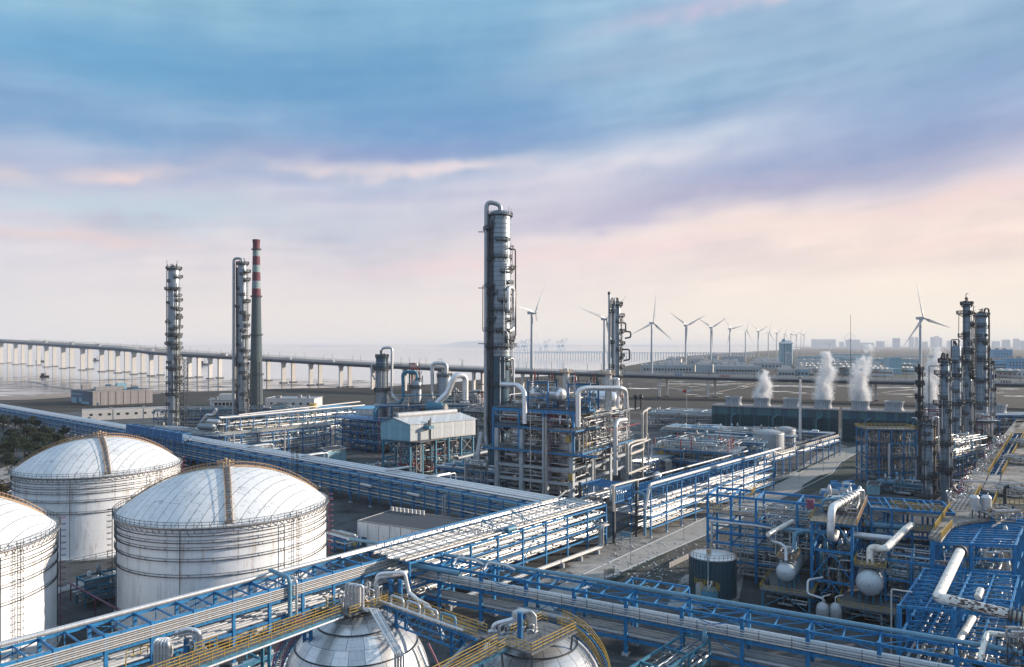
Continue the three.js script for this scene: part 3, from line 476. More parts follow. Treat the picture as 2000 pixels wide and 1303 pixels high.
rack({
  name: 'pipe_rack', label: 'blue pipe rack crossing in front of the white tanks, with open ladder-like top', O: A0, u: uA, n: nA, l0: -141, l1: -51, step: 7.5, rows: [0, 7], seed: 21, cw: 0.55,
  levels: [{ h: 12.3, s0: 0, s1: 7, sub: 1, bh: 0.5 }, { h: 9.7, s0: 0, s1: 7, bh: 0.5, posts: [[7.1, 12, 2.5], [-0.1, 12, 3.75]], pipes: [0.1, 0.2], gap: 0.5, mats: SHINY, fill: 0.9 }, { h: 6.2, s0: 0, s1: 7, pipes: [0.12, 0.3], gap: 0.5, mats: GREYS }],
  braces: [[-0.02, 9.8, 12.0, 2, 0], [7.0, 9.6, 12, 4, 2]],
  extra(t, P) {
    mb().pipe([P(-150, 0.4, 13.0), P(-2, 0.4, 13.0)], 0.46, 2, 14).build('pipe', M.silver, t);
    for (let k = 0; k < 6; k++) mb().pipe([P(-150, 7.35, 9.95 + k * 0.37), P(-50, 7.35, 9.95 + k * 0.37)], 0.13, 1, 8).build('pipe', k % 2 ? M.pipeWhite : M.pipeCream, t);
    mb().pipe([P(-77, 0.6, 13.9), P(-77, 7.8, 13.7), P(-77, 7.8, 6)], 0.42, 1.2, 12).build('pipe', M.bluePipe, t);
    mb().pipe([P(-75.6, 5.5, 13.3), P(-75.6, 8, 13.2), P(-75.6, 8, 6)], 0.26, 0.9, 10).build('pipe', M.silver, t);
    for (const l of [-101, -117, -69]) mb().pipe([P(l, 7.6, 8), P(l, 9, 8), P(l, 9, 6.2), P(l - 1.4, 9, 6.2)], 0.22, 0.6, 8).build('pipe', M.pipeCream, t);
  },
});
rack({
  name: 'pipe_rack', label: 'wide sunlit pipe rack in the middle, pale pipes packed on its top deck', O: A0, u: uA, n: nA, l0: -51, l1: 27, step: 9.75, rows: [0, 7, 14], seed: 22, cw: 0.45,
  levels: [{ h: 12.2, s0: 0, s1: 14, sub: 1, pipes: [0.16, 0.42], gap: 0.2, mats: SUNNY, fill: 0.98, ps0: 2.4, ps1: 13.6, loops: 0.15 }, { h: 9.4, s0: 0, s1: 14, pipes: [0.12, 0.3], gap: 0.4, mats: SUNNY }, { h: 6.6, s0: 0, s1: 14, pipes: [0.14, 0.4], gap: 0.3, mats: SUNNY, loops: 0.2 }, { h: 3.8, s0: 0, s1: 14, pipes: [0.14, 0.34], gap: 0.4, mats: SUNNY }],
  braces: [[14.0, 3.9, 9.2, 3, 1]],
  extra(t, P) {
    mb().pipe([P(-51, 0.3, 13.1), P(21, 0.3, 13.1), P(25, 0.3, 14.6), P(31, 0.3, 14.6)], 0.4, 2, 12).build('pipe', M.pipeCream, t);
    mb().pipe([P(-60, 1.3, 12.9), P(24, 1.3, 12.9)], 0.3, 2, 10).build('pipe', M.silverBright, t);
    for (let l = -48; l < 27; l += 9.75) { mb().bar(P(l, 1.9, 12.2), P(l, 1.9, 14.2), 0.22, 0.22).build('post', M.blue, t); }
    for (let l = -49; l < 26; l += 3.25) mb().bar(P(l, 2.2, 13.15), P(l, 13.8, 13.15), 0.13, 0.1).build('pipe_clamp', M.iron, t);
    mb().bar(P(-50, 1.9, 14.2), P(10, 1.9, 14.2), 0.2, 0.26).build('girder', M.blue, t);
    const tk = mb(); for (let l = -47; l < 10; l += 5) { tk.bar(P(l, 1.9, 12.3), P(l + 2.5, 1.9, 14.1), 0.14, 0.14); tk.bar(P(l + 5, 1.9, 12.3), P(l + 2.5, 1.9, 14.1), 0.14, 0.14); } tk.build('lattice', M.blue, t);
    for (const l of [-8, -20]) { mb().pipe([P(l, 6.8, 12.3), P(l, 6.8, 15), P(l, 10.5, 15), P(l, 10.5, 12.3)], 0.16, 0.5, 8).build('pipe', M.bluePipe, t); mb().bar(P(l + .4, 6.5, 14.6), P(l + .4, 13.8, 13.2), 0.16, 0.2).build('beam', M.blue, t); }
    mb().drum(P(-18, 13.6, 13.0), P(-15, 13.6, 13.0), 0.8, 12).build('drum', M.teal, t);
    for (let k = 0; k < 3; k++) mb().pipe([P(-44, 16.4 + k * 0.55, 1.6), P(20, 16.4 + k * 0.55, 1.6), P(20, 16.4 + k * 0.55, 7.4 + k * 0.1), P(23.4, 16.4 + k * 0.55, 7.4), P(25, 12, 7.4)], 0.34 - k * 0.04, 1.1, 12).build('pipe', k % 2 ? M.silverBright : M.pipeCream, t);
    for (let l = -42; l < 18; l += 8.5) mb().bar(P(l, 15.9, 0.6), P(l, 18, 0.6), 0.7, 1.2).build('sleeper', M.concrete, t);
  },
});
rack({
  name: 'pipe_rack', label: 'tall pipe rack with blue ladder deck between the portal truss and two silver tanks', O: A0, u: uA, n: nA, l0: 43, l1: 143, step: 10, rows: [6, 13, 20], seed: 23, cw: 0.38, over: 0,
  levels: [{ h: 13.0, s0: 6, s1: 13, sub: 4, bh: 0.35 }, { h: 15.9, s0: 19.8, s1: 20.2, girders: [20] }, { h: 9.6, s0: 6, s1: 20, pipes: [0.14, 0.32], gap: 0.55, mats: SUNNY, ps0: 13.6, sub: 1 }, { h: 6.4, s0: 6, s1: 20, pipes: [0.16, 0.42], gap: 0.4, mats: SUNNY, loops: 0.15 }, { h: 3.2, s0: 6, s1: 20, pipes: [0.16, 0.38], gap: 0.5, mats: SUNNY }],
  extra(t, P) {
    mb().pipe([P(40, 19.6, 9.4), P(43.2, 19.6, 16.6), P(150, 20.0, 16.6)], 0.5, 1.2, 14).build('pipe', M.pipeWhite, t);
    mb().pipe([P(38, 5.8, 14.2), P(150, 5.8, 14.2)], 0.34, 1, 10).build('pipe', M.pipeWhite, t);
    mb().pipe([P(41, 13.6, 14.0), P(41, 19, 14.0), P(41, 19, 1)], 0.45, 1.2, 12).build('pipe', M.bluePipe, t);
    for (const [a, b, s, h] of [[56, 74, 17.5, 10.9], [92, 104, 15.6, 10.8]]) mb().drum(P(a, s, h), P(b, s, h), 0.62, 14).build('drum', M.pipeWhite, t);
    const bl = mb(); for (let l = 44; l < 140; l += 5) { bl.bar(P(l, 6, 12.75), P(l + 5, 13, 12.75), 0.12, 0.12); } bl.build('bracing', M.blue, t);
  },
});
rack({
  name: 'pipe_trestle', label: 'low thin-legged pipe trestle beside the paved yard, ending before the cooling towers', O: A0, u: uA, n: nA, l0: 150, l1: 262, step: 9.33, rows: [7.5, 10.5], seed: 24, cw: 0.4, steel: M.blueDeep,
  levels: [{ h: 10.6, s0: 7.5, s1: 10.5, bh: 0.5, pipes: [0.16, 0.34], gap: 0.2, mats: SUNNY }, { h: 8.2, s0: 7.5, s1: 10.5, pipes: [0.14, 0.26], gap: 0.4, mats: SUNNY }],
  extra(t, P) { for (let l = 150; l < 258; l += 3.1) mb().box(P(l + 1.2, 10.9, 11.3), 2.3, 1.3, 0.12, uA).build('cable_tray_cover', M.pipeCream, t); mb().rail([P(150, 7.4, 11.2), P(262, 7.4, 11.2)], 1.0, 3, 0.1).build('railing', M.galv, t); mb().pipe([P(146, 10.7, 10.2), P(150, 10.7, 10.4), P(163, 10.7, 12.2), P(168, 10.7, 12.2), P(176, 10.7, 10.4), P(192, 10.7, 10.4)], 0.4, 1, 10).build('pipe', M.pipeWhite, t); },
});
rack({
  name: 'pipe_rack', label: 'vivid blue three tier pipe rack sweeping across the foreground to the lower right corner', O: B0, u: uB, n: nB, l0: 0, l1: 132, step: 11, rows: [0, 5.4], seed: 25, cw: 0.66,
  levels: [{ h: 11, s0: 0, s1: 5.4, bh: 0.55, sub: 1 }, { h: 7.3, s0: 0, s1: 5.4, bh: 0.6, pipes: [0.16, 0.34], gap: 0.14, mats: GREYS, fill: 0.95, sub: 1, ps0: 0.1 }, { h: 3.4, s0: 0, s1: 5.4, bh: 0.6, pipes: [0.14, 0.4], gap: 0.16, mats: GREYS, fill: 0.95, loops: 0.2, ps0: 0.1 }],
  braces: [[-0.02, 3.6, 7.0, 3, 0], [5.4, 7.3, 10.6, 2, 0], [-0.05, 7.4, 10.6, 4, 2]],
  extra(t, P) {
    mb().pipe([P(-20, 5.5, 11.6), P(18, 5.5, 11.6), P(119, 5.5, 11.6)], 0.4, 1, 14).build('pipe', M.bluePipe, t);
    mb().pipe([P(17, -0.9, 10.2), P(3, -0.9, 10.2), P(3, -0.9, 0.5)], 0.6, 1.8, 16, 6).build('pipe', M.bluePipe, t);
    for (let k = 0; k < 4; k++) mb().pipe([P(-2, -0.42, 7.75 + k * 0.42), P(134, -0.42, 7.75 + k * 0.42)], 0.15, 1, 8).build('pipe', k % 2 ? M.silverDull : M.pipeWhite, t);
    for (let l = 3; l < 130; l += 5.5) mb().bar(P(l, -0.62, 7.5), P(l, -0.62, 9.6), 0.07, 0.07).build('pipe_guide', M.dark, t);
    for (const l of [14, 22]) mb().pipe([P(l, 1, 11.2), P(l, 3, 12.4), P(l + 4, 4, 12.0), P(l + 6, 4.4, 11.2)], 0.28, 0.8, 10).build('pipe', M.silver, t);
    mb().drum(P(32, -1.1, 5.2), P(44, -1.1, 5.1), 0.62, 14).build('drum', M.silverDull, t); mb().drum(P(108, -1.0, 3.6), P(120, -1.0, 3.5), 0.62, 14).build('drum', M.silverDull, t);
    const x = mb(); for (let l = 44; l < 110; l += 5.5) { x.bar(P(l, 0.2, 10.8), P(l + 5.5, 5.2, 10.8), 0.13, 0.12); } x.build('plan_bracing', M.blue, t);
    mb().box(P(46, 1, 11.35), 1.8, 0.12, 0.5, uA).build('loose_panel', M.pipeWhite, t);
    for (const [l, w] of [[52, 12]]) { const f = mb(); for (const s of [6.4, 11.5]) f.bar(P(l, s, 11.3), P(l + w, s, 11.3), 0.3, 0.36); for (let k = 0; k <= 4; k++) f.bar(P(l + w * k / 4, 6.2, 11.25), P(l + w * k / 4, 11.7, 11.25), 0.24, 0.3); for (const a of [l, l + w]) f.bar(P(a, 11.5, 0), P(a, 11.5, 11), 0.4, 0.4, uB); f.build('side_frame', M.blue, t); }
  },
});
rack({
  name: 'pipe_rack', label: 'longest blue pipe rack running behind the white tanks from the far left to the middle', O: C0, u: uC, n: nC, l0: -540, l1: 56, step: 12, rows: [0, 11], seed: 26, cw: 0.5, steel: M.blueDeep,
  levels: [{ h: 12, s0: 0, s1: 11, bh: 0.6, pipes: [0.3, 0.5], gap: 2.0, mats: [M.pipeWhite, M.silverBright], fill: 0.9, ps1: 10.4 }, { h: 9.6, s0: 0, s1: 11, bh: 0.4, pipes: [0.2, 0.45], gap: 2.2, mats: [M.silverDull, M.bluePipe, M.silver, M.pipeGrey] }, { h: 7.2, s0: 0, s1: 11, bh: 0.4, pipes: [0.2, 0.5], gap: 1.8, mats: [M.pipeCream, M.silverDull, M.bluePipe, M.pipeGrey] }, { h: 4.6, s0: 0, s1: 11, bh: 0.5, pipes: [0.2, 0.5], gap: 1.2, mats: [M.silverDull, M.bluePipe, M.pipeGrey] }],
  braces: [[11.02, 4.8, 11.6, 4, 2]],
  extra(t, P) {
    mb().pipe([P(-545, 11.3, 11.2), P(54, 11.3, 11.2)], 0.42, 1, 10).build('pipe', M.bluePipe, t);
    for (let k = 0; k < 5; k++) mb().pipe([P(-545, 11.25, 4.4 + k * 1.15), P(54, 11.25, 4.4 + k * 1.15)], k % 2 ? 0.26 : 0.18, 1, 8).build('pipe', [M.bluePipe, M.silver, M.bluePipe, M.pipeCream, M.bluePipe][k], t);
    for (let l = -534; l < 54; l += 6) mb().bar(P(l, 11.75, 2.4), P(l, 11.75, 11.6), 0.26, 0.26, uC).build('post', M.blue, t);
    for (const [l, r] of [[-85, 0.4], [-30, 0.35], [-128, 0.4], [-8, 0.3]]) { mb().pipe([P(l - 6, 4, 13), P(l, 4, 14), P(l, -3, 14), P(l, -3, 11)], r, 1, 10).build('pipe', M.silverBright, t); mb().pipe([P(l - 4, 6, 13), P(l + 1.4, 6, 14), P(l + 1.4, -4, 14), P(l + 1.4, -4, 11)], r * 0.8, 1, 10).build('pipe', M.silver, t); }
    for (const l of [-40, -14]) mb().drum(P(l, 12.2, 8.2), P(l + 6, 12.2, 8.1), 0.55, 12).build('drum', M.pipeWhite, t);
    for (const [l, h] of [[4, 14], [5.2, 14.6]]) mb().tube(P(l, 12.6, 0), P(l, 12.6, h * .7), 0.3, 10).build('riser', M.silverDull, t);
  },
});
{ // the portal truss that carries the pipes over the crossing
  const O = A0, P = (l, s, h) => O.clone().addScaledVector(uA, l).addScaledVector(nA, s).setY(h), t = thing('portal_truss', 'blue portal truss with vertical bars that carries pipes over the gap between two racks', 'truss', P(35, 12, 0));
  for (const [l, s] of [[30.5, 14.6], [30.5, 2], [41.6, 15.8], [41.6, 4]]) mb().bar(P(l, s, 0), P(l, s, 17), 0.75, 0.75, uA).build('column', M.iron, t);
  for (const s of [3, 14.9]) for (const h of [16.6, 12.4]) mb().bar(P(29.5, s, h), P(42.4, s, h), 0.4, 0.5).build('girder', M.blueDeep, t);
  for (const s of [3, 14.9]) for (let k = 0; k <= 8; k++) mb().bar(P(31 + k * 1.3, s, 12.5), P(31 + k * 1.3, s, 16.5), 0.2, 0.24, uA).build('truss_bar', M.blue, t);
  const d = mb(); for (let k = 0; k < 8; k++) d.bar(P(31 + k * 1.3, 14.9, 12.6), P(32.3 + k * 1.3, 14.9, 16.4), 0.13, 0.16); d.build('diagonal', M.blue, t);
  for (let k = 0; k < 7; k++) mb().bar(P(31 + k * 1.6, 3, 16.5), P(31 + k * 1.6, 14.9, 16.5), 0.24, 0.28).build('cross_beam', M.blueDeep, t);
  mb().pipe([P(29, 15.2, 10), P(29, 15.2, 17.6), P(43, 15.2, 17.6), P(43, 15.2, 12)], 0.38, 1, 12).build('pipe', M.pipeCream, t);
  mb().pipe([P(29.6, 13.9, 13), P(29.6, 13.9, 17.4), P(42, 13.9, 17.4), P(43.6, 13.9, 11)], 0.26, 1, 10).build('pipe', M.silver, t);
  for (let k = 0; k < 4; k++) mb().tube(P(30, 4 + k * 2.2, 13.2), P(44, 4 + k * 2.2, 13.2), rr(0.25, 0.45), 10).build('pipe', pick(SUNNY), t);
  settle(t);
}

/* ---------- distillation columns ---------- */
const PI = Math.PI;
function column(o) { // o: label, x (photo column of the axis), Z, r, h, platforms [[height, from, to, width]], pipes ...
  const pt = o.Z > 400 ? 0.5 : 0.36, X = o.X ?? (o.x - 1000) / F * o.Z, t = thing(o.name ?? 'distillation_column', o.label, o.category ?? 'column', V(X, 0, -o.Z), o.group), C = V(X, 0, -o.Z); seed(o.seed ?? 1);
  const pol = (r, a, y) => V(X + r * Math.cos(a), y, -o.Z + r * Math.sin(a)), mat = o.mat ?? M.silver;
  const secs = o.sections ?? [[0, o.r, mat], [o.h, o.r]];
  for (let k = 0; k < secs.length - 1; k++) {
    const [h0, r0, m] = secs[k], [h1, r1] = secs[k + 1], last = k === secs.length - 2;
    const pr = [[r0, h0], [r0 === r1 ? r0 : r1, h1]]; if (last && o.dome !== false) for (const [q, e] of [[0.95, 0.22], [0.8, 0.42], [0.5, 0.6], [0.2, 0.67], [0.01, 0.68]]) pr.push([r1 * q, h1 + r1 * e * 0.8]); else if (last) pr.push([0.01, h1 + 0.05]);
    mb().lathe(C, pr, 28, true).build(k ? 'shell_section' : 'shell', m, t);
  }
  const rAt = (y) => { for (let k = 0; k < secs.length - 1; k++) if (y <= secs[k + 1][0]) return lerp(secs[k][1], secs[k + 1][1], secs[k][1] === secs[k + 1][1] ? 0 : (y - secs[k][0]) / (secs[k + 1][0] - secs[k][0])); return secs[secs.length - 1][1]; };
  if (o.hoops) for (let y = o.hoops[0]; y < o.h - 0.5; y += o.hoops[1]) mb().ring(C, rAt(y) + 0.03, y, o.hoops[2] ?? 0.16, 28).build('hoop', o.hoopMat ?? M.silverDull, t);
  for (const [y, a0, aEnd, w] of o.platforms ?? []) {
    const a1 = Math.min(aEnd, a0 + PI * 2);
    const r = rAt(y), n = Math.max(4, Math.round((a1 - a0) * 5)), d = mb().lathe(C, [[r + 0.02, y - pt], [r + w, y - pt], [r + w, y], [r + 0.02, y], [r + 0.02, y - pt]], n, false, a0, a1);
    for (let k = 0; k <= n; k += 2) { const a = lerp(a0, a1, k / n); d.bar(pol(r, a, y - 1.6), pol(r + w * 0.9, a, y - 0.2), 0.13, 0.16); }
    const p = d.build('platform', o.platMat ?? M.iron, t), pts = Array.from({ length: n + 1 }, (_, k) => pol(r + w - 0.08, lerp(a0, a1, k / n), y));
    if (a1 - a0 < 6.2) { pts.unshift(pol(r + 0.1, a0, y)); pts.push(pol(r + 0.1, a1, y)); } mb().rail(pts, 1.2, 1.6, o.railT ?? (o.Z > 400 ? 0.2 : 0.15), 1).build('railing', o.railMat ?? M.iron, p);
  }
  for (const [a, y0, y1] of o.ladders ?? []) { const b = mb(), s = V(-Math.sin(a), 0, Math.cos(a)), r = Math.max(rAt(y0), rAt(y1)) + 0.55; for (const e of [-0.3, 0.3]) b.bar(pol(r, a, y0).addScaledVector(s, e), pol(r, a, y1).addScaledVector(s, e), 0.11, 0.11); for (let y = y0 + 0.4; y < y1; y += 0.7) b.bar(pol(r, a, y).addScaledVector(s, -0.3), pol(r, a, y).addScaledVector(s, 0.3), 0.08, 0.08); for (let y = y0 + 2.4; y < y1; y += 1.8) for (let k = 0; k < 6; k++) { const f = (q) => pol(r + 0.1 + Math.sin(q) * 0.75, a, y).addScaledVector(s, Math.cos(q) * 0.45); b.bar(f(k / 6 * Math.PI), f((k + 1) / 6 * Math.PI), 0.08, 0.12); } b.build('ladder', o.ladMat ?? M.iron, t); }
  for (const [a, y, l, q] of o.nozzles ?? []) { const r = rAt(y), m = mb().tube(pol(r - 0.1, a, y), pol(r + l, a, y), q, 10); m.tube(pol(r + l - 0.18, a, y), pol(r + l + 0.06, a, y), q * 1.5, 10); m.build('nozzle', o.nozMat ?? M.iron, t); }
  for (const [pts, r, m] of o.pipes ?? []) mb().pipe(pts.map(([e, a, y]) => pol(rAt(Math.min(y, o.h)) + e, a, y)), r, r * 2.6, r > 0.4 ? 14 : 8, 5).build('pipe', m ?? M.silverDull, t);
  for (const [a, y, e, n] of o.supports ?? []) for (let k = 0; k < n; k++) { const yy = y + k * e; mb().bar(pol(rAt(yy), a, yy), pol(rAt(yy) + 1.6, a, yy), 0.2, 0.3).build('pipe_support', M.iron, t); }
  for (const [a, y] of o.boxes ?? []) mb().box(pol(rAt(y) + 1.2, a, y), 0.9, 1.0, 0.9).build('instrument_box', M.dark, t);
  if (o.dress) for (let y = o.dress, k = 0; y < o.h - 3; y += rr(3.2, 5.2), k++) { // small stages, nozzles and drop pipes up the shell
    const r = rAt(y), a = [0.2, 1.1, 2.5][k % 3] + rr(-0.25, 0.25), w = rr(0.9, 1.6), n = 4, d = mb().lathe(C, [[r + 0.02, y - pt], [r + w, y - pt], [r + w, y], [r + 0.02, y], [r + 0.02, y - pt]], n, false, a - 0.6, a + 0.6).build('platform', M.iron, t); mb().rail([pol(r, a - 0.6, y), ...Array.from({ length: n + 1 }, (_, j) => pol(r + w - 0.08, a - 0.6 + j * 0.3, y)), pol(r, a + 0.6, y)], 1.2, 1.6, o.Z > 400 ? 0.2 : 0.14, 1).build('railing', M.iron, d);
    const z = Math.max(2, y - rr(6, 16)), e = rr(0.4, 0.9), b = a + rr(-0.4, 0.4); mb().pipe([pol(r - 0.1, b, y + 1), pol(r + e, b, y + 1.2), pol(r + e, b, z), pol(r - 0.1, b, z - 0.3)], rr(0.12, 0.26), 0.5, 7, 3).build('pipe', pick([M.silverDull, M.iron, M.pipeGrey, M.silver]), t);
  }
  o.extra?.(t, pol, X, rAt); return settle(t);
}
const topClutter = (t, X, Z, y, r, n, m = M.iron) => { for (let k = 0; k < n; k++) { const a = rr(0, 6.28), q = rr(0.1, 0.8) * r, h = rr(1.2, 3.4), p = V(X + q * Math.cos(a), y, -Z + q * Math.sin(a)); mb().pipe([p, p.clone().setY(y + h), p.clone().add(V(rr(-1.2, 1.2), h, rr(-1, 1))), p.clone().add(V(rr(-1.2, 1.2), h * 0.4, rr(-1, 1)))], rr(0.1, 0.26), 0.4, 7, 3).build('vent_pipe', m, t); } };
const lattice = (name, label, X, Z, w, d, h, bay, mat = M.iron) => { const t = thing(name, label, 'lattice tower', V(X, 0, -Z)), c = (i, j, y) => V(X + (i - 0.5) * w, y, -Z + (j - 0.5) * d); for (const [i, j] of [[0, 0], [1, 0], [0, 1], [1, 1]]) mb().bar(c(i, j, 0), c(i, j, h), 0.34, 0.34).build('leg', mat, t); for (let y = 0; y < h - 1; y += bay) { const b = mb(), y1 = Math.min(h, y + bay); for (const [a, e] of [[[0, 1], [1, 1]], [[1, 1], [1, 0]], [[0, 0], [1, 0]], [[0, 1], [0, 0]]]) { b.bar(c(...a, y1 - 0.1), c(...e, y1 - 0.1), 0.2, 0.22); b.bar(c(...a, y + 0.1), c(...e, y1 - 0.2), 0.16, 0.18); b.bar(c(...e, y + 0.1), c(...a, y1 - 0.2), 0.15, 0.17); } b.build('bracing', mat, t); } return settle(t); };

const STAGE = 1.073, hy = (h) => EYE + (h - EYE) * STAGE;    // heights surveyed at 300 m, the column stands at 322 m
const restage = (o) => ({ ...o, Z: o.Z * STAGE, h: hy(o.h), sections: o.sections.map(([y, r, m]) => [y && hy(y), r * STAGE, m]), hoops: [hy(o.hoops[0]), o.hoops[1], o.hoops[2]], platforms: o.platforms.map(([y, ...q]) => [hy(y), ...q]), ladders: o.ladders.map(([a, y, z]) => [a, hy(y), hy(z)]), nozzles: o.nozzles.map(([a, y, ...q]) => [a, hy(y), ...q]), supports: o.supports.map(([a, y, ...q]) => [a, hy(y), ...q]), boxes: o.boxes.map(([a, y]) => [a, hy(y)]), pipes: o.pipes.map(([p, r, m]) => [p.map(([e, a, y]) => [e, a, hy(y)]), r * STAGE, m]) });
column(restage({ // the tallest column in the middle
  label: 'tallest distillation column with a thick overhead pipe arching from its top, middle of the plant', dress: 50, x: 975.5, Z: 300, h: 112, seed: 3, hoops: [57, 2.05, 0.13], hoopMat: M.iron,
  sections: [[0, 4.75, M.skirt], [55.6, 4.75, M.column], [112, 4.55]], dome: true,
  platforms: [[112.3, 0, PI * 2, 0.9], [95.2, -0.4, 3.4, 0.7], [106.6, 2.2, 3.9, 2.2], [83.5, 2.0, 3.8, 1.8], [74, -0.7, 2.4, 1.4], [66, 1.4, 3.9, 1.8], [59.6, -0.9, 2.6, 2.4], [62.5, -0.9, 1.0, 1.9], [44, 0, PI * 2, 1.0], [30, 0.3, 3.6, 1.4], [70, -0.2, 0.7, 1.5], [91, -0.4, 0.6, 1.5]],
  ladders: [[2.3, 20, 44], [2.25, 44, 66], [2.1, 66, 84], [2.25, 84, 107], [2.0, 107, 112], [1.0, 60, 74], [2.75, 30, 107]],
  nozzles: [[0.7, 102, 0.5, 0.5], [0.6, 66, 0.6, 0.5], [1.1, 89, 0.4, 0.35], [1.9, 71, 0.4, 0.4], [1.3, 77, 0.4, 0.4], [1.5, 48, 0.4, 0.5], [1.2, 36, 0.4, 0.5]],
  pipes: [[[[-3.2, 1.3, 112], [-3.2, 1.3, 116.4], [1.0, 2.8, 117.8], [1.0, 2.8, 24], [1.2, 2.5, 18]], 0.92, M.silverDull], [[[0, 0.9, 73.5], [1.1, 0.9, 74], [1.1, 0.9, 83], [1.2, 0.1, 83], [1.0, 0.05, 66.5], [0.3, 0.7, 65.5]], 0.72, M.silverBright], [[[0, 0.2, 98.6], [2.0, 0.08, 98.6], [2.0, 0.08, 64], [1.0, 0.3, 62]], 0.28, M.iron], [[[0.5, 0.9, 54], [1, 0.2, 55], [1, 0.16, 20]], 0.6, M.silverDull], [[[0.4, 1.5, 55], [0.5, 1.5, 20]], 0.22, M.pipeWhite], [[[0.3, 1.15, 66], [1.3, 1.0, 65], [1.3, 0.9, 58]], 0.35, M.silver], [[[0.8, 2.45, 112], [0.8, 2.45, 40]], 0.25, M.pipeDark], [[[0.4, 2.2, 110], [0.4, 2.2, 24]], 0.4, M.pipeDark], [[[1.6, 2.35, 108], [1.6, 2.35, 30]], 0.2, M.iron], [[[0, 3.2, 84], [2.2, 3.15, 84], [2.2, 3.15, 66], [0.4, 3.1, 64]], 0.16, M.iron]],
  supports: [[2.8, 60, 8.6, 6], [0.08, 70, 11, 3]],
  boxes: [[3.1, 103], [3.12, 98], [3.1, 93], [3.1, 90.5], [3.1, 86], [3.15, 79], [3.1, 76.5], [3.1, 72], [3.05, 57], [2.2, 102.5], [2.1, 80], [2.15, 56.5]],
  extra(t, pol) { for (const [y, a] of [[109, 3.1], [84.7, 3.1], [60.6, 3.1], [43, 3.1]]) mb().bar(pol(5, a, y), pol(9.2, a, y), 0.25, 0.35).build('cantilever', M.iron, t); for (const y of [94, 82]) mb().bar(pol(4.6, 0.08, y), pol(7.6, 0.08, y), 0.2, 0.25).build('cantilever', M.iron, t); mb().bar(pol(4.6, 0.08, 90), pol(7, 0.08, 94), 0.2, 0.25).build('cantilever', M.iron, t); const b = mb(); b.tube(pol(4.2, 0.3, 116.2), pol(4.2, 0.3, 120), 0.07, 6); b.tube(pol(5.2, 0.2, 116.2), pol(5.2, 0.2, 119), 0.07, 6); b.build('lightning_rod', M.iron, t); const g = mb(); for (let k = 0; k < 4; k++) { g.bar(pol(6.5, 0.9 - k * .25, 59.6), pol(6.5, 0.65 - k * .25, 66), 0.14, 0.14); g.bar(pol(6.5, 0.65 - k * .25, 59.6), pol(6.5, 0.9 - k * .25, 66), 0.14, 0.14); } g.build('bracing', M.iron, t); },
}));
column({
  label: 'leftmost tall column, slender, with many black platforms and a lattice tower beside it', dress: 12, x: 339.5, Z: 480, h: 109, seed: 4, r: 3.5, sections: [[0, 3.6, M.column], [60, 3.6, M.column], [109, 3.4]], hoops: [10, 4.2, 0.22],
  platforms: [[109.4, 0, 6.3, 1.5], [104, -0.6, 1.2, 2.0], [96, 0.3, 4.1, 2.2], [89, -0.6, 0.8, 2.0], [83, -0.5, 0.8, 1.9], [77.6, -0.6, 0.8, 1.9], [71.6, -0.5, 1.2, 1.9], [66.6, -0.4, 3.6, 1.6], [60.8, 0, 4.0, 2.0], [58, -0.6, 0.8, 2.0], [51.5, -0.6, 1, 1.9], [45, 0, 6.3, 1.2], [36, -0.6, 1.2, 1.6], [28, 0, 3.4, 1.4]],
  ladders: [[0.15, 28, 60], [0.2, 60, 96], [2.9, 60, 109]], nozzles: [[1.1, 95.5, 0.6, 0.6], [0.7, 80, 0.5, 0.4], [0.9, 64, 0.5, 0.5], [1.2, 40, 0.5, 0.5]],
  pipes: [[[[0.2, 2.7, 112], [0.8, 2.9, 108], [0.8, 2.9, 60]], 0.3, M.silverDull], [[[0.6, 0.5, 100], [0.6, 0.5, 14]], 0.22, M.pipeCream], [[[0.5, 1.2, 44], [0.5, 1.2, 10]], 0.3, M.silver]],
  extra(t, pol, X) { seed(41); topClutter(t, X, 480, 109.4, 3.6, 7); for (let y = 65.4; y < 68; y += 0.9) mb().ring(V(X, 0, -480), 3.75, y, 0.5, 24).build('dark_band', M.dark, t); for (const a of [2.4, 0.7]) mb().tube(pol(4, a, 109), pol(4.4, a, 114.5), 0.16, 6).build('lightning_rod', M.iron, t); },
});
lattice('stair_tower', 'dark lattice stair tower against the leftmost tall column', (355 - 1000) / F * 478, 478, 5, 5, 51, 4.4);
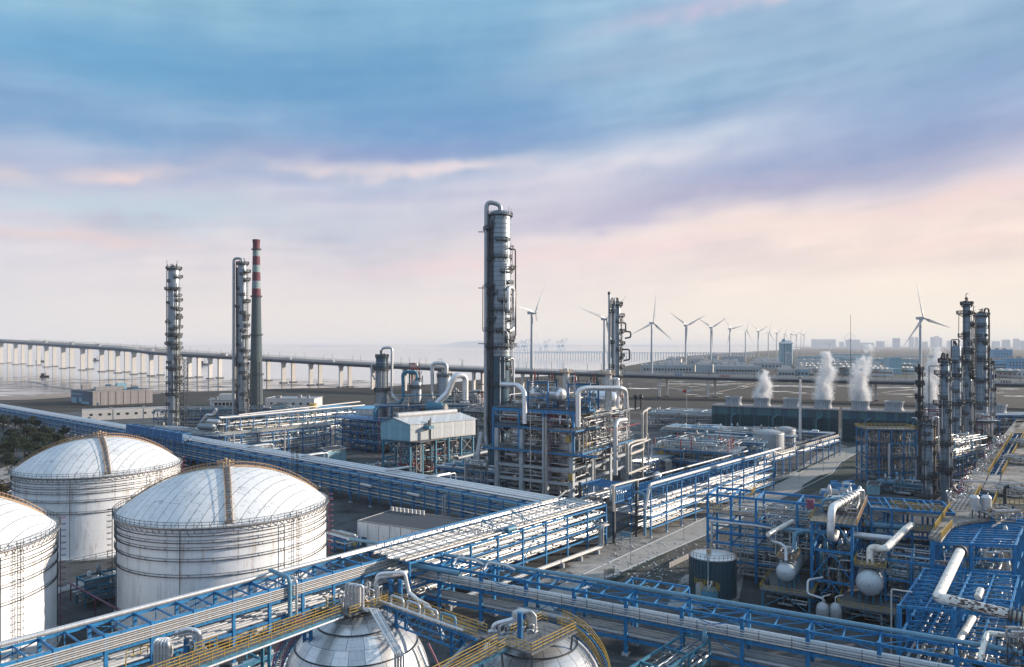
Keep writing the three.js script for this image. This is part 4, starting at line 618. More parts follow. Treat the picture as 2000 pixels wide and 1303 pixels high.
column({
  label: 'tall column with a grey side pipe standing left of the red and white chimney', dress: 14, x: 473.5, Z: 460, h: 110, seed: 5, r: 2.75, sections: [[0, 2.8, M.column], [60, 2.8, M.column], [110, 2.6]], hoops: [8, 3.3, 0.2], hoopMat: M.pipeCream,
  platforms: [[110.4, 0, 6.3, 1.3], [105.5, -0.8, 1.0, 2.4], [100.5, -0.7, 0.9, 2.2], [87, -0.7, 1.2, 2.2], [78, -0.6, 0.8, 1.8], [72, -0.6, 0.8, 1.8], [65, -0.6, 1.4, 1.8], [56, -0.6, 1.4, 1.8], [48, 0, 6.3, 1.1], [40, -0.6, 1.2, 1.8], [30, -0.6, 1.2, 1.8]],
  ladders: [[0.1, 30, 65], [0.15, 65, 105], [2.7, 20, 108]], nozzles: [[1.1, 65, 0.6, 0.5], [0.8, 58, 0.7, 0.5], [1, 98, 0.5, 0.4]],
  pipes: [[[[-1.6, 1.5, 109], [-1.6, 1.5, 113.6], [2.6, 3.0, 113.6], [2.6, 3.0, 16], [6, 3.0, 14]], 0.8, M.silverDull], [[[1.1, 2.85, 110], [1.1, 2.85, 14]], 0.3, M.pipeDark], [[[0.5, 2.5, 108], [0.5, 2.5, 14]], 0.35, M.pipeDark], [[[0.6, 0.4, 86], [0.6, 0.4, 20]], 0.2, M.pipeCream]],
  supports: [[3.0, 30, 17, 5]], extra(t, pol, X) { seed(42); topClutter(t, X, 460, 110.4, 2.8, 8); },
});
lattice('stair_tower', 'dark lattice stair tower between the grey piped column and the chimney', (496 - 1000) / F * 462, 462, 5.6, 5, 49.5, 4.6);
{ // banded chimney
  const Z = 750, X = (500.5 - 1000) / F * Z, t = thing('chimney', 'tall tapering chimney with red and white bands at its top', 'chimney', V(X, 0, -Z)), C = V(X, 0, -Z), Y = (y) => EYE - (y - HORIZON) * Z / F, R = (y) => lerp(6.5, 3.25, clamp(y / 166, 0, 1));
  const b = [[0, M.chimney], [Y(580), M.chimneyRed], [Y(564), M.chimneyWhite], [Y(549), M.chimneyRed], [Y(532), M.chimneyWhite], [Y(518), M.chimneyRed], [Y(501), M.chimneyWhite], [Y(488), M.chimneyRed], [166]];
  for (let k = 0; k < b.length - 1; k++) mb().lathe(C, [[R(b[k][0]) + (k ? 0.04 : 0), b[k][0]], [R(b[k + 1][0]) + (k ? 0.04 : 0), b[k + 1][0]]], 36).build(k ? 'painted_band' : 'shaft', b[k][1], t);
  mb().lathe(C, [[3.3, 160], [3.75, 165.4], [3.75, 166.5], [3.0, 166.5], [2.9, 150]], 36).build('mouth', M.chimneyRed, t);
  for (const y of [Y(488), Y(580), 70, 30]) { const r = R(y), p = mb().lathe(C, [[r, y - 0.6], [r + 1.2, y - 0.2], [r + 1.2, y], [r, y]], 32).build('gallery', M.iron, t); mb().rail(Array.from({ length: 25 }, (_, k) => V(X + (r + 1.1) * Math.cos(k / 12 * PI), y, -Z + (r + 1.1) * Math.sin(k / 12 * PI))), 1.3, 2, 0.16, 1).build('railing', M.iron, p); }
  for (let y = 8; y < Y(582); y += 7.5) mb().ring(C, R(y) + 0.03, y, 0.22, 32).build('hoop', M.iron, t); settle(t);
}
column({
  label: 'dark column with pipe loops on its right flank standing behind the reactor block', dress: 26, x: 1203, Z: 335, h: 78, seed: 6, r: 2.05, mat: M.silverDull, sections: [[0, 2.1, M.column], [78, 2.0]], hoops: [20, 3.1, 0.16],
  platforms: [[78.2, -0.8, 3.6, 1.2], [73, -0.9, 0.8, 2.0], [66, -0.9, 0.9, 2.4], [60.5, -0.9, 0.9, 2.2], [55, -0.9, 0.9, 2.0], [50, -0.8, 0.9, 1.8], [45, -0.8, 3.4, 1.3], [40, -0.8, 0.9, 1.8]],
  ladders: [[0.2, 36, 74]], nozzles: [[0.5, 62, 0.6, 0.3]],
  pipes: [[[[1.2, 2.9, 83], [1.2, 2.9, 30]], 0.5, M.silverDull], [[[0.5, 1.9, 81], [0.5, 1.9, 30]], 0.42, M.silver], [[[0.3, 1.1, 78], [0.5, 1.1, 30]], 0.3, M.silverDull], [[[0.2, 0.4, 70], [2.4, 0.3, 70], [2.4, 0.3, 66], [4.6, 0.2, 66], [4.6, 0.2, 63.5], [2, 0.2, 63]], 0.36, M.iron], [[[0.2, 0.4, 58], [4, 0.2, 58], [4.2, 0.2, 53.5], [1.4, 0.2, 53]], 0.36, M.iron], [[[0.7, 0.7, 72], [0.7, 0.7, 32]], 0.2, M.pipeCream]],
  extra(t, pol, X) { seed(43); topClutter(t, X, 335, 78.2, 2.1, 7); mb().lathe(V(pol(3.3, 2.9, 0).x, 0, pol(3.3, 2.9, 0).z), [[0.55, 82.6], [0.62, 83.4], [0.4, 84], [0.02, 84.1]], 10).build('cap', M.dark, t); },
});

/* the dark column group at the right */
const RC = (o) => column({ dress: 6, mat: M.columnDark, hoops: [8, 2.6, 0.13], hoopMat: M.iron, category: 'column', ...o });
RC({ label: 'thin dark vent stack with four ring platforms, left of the dark column group', name: 'vent_stack', x: 1796, Z: 300, h: 52, r: 0.7, seed: 61, sections: [[0, 0.75, M.pipeDark], [52, 0.65]], hoops: null, platforms: [[50, 0, 6.3, 1.1], [44.5, 0, 6.3, 1.0], [38.5, 0, 6.3, 1.0], [32, 0, 6.3, 1.0]], ladders: [[0.4, 20, 50]], pipes: [[[[0.2, 2.6, 53.5], [0.6, 2.6, 20]], 0.14, M.iron]] });
RC({ label: 'stout grey column with a cream riser pipe, lowest and nearest of the dark column group', x: 1812, Z: 280, h: 30, r: 1.95, seed: 62, sections: [[0, 2.0, M.columnDark], [30, 1.9]], hoops: [2, 3.1, 0.14], platforms: [[30.2, 0, 6.3, 1.2], [23, 0, 6.3, 1.5], [10, -0.6, 3.8, 1.4], [3.4, 0, 6.3, 2.4]], ladders: [[2.6, 4, 29]], railMat: M.iron, pipes: [[[[0.5, 0.35, 29], [0.5, 0.35, 1]], 0.36, M.ochre], [[[0.4, 1.9, 6], [1.2, 1.7, 7], [1.2, 1.7, 0]], 0.4, M.silverDull], [[[0, 1.2, 30.5], [0.2, 1.0, 33], [1.6, 0.4, 33], [1.6, 0.4, 20]], 0.3, M.silver]], extra(t, pol, X) { seed(44); topClutter(t, X, 280, 30.2, 2, 12); } });
RC({ label: 'slim column with a black pipe frame on its left in the dark right group', x: 1845.5, Z: 285, h: 53.5, r: 1.5, seed: 63, sections: [[0, 1.55, M.columnDark], [26, 1.5, M.columnDark], [53.5, 1.45]], platforms: [[53.7, 0, 6.3, 0.9], [49, 1.6, 3.9, 2.2], [37.5, 1.4, 4, 2.6], [22, 0, 6.3, 1.2], [12, 0, 6.3, 1.2]], ladders: [[2.9, 22, 53]], pipes: [[[[0.3, 2.4, 52], [5.2, 3.0, 52], [5.2, 3.0, 26]], 0.16, M.iron], [[[0.5, 0.6, 50], [0.5, 0.6, 2]], 0.26, M.silverDull], [[[0.5, 0.1, 46], [0.7, 0.1, 2]], 0.3, M.pipeCream]], extra(t, pol, X) { seed(45); topClutter(t, X, 285, 53.7, 1.5, 7); } });
RC({ label: 'round topped dark column between the slim column and the tallest of the dark group', x: 1868, Z: 335, h: 59, r: 1.85, seed: 64, sections: [[0, 1.9, M.columnDark], [59, 1.85]], platforms: [[46, 0, 6.3, 0.8], [54, -0.4, 1.2, 1.4], [33, 0, 6.3, 0.9]], ladders: [[0.6, 20, 58]], pipes: [[[[0, 1.6, 59.5], [0.2, 1.5, 62.4], [1.2, 2.8, 62.4], [1, 2.9, 30]], 0.24, M.iron], [[[0.5, 0.2, 58], [0.5, 0.2, 4]], 0.3, M.pipeGrey]], extra(t, pol, X) { seed(46); topClutter(t, X, 335, 59.6, 1.6, 6); } });
RC({ label: 'tallest, thinnest column of the dark group on the right, hooked vent on top', x: 1888.5, Z: 340, h: 78.5, r: 1.65, seed: 65, sections: [[0, 2.2, M.columnDark], [44, 2.1, M.columnDark], [45.5, 1.65, M.columnDark], [78.5, 1.6]], platforms: [[78.7, 0, 6.3, 1.1], [74.5, 1.6, 4.2, 2.6], [69, -0.6, 0.9, 1.6], [64, 1.8, 4.0, 2.0], [57.5, -0.8, 4, 1.6], [52, 0, 6.3, 1.2], [46, -0.7, 1.4, 1.8], [34, 0, 6.3, 1.1]], ladders: [[0.3, 30, 78], [2.7, 50, 78]], pipes: [[[[0.1, 2.2, 78], [0.3, 2.3, 83.4], [-0.8, 1.4, 83.6]], 0.17, M.iron], [[[0.7, 0.1, 75], [2.0, 0.1, 75], [2.0, 0.1, 50], [0.8, 0.3, 47], [1.4, 0.3, 4]], 0.3, M.iron], [[[2.4, 3.0, 74], [2.6, 3.0, 60]], 0.14, M.iron], [[[0.6, 1.2, 44], [0.6, 1.2, 4]], 0.34, M.silverDull]], extra(t, pol, X) { seed(47); topClutter(t, X, 340, 78.7, 1.7, 7); } });
RC({ label: 'thick dark column with a pipe arch on top, right of the tallest dark one', x: 1917, Z: 380, h: 75, r: 2.8, seed: 66, sections: [[0, 2.85, M.columnDark], [75, 2.75]], hoops: [6, 3.6, 0.16], platforms: [[75.3, 0, 6.3, 1.1], [70, 1.6, 4, 2], [62, 0, 6.3, 0.7], [52, -0.8, 2.8, 1.3], [42, 1, 3.8, 1.5], [30, 0, 6.3, 1]], ladders: [[2.9, 30, 75]], nozzles: [[1.4, 65, 0.4, 0.6], [1.5, 48, 0.4, 0.6], [1.4, 33, 0.5, 0.6], [1.3, 20, 0.5, 0.6]], pipes: [[[[-1.2, 1.2, 76], [-1.2, 1.0, 78.6], [0.8, 0.1, 78.6], [1.1, 0.05, 70], [1.1, 0.05, 30]], 0.42, M.iron], [[[1.4, 0.0, 74], [1.4, 0.0, 60]], 0.14, M.iron], [[[0, 1.0, 12], [2, 0.6, 12], [3, 0.4, 0]], 0.5, M.silverDull]], extra(t, pol, X) { seed(48); topClutter(t, X, 380, 75.4, 2.6, 8); } });
RC({ label: 'thin grey column partly hidden at the right end of the dark group', x: 1934.5, Z: 400, h: 50, r: 1.25, seed: 67, sections: [[0, 1.3, M.columnDark], [50, 1.2]], platforms: [[50.2, 0, 6.3, 0.9], [43, -0.7, 0.9, 1.6], [36, -0.7, 0.9, 1.6], [28, -0.7, 0.9, 1.6]], ladders: [[0.2, 20, 50]], extra(t, pol, X) { seed(49); topClutter(t, X, 400, 50.2, 1.2, 4); } });

/* squat columns with gooseneck pipes behind the white house */
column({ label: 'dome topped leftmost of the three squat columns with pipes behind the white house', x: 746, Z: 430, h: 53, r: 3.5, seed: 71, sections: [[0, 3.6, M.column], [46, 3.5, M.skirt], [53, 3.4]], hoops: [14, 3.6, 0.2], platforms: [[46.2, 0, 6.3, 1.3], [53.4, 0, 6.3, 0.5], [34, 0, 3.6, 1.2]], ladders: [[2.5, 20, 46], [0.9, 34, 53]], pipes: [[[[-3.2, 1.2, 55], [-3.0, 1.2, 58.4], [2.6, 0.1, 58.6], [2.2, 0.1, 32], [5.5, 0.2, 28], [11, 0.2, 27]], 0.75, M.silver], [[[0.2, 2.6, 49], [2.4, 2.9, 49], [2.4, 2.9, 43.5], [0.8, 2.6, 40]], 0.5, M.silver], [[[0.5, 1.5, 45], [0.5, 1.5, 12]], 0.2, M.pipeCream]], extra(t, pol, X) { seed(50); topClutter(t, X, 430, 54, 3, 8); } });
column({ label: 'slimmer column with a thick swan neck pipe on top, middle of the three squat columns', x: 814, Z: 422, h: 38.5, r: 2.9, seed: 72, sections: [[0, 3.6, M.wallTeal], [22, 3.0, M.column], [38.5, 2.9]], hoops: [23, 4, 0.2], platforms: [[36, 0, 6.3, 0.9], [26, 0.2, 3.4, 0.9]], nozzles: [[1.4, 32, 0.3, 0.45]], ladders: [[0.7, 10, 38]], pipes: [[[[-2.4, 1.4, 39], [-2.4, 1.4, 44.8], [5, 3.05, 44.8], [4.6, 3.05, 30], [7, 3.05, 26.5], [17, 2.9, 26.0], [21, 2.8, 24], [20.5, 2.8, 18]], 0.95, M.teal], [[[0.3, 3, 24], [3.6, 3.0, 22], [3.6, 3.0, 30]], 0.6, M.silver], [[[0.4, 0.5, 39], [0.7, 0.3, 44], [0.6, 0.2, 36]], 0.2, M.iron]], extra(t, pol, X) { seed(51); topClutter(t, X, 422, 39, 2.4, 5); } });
column({ label: 'wide silver column with an arched pipe to its left, rightmost of the three squat columns', x: 868, Z: 432, h: 42, r: 4.1, seed: 73, sections: [[0, 4.2, M.column], [42, 4.1]], hoops: [16, 4.2, 0.2], platforms: [[42.3, 0, 6.3, 0.5], [24, 0, 6.3, 1]], nozzles: [[0.6, 30, 0.4, 0.5]], ladders: [[2.6, 12, 42]], pipes: [[[[-2, 0.9, 43], [-2, 0.8, 49.4], [3.2, 2.9, 49.6], [2.6, 2.9, 26], [6, 3.0, 23.5], [11, 2.9, 23]], 1.05, M.silver]], extra(t, pol, X) { seed(52); topClutter(t, X, 432, 42.4, 3.6, 12, M.galv); } });
{ const Z = 405, t = thing('duct_pipe', 'fat S shaped silver duct arching over beside the rightmost squat column', 'duct', V(at(878, 780, Z).x, 0, -Z)); mb().pipe([at(846, 806, Z), at(855, 786, Z), at(874, 768, Z), at(888, 733, Z), at(909, 733, Z + 4), at(909, 782, Z + 4)], px(6, Z), 7, 16, 7).build('duct', M.silverBright, t); mb().drum(at(836, 795, Z), at(862, 797, Z), 3.2, 20).build('drum', M.teal, t); mb().tube(at(862, 797, Z), at(872, 797, Z - 1), 2.4, 18).build('end_cap', M.pipeCream, t); settle(t); }

/* ---------- process structures ---------- */
/* a steel or concrete frame with floors: O corner on the ground, u along the front, n to the back */
function frameOf(t, o) { // xs, ys: column lines along u and n; levels: [{h, slab, rail, ...}]
  const P = (l, s, h) => o.O.clone().addScaledVector(o.u, l).addScaledVector(o.n, s).setY(h), steel = o.steel ?? M.blue, cw = o.cw ?? 0.5, top = o.levels[o.levels.length - 1].h, H0 = o.h0 ?? 0;
  for (const l of o.xs) for (const s of o.ys) mb().bar(P(l, s, H0), P(l, s, o.colTop ?? top), cw, cw, o.u).build('column', o.colMat ?? steel, t);
  o.levels.forEach((q, i) => {
    const bh = q.bh ?? 0.45, m = q.mat ?? steel, e = 0.013 * i;
    for (const s of o.ys) for (let k = 0; k < o.xs.length - 1; k++) mb().bar(P(o.xs[k] + cw / 2, s, q.h - bh / 2), P(o.xs[k + 1] - cw / 2, s, q.h - bh / 2), (q.bw ?? 0.3) + e, bh).build('beam', m, t);
    for (const l of o.xs) for (let k = 0; k < o.ys.length - 1; k++) mb().bar(P(l, o.ys[k] + cw / 2, q.h - bh / 2 - 0.03), P(l, o.ys[k + 1] - cw / 2, q.h - bh / 2 - 0.03), (q.bw ?? 0.28) + e, bh).build('beam', m, t);
    if (q.slab) { const [l0, l1, s0, s1] = q.slab; mb().box(P((l0 + l1) / 2, (s0 + s1) / 2, q.h + 0.09), l1 - l0, 0.16, s1 - s0, o.u).build('floor_deck', q.deckMat ?? M.grate, t); if (q.rail !== false) mb().rail([P(l0, s0, q.h + 0.17), P(l1, s0, q.h + 0.17), P(l1, s1, q.h + 0.17), P(l0, s1, q.h + 0.17), P(l0, s0, q.h + 0.17)], 1.1, 1.8, q.railT ?? 0.08, 1).build('railing', q.railMat ?? M.yellow, t); }
  });
  for (const [l0, l1, s, h0, h1, k] of o.braces ?? []) { const b = mb(); if (k === 'A') { b.bar(P(l0, s, h0), P((l0 + l1) / 2, s, h1), 0.22, 0.22); b.bar(P(l1, s, h0), P((l0 + l1) / 2, s, h1), 0.2, 0.24); } else { b.bar(P(l0, s, h0), P(l1, s, h1), 0.2, 0.22); b.bar(P(l1, s, h0), P(l0, s, h1), 0.18, 0.2); } b.build('brace', steel, t); }
  return P;
}
/* loose piping, pumps and small vessels inside a frame: every run is a part of the unit */
function innards(t, P, box, n, mats, rmax = 0.3) {
  const [l0, l1, s0, s1, h0, h1] = box, far = P((l0 + l1) / 2, (s0 + s1) / 2, 0).length() > 235, bin = new Map(); n = Math.round(n * (far ? 2 : 1.3));
  for (let k = 0; k < n; k++) {
    const q = rnd(), r = rr(0.07, rmax), m = pick(mats), R3 = () => [rr(l0, l1), rr(s0, s1), rr(h0, h1)]; let [a, b, c] = R3();
    if (q < (rmax < 0.21 ? 2 : rmax < 0.27 ? 0.95 : 0.82)) { const pts = [P(a, b, c)]; for (let j = 0; j < 4; j++) { const w = Math.floor(rnd() * 3); if (w === 0) a = rr(l0, l1); else if (w === 1) b = rr(s0, s1); else c = rr(h0, h1); pts.push(P(a, b, c)); } for (let j = pts.length - 1; j > 0; j--) if (pts[j].distanceTo(pts[j - 1]) < 0.5) pts.splice(j, 1); if (pts.length > 1) { if (far) { if (!bin.has(m)) bin.set(m, mb()); bin.get(m).pipe(pts, r, r * 2.6, r > 0.25 ? 8 : 5, 2); } else mb().pipe(pts, r, r * 2.6, r > 0.25 ? 9 : 6, 2).build('pipe', m, t); } }
    else if (q < 0.9) { const sc = Math.min(1, rmax / 0.34), L = rr(2, 5); mb().drum(P(a, b, c), P(Math.min(l1, a + L), b, c), rr(0.4, 0.9) * sc * sc, 12).build('exchanger', m, t); }
    else { mb().lathe(P(a, b, c), [[0.01, -0.2], [0.5, 0], [0.55, rr(1, 2.4)], [0.3, 2.6], [0.01, 2.7]].sort((x, y) => x[1] - y[1]), 12, true).build('small_vessel', m, t); }
  }
  for (const [m, b] of bin) b.build('small_pipework', m, t).userData.kind = 'stuff';
}
{ // the concrete reactor block in the middle
  const O = V(-9.3, 0, -299.5), t = thing('reactor_block', 'concrete frame with blue upper steel holding two silver vessels and two drums', 'reactor structure', O.clone()); seed(81);
  const u = U(0.85, -0.527), n = U(0.527, 0.85), xs = [4, 15.5, 26.5, 37.5], ys = [0, 17, 34, 51];
  const P = frameOf(t, { O, u, n, xs, ys, cw: 1.7, colMat: M.concrete, colTop: 27, levels: [{ h: 7.9, mat: M.concrete, bh: 1.1, bw: 0.9 }, { h: 13.2, mat: M.concrete, bh: 1.1, bw: 0.9, slab: [4, 38, 0.9, 34], rail: false, deckMat: M.concreteDark }, { h: 19.2, mat: M.concrete, bh: 1.0, bw: 0.9, slab: [-1.5, 41, -2.2, 52], railMat: M.teal, railT: 0.07, deckMat: M.grate }] });
  for (let k = 0; k < 6; k++) mb().bar(P(-1.4 + k * 8.4, -2.2, 18.9), P(7 + k * 8.4, -2.2, 18.9), 0.4, 0.7).build('edge_beam', M.blue, t);
  for (let k = 0; k < 5; k++) mb().bar(P(41, -2 + k * 10.6, 18.9), P(41, 8.6 + k * 10.6, 18.9), 0.42, 0.7).build('edge_beam', M.blue, t);
  const F2 = { O, u, n, xs: [2.5, 14.5, 25.5, 38.5], ys: [-0.6, 17], cw: 0.72, h0: 19.3, steel: M.blue, levels: [{ h: 28.2, slab: [1.5, 14.5, -1.4, 17], railMat: M.teal, bh: 0.7 }, { h: 35, bh: 1.1 }], braces: [[2.5, 5.6, -0.6, 31.4, 34.6], [25.5, 28.4, -0.7, 31.4, 34.4], [35.6, 38.5, -0.7, 31.4, 34.4], [14.5, 17, -0.7, 31.4, 34.4]] }; frameOf(t, F2);
  mb().box(P(33, 5, 28.3), 17, 0.2, 20, u).build('floor_deck', M.grate, t); mb().rail([P(24.6, -5, 28.4), P(41.4, -5, 28.4), P(41.4, 15, 28.4)], 1.1, 1.8, 0.09).build('railing', M.iron, t); for (let k = 0; k < 3; k++) mb().bar(P(24.6 + k * 5.6, -5.1, 28), P(30.2 + k * 5.6, -5.1, 28), 0.3, 0.5).build('edge_beam', M.blue, t); mb().bar(P(41.5, -5, 28), P(41.5, 15, 28), 0.3, 0.5).build('edge_beam', M.blue, t);
  mb().box(P(20, 26, 35.1), 38, 0.3, 50, u).build('floor_deck', M.concreteDark, t);
  mb().rail([P(1, 1, 35.3), P(39, 1, 35.3), P(39, 51, 35.3)], 1.1, 2, 0.09).build('railing', M.iron, t);
  // back and right concrete bays
  for (const [l, s] of [[37.5, 17], [37.5, 34], [37.5, 51], [20, 51], [4, 51]]) mb().bar(P(l, s, 19), P(l, s, 34.8), 1.6, 1.6, u).build('column', M.concreteLight, t);
  for (const [a, b] of [[0.4, 17], [17, 34], [34, 51]]) for (const h of [27, 33.6]) mb().bar(P(37.6, a, h), P(37.6, b, h), 0.9, 1.5).build('beam', M.concreteLight, t);
  // vessels
  for (const [l, s, r] of [[10.2, 7.5, 3.1], [31.6, 7.5, 3.3]]) {
    const c = P(l, s, 0); mb().lathe(c, [[r, 9], [r, 22], [r * 1.04, 22.2], [r * 1.04, 25], [r * 0.92, 26.6], [r * 0.6, 27.6], [0.05, 28]], 30, true).build('reactor_vessel', M.cladBright, t);
    for (let y = 10; y < 25; y += 1.9) mb().ring(c, r + 0.05, y, 0.14, 30).build('hoop', M.silverDull, t);
    mb().sweep(Array.from({ length: 25 }, (_, k) => { const a = k / 24 * PI * 2; return V(c.x + (r + 1.3) * Math.cos(a), 24.2, c.z + (r + 1.3) * Math.sin(a)); }), 0.32, 8, false, false).build('ring_main', M.silver, t);
    for (const sg of [-1, 1]) { mb().pipe([P(l + sg * (r + 0.4), s - 2.4, 24.2), P(l + sg * (r + 3.4), s - 3, 25.8), P(l + sg * (r + 3.6), s - 3, 27.8)], 0.34, 1, 8).build('pipe', M.silverBright, t); mb().pipe([P(l + sg * (r + 1.6), s - 3, 18.8), P(l + sg * (r + 1.6), s - 3.4, 15), P(l + sg * (r + 0.2), s - 3.4, 14.4)], 0.3, 1, 8).build('pipe', M.silver, t); }
    for (let k = 0; k < 5; k++) { const a = k * 1.26; mb().pipe([V(c.x + 2 * Math.cos(a), 27, c.z + 2 * Math.sin(a)), V(c.x + 2.4 * Math.cos(a), 30 + k * 0.5, c.z + 2.4 * Math.sin(a)), V(c.x + 4.5 * Math.cos(a), 30 + k * 0.5, c.z + 4.5 * Math.sin(a))], 0.25, 0.8, 8).build('pipe', pick(SHINY), t); }
  }
  // top drums, lattices, big silver ducts
  for (const [x, y, r, Z] of [[1095.5, 771, 2.75, 292], [1197.5, 780, 3.0, 288]]) { const e = at(x, y, Z), a = e.clone().addScaledVector(u, -13).addScaledVector(n, 2.5); mb().drum(a, e, r, 26, 0.5).build('reflux_drum', M.chrome, t); for (const k of [0.2, 0.8]) { const q = a.clone().lerp(e, k); mb().box(q.clone().setY((35.2 + q.y - r) / 2 + 0.5), 0.5, Math.max(0.6, q.y - r - 35.2 + 1.4), r * 1.5, u).build('saddle', M.blue, t); } mb().rail([e.clone().addScaledVector(n, -4).setY(36.6), e.clone().addScaledVector(n, -4).addScaledVector(u, -6).setY(36.6)], 1.3, 1.4, 0.12).build('railing', M.pipeWhite, t); }
  for (const [x0, x1, y0, y1, Z] of [[1031, 1070, 741, 797, 296], [1110, 1152, 745, 806, 284]]) {
    const a = at(x0, y1, Z), b = at(x1, y1, Z - 6), w = a.distanceTo(b), uu = b.clone().sub(a).setY(0).normalize(), nn = V(-uu.z, 0, uu.x).multiplyScalar(-1), top = EYE - (y0 - HORIZON) * Z / F, Q = (l, s, h) => a.clone().addScaledVector(uu, l).addScaledVector(nn, s).setY(h);
    for (const l of [0, w]) for (const s of [0, 6]) mb().bar(Q(l, s, 35.2), Q(l, s, top), 0.5, 0.5, uu).build('column', M.blue, t);
    for (const h of [39.2, top - 1.2]) for (const s of [0, 6]) mb().bar(Q(0, s, h), Q(w, s, h), 0.3, 0.45).build('beam', M.blue, t);
    for (const s of [0, 6]) { const b2 = mb(); b2.bar(Q(0, s, top - 1.4), Q(w, s, 39.3), 0.24, 0.26); b2.bar(Q(0, s, 39), Q(w * .55, s, 35.4), 0.2, 0.22); b2.bar(Q(w, s, 39), Q(w * .5, s, 35.4), 0.2, 0.22); b2.build('brace', M.blue, t); }
    mb().box(Q(w / 2, 3, top - 0.6), w + 1.2, 0.2, 7.4, uu).build('floor_deck', M.grate, t); mb().rail([Q(-.5, -.6, top - .5), Q(w + .5, -.6, top - .5), Q(w + .5, 6.6, top - .5)], 1.2, 1.5, 0.1).build('railing', M.iron, t);
    for (const l of [0.6, w - 0.8]) for (let k = 0; k < 3; k++) { const p = Q(l + k * 0.7, 2 + k, top - 0.5), m = mb().tube(p, p.clone().setY(top + 1.6), 0.3, 8); m.tube(p.clone().setY(top + 1.6), p.clone().setY(top + 3.4), 0.14, 6); m.box(p.clone().setY(top + 1.6), 0.9, 0.25, 0.9); m.build('relief_valve', k % 2 ? M.red : M.iron, t); }
    innards(t, Q, [0.5, w, 0.5, 5.5, 36, top - 1.4], 16, SHINY, 0.34);
    const st = Q(w + 3.2, 8, 0), pl = mb().lathe(V(st.x, 0, st.z), [[1.3, 35.2], [1.3, top + 3], [0.9, top + 4.4]], 16).build('vent_drum', M.concreteLight, t); mb().lathe(V(st.x, 0, st.z), [[1.3, top + 2.6], [2.6, top + 2.8], [2.6, top + 3.0], [1.3, top + 3.0]], 16).build('gallery', M.ochre, pl); mb().rail(Array.from({ length: 13 }, (_, k) => V(st.x + 2.5 * Math.cos(k / 6 * PI), top + 3, st.z + 2.5 * Math.sin(k / 6 * PI))), 1.1, 1.3, 0.1).build('railing', M.ochre, pl);
    mb().pipe([V(st.x, top + 1, st.z), V(st.x + 3.4, top + 1, st.z), V(st.x + 3.6, top + 1, st.z + 0.4), V(st.x + 3.6, 36, st.z + 0.4)], 0.6, 1.8, 12).build('pipe', M.silverBright, t);
  }
  mb().pipe([at(979, 751, 296), at(1010, 752, 289), at(1024.5, 763, 285), at(1025, 828, 284)], 0.95, 4, 16, 7).build('duct', M.silverBright, t);
  mb().pipe([at(1129, 834, 275), at(1129, 762, 275), at(1145, 758, 276), at(1215, 758, 280), at(1222, 764, 283), at(1223, 796, 284)], 0.95, 4.5, 16, 7).build('duct', M.silverBright, t);
  mb().pipe([at(1202, 928, 281), at(1202, 828, 281), at(1208, 821, 284), at(1222, 820, 290)], 0.9, 3.5, 16, 6).build('duct', M.silver, t);
  mb().tube(at(1061, 815, 279), at(1061, 964, 279), 0.5, 10).build('riser', M.silverDull, t); mb().tube(at(1066, 815, 279), at(1066, 964, 279), 0.42, 10).build('riser', M.pipeCream, t); mb().tube(at(1036, 800, 280), at(1036, 955, 280), 0.2, 8).build('riser', M.pipeCream, t); mb().tube(at(1074.5, 802, 279), at(1074.5, 940, 279), 0.14, 8).build('riser', M.magenta, t); mb().tube(at(1161, 880, 273), at(1161, 946, 273), 0.3, 8).build('riser', M.galv, t);
  // right flank pipe loops
  for (const [q, r, m] of [[[[1226, 921], [1226, 868], [1240, 862], [1262, 858], [1262, 800], [1270, 797]], 0.5, M.pipeCream], [[[1232, 928], [1232, 872], [1250, 866], [1270, 858], [1273, 864], [1273, 888], [1268, 895]], 0.4, M.pipeWhite], [[[1226, 926], [1240, 921], [1262, 912], [1272, 910]], 0.55, M.pipeCream], [[[1255, 934], [1255, 806], [1262, 801]], 0.42, M.pipeCream], [[[1266, 925], [1266, 850], [1262, 845]], 0.3, M.galv], [[[1230, 888], [1256, 878], [1256, 858]], 0.6, M.pipeCream]]) mb().pipe(q.map(([x, y], k) => at(x, y, 277 + (x - 1226) * 0.6)), r, 1.6, 10).build('pipe', m, t);
  for (const x of [1241, 1252]) { const p = at(x, 800, 300); const b = mb().tube(p.clone().setY(34), p.clone().setY(38.4), 0.35, 8); b.lathe(p.clone().setY(38.2), [[0.4, 0], [0.9, 0.6], [0.7, 1.6], [0.02, 2]], 10); b.build('vent_stack', M.dark, t); }
  mb().drum(P(38, 8, 21.6), P(38, 14, 21.6), 1.4, 16).build('exchanger', M.yellow, t); mb().box(P(36.6, -1.4, 24.6), 1.6, 2.4, 1, u).build('control_cabinet', M.yellow, t); mb().box(P(37.6, -1.2, 8.4 + 2), 1.4, 2.6, 1, u).build('control_cabinet', M.yellow, t);
  innards(t, P, [1, 38, 1, 16, 28.6, 34.5], 80, [...SHINY, M.red, M.pipeCream], 0.4); innards(t, P, [3, 38, 0, 16, 14, 18.5], 46, SHINY, 0.3); innards(t, P, [3, 38, 0, 16, 8.2, 12], 40, SHINY, 0.3); innards(t, P, [38, 40.5, 2, 50, 14, 34], 36, SUNNY, 0.4); innards(t, P, [3, 38, 0, 40, 0.5, 7], 50, SHINY, 0.35); innards(t, P, [2, 38, 0, 16, 19.6, 28], 40, SHINY, 0.26); innards(t, P, [2, 40, 8, 48, 35.4, 40], 60, [...SHINY, M.red], 0.26); innards(t, P, [38, 46, 4, 50, 19.5, 34], 16, [...SUNNY, M.red], 0.25);
  settle(t);
}
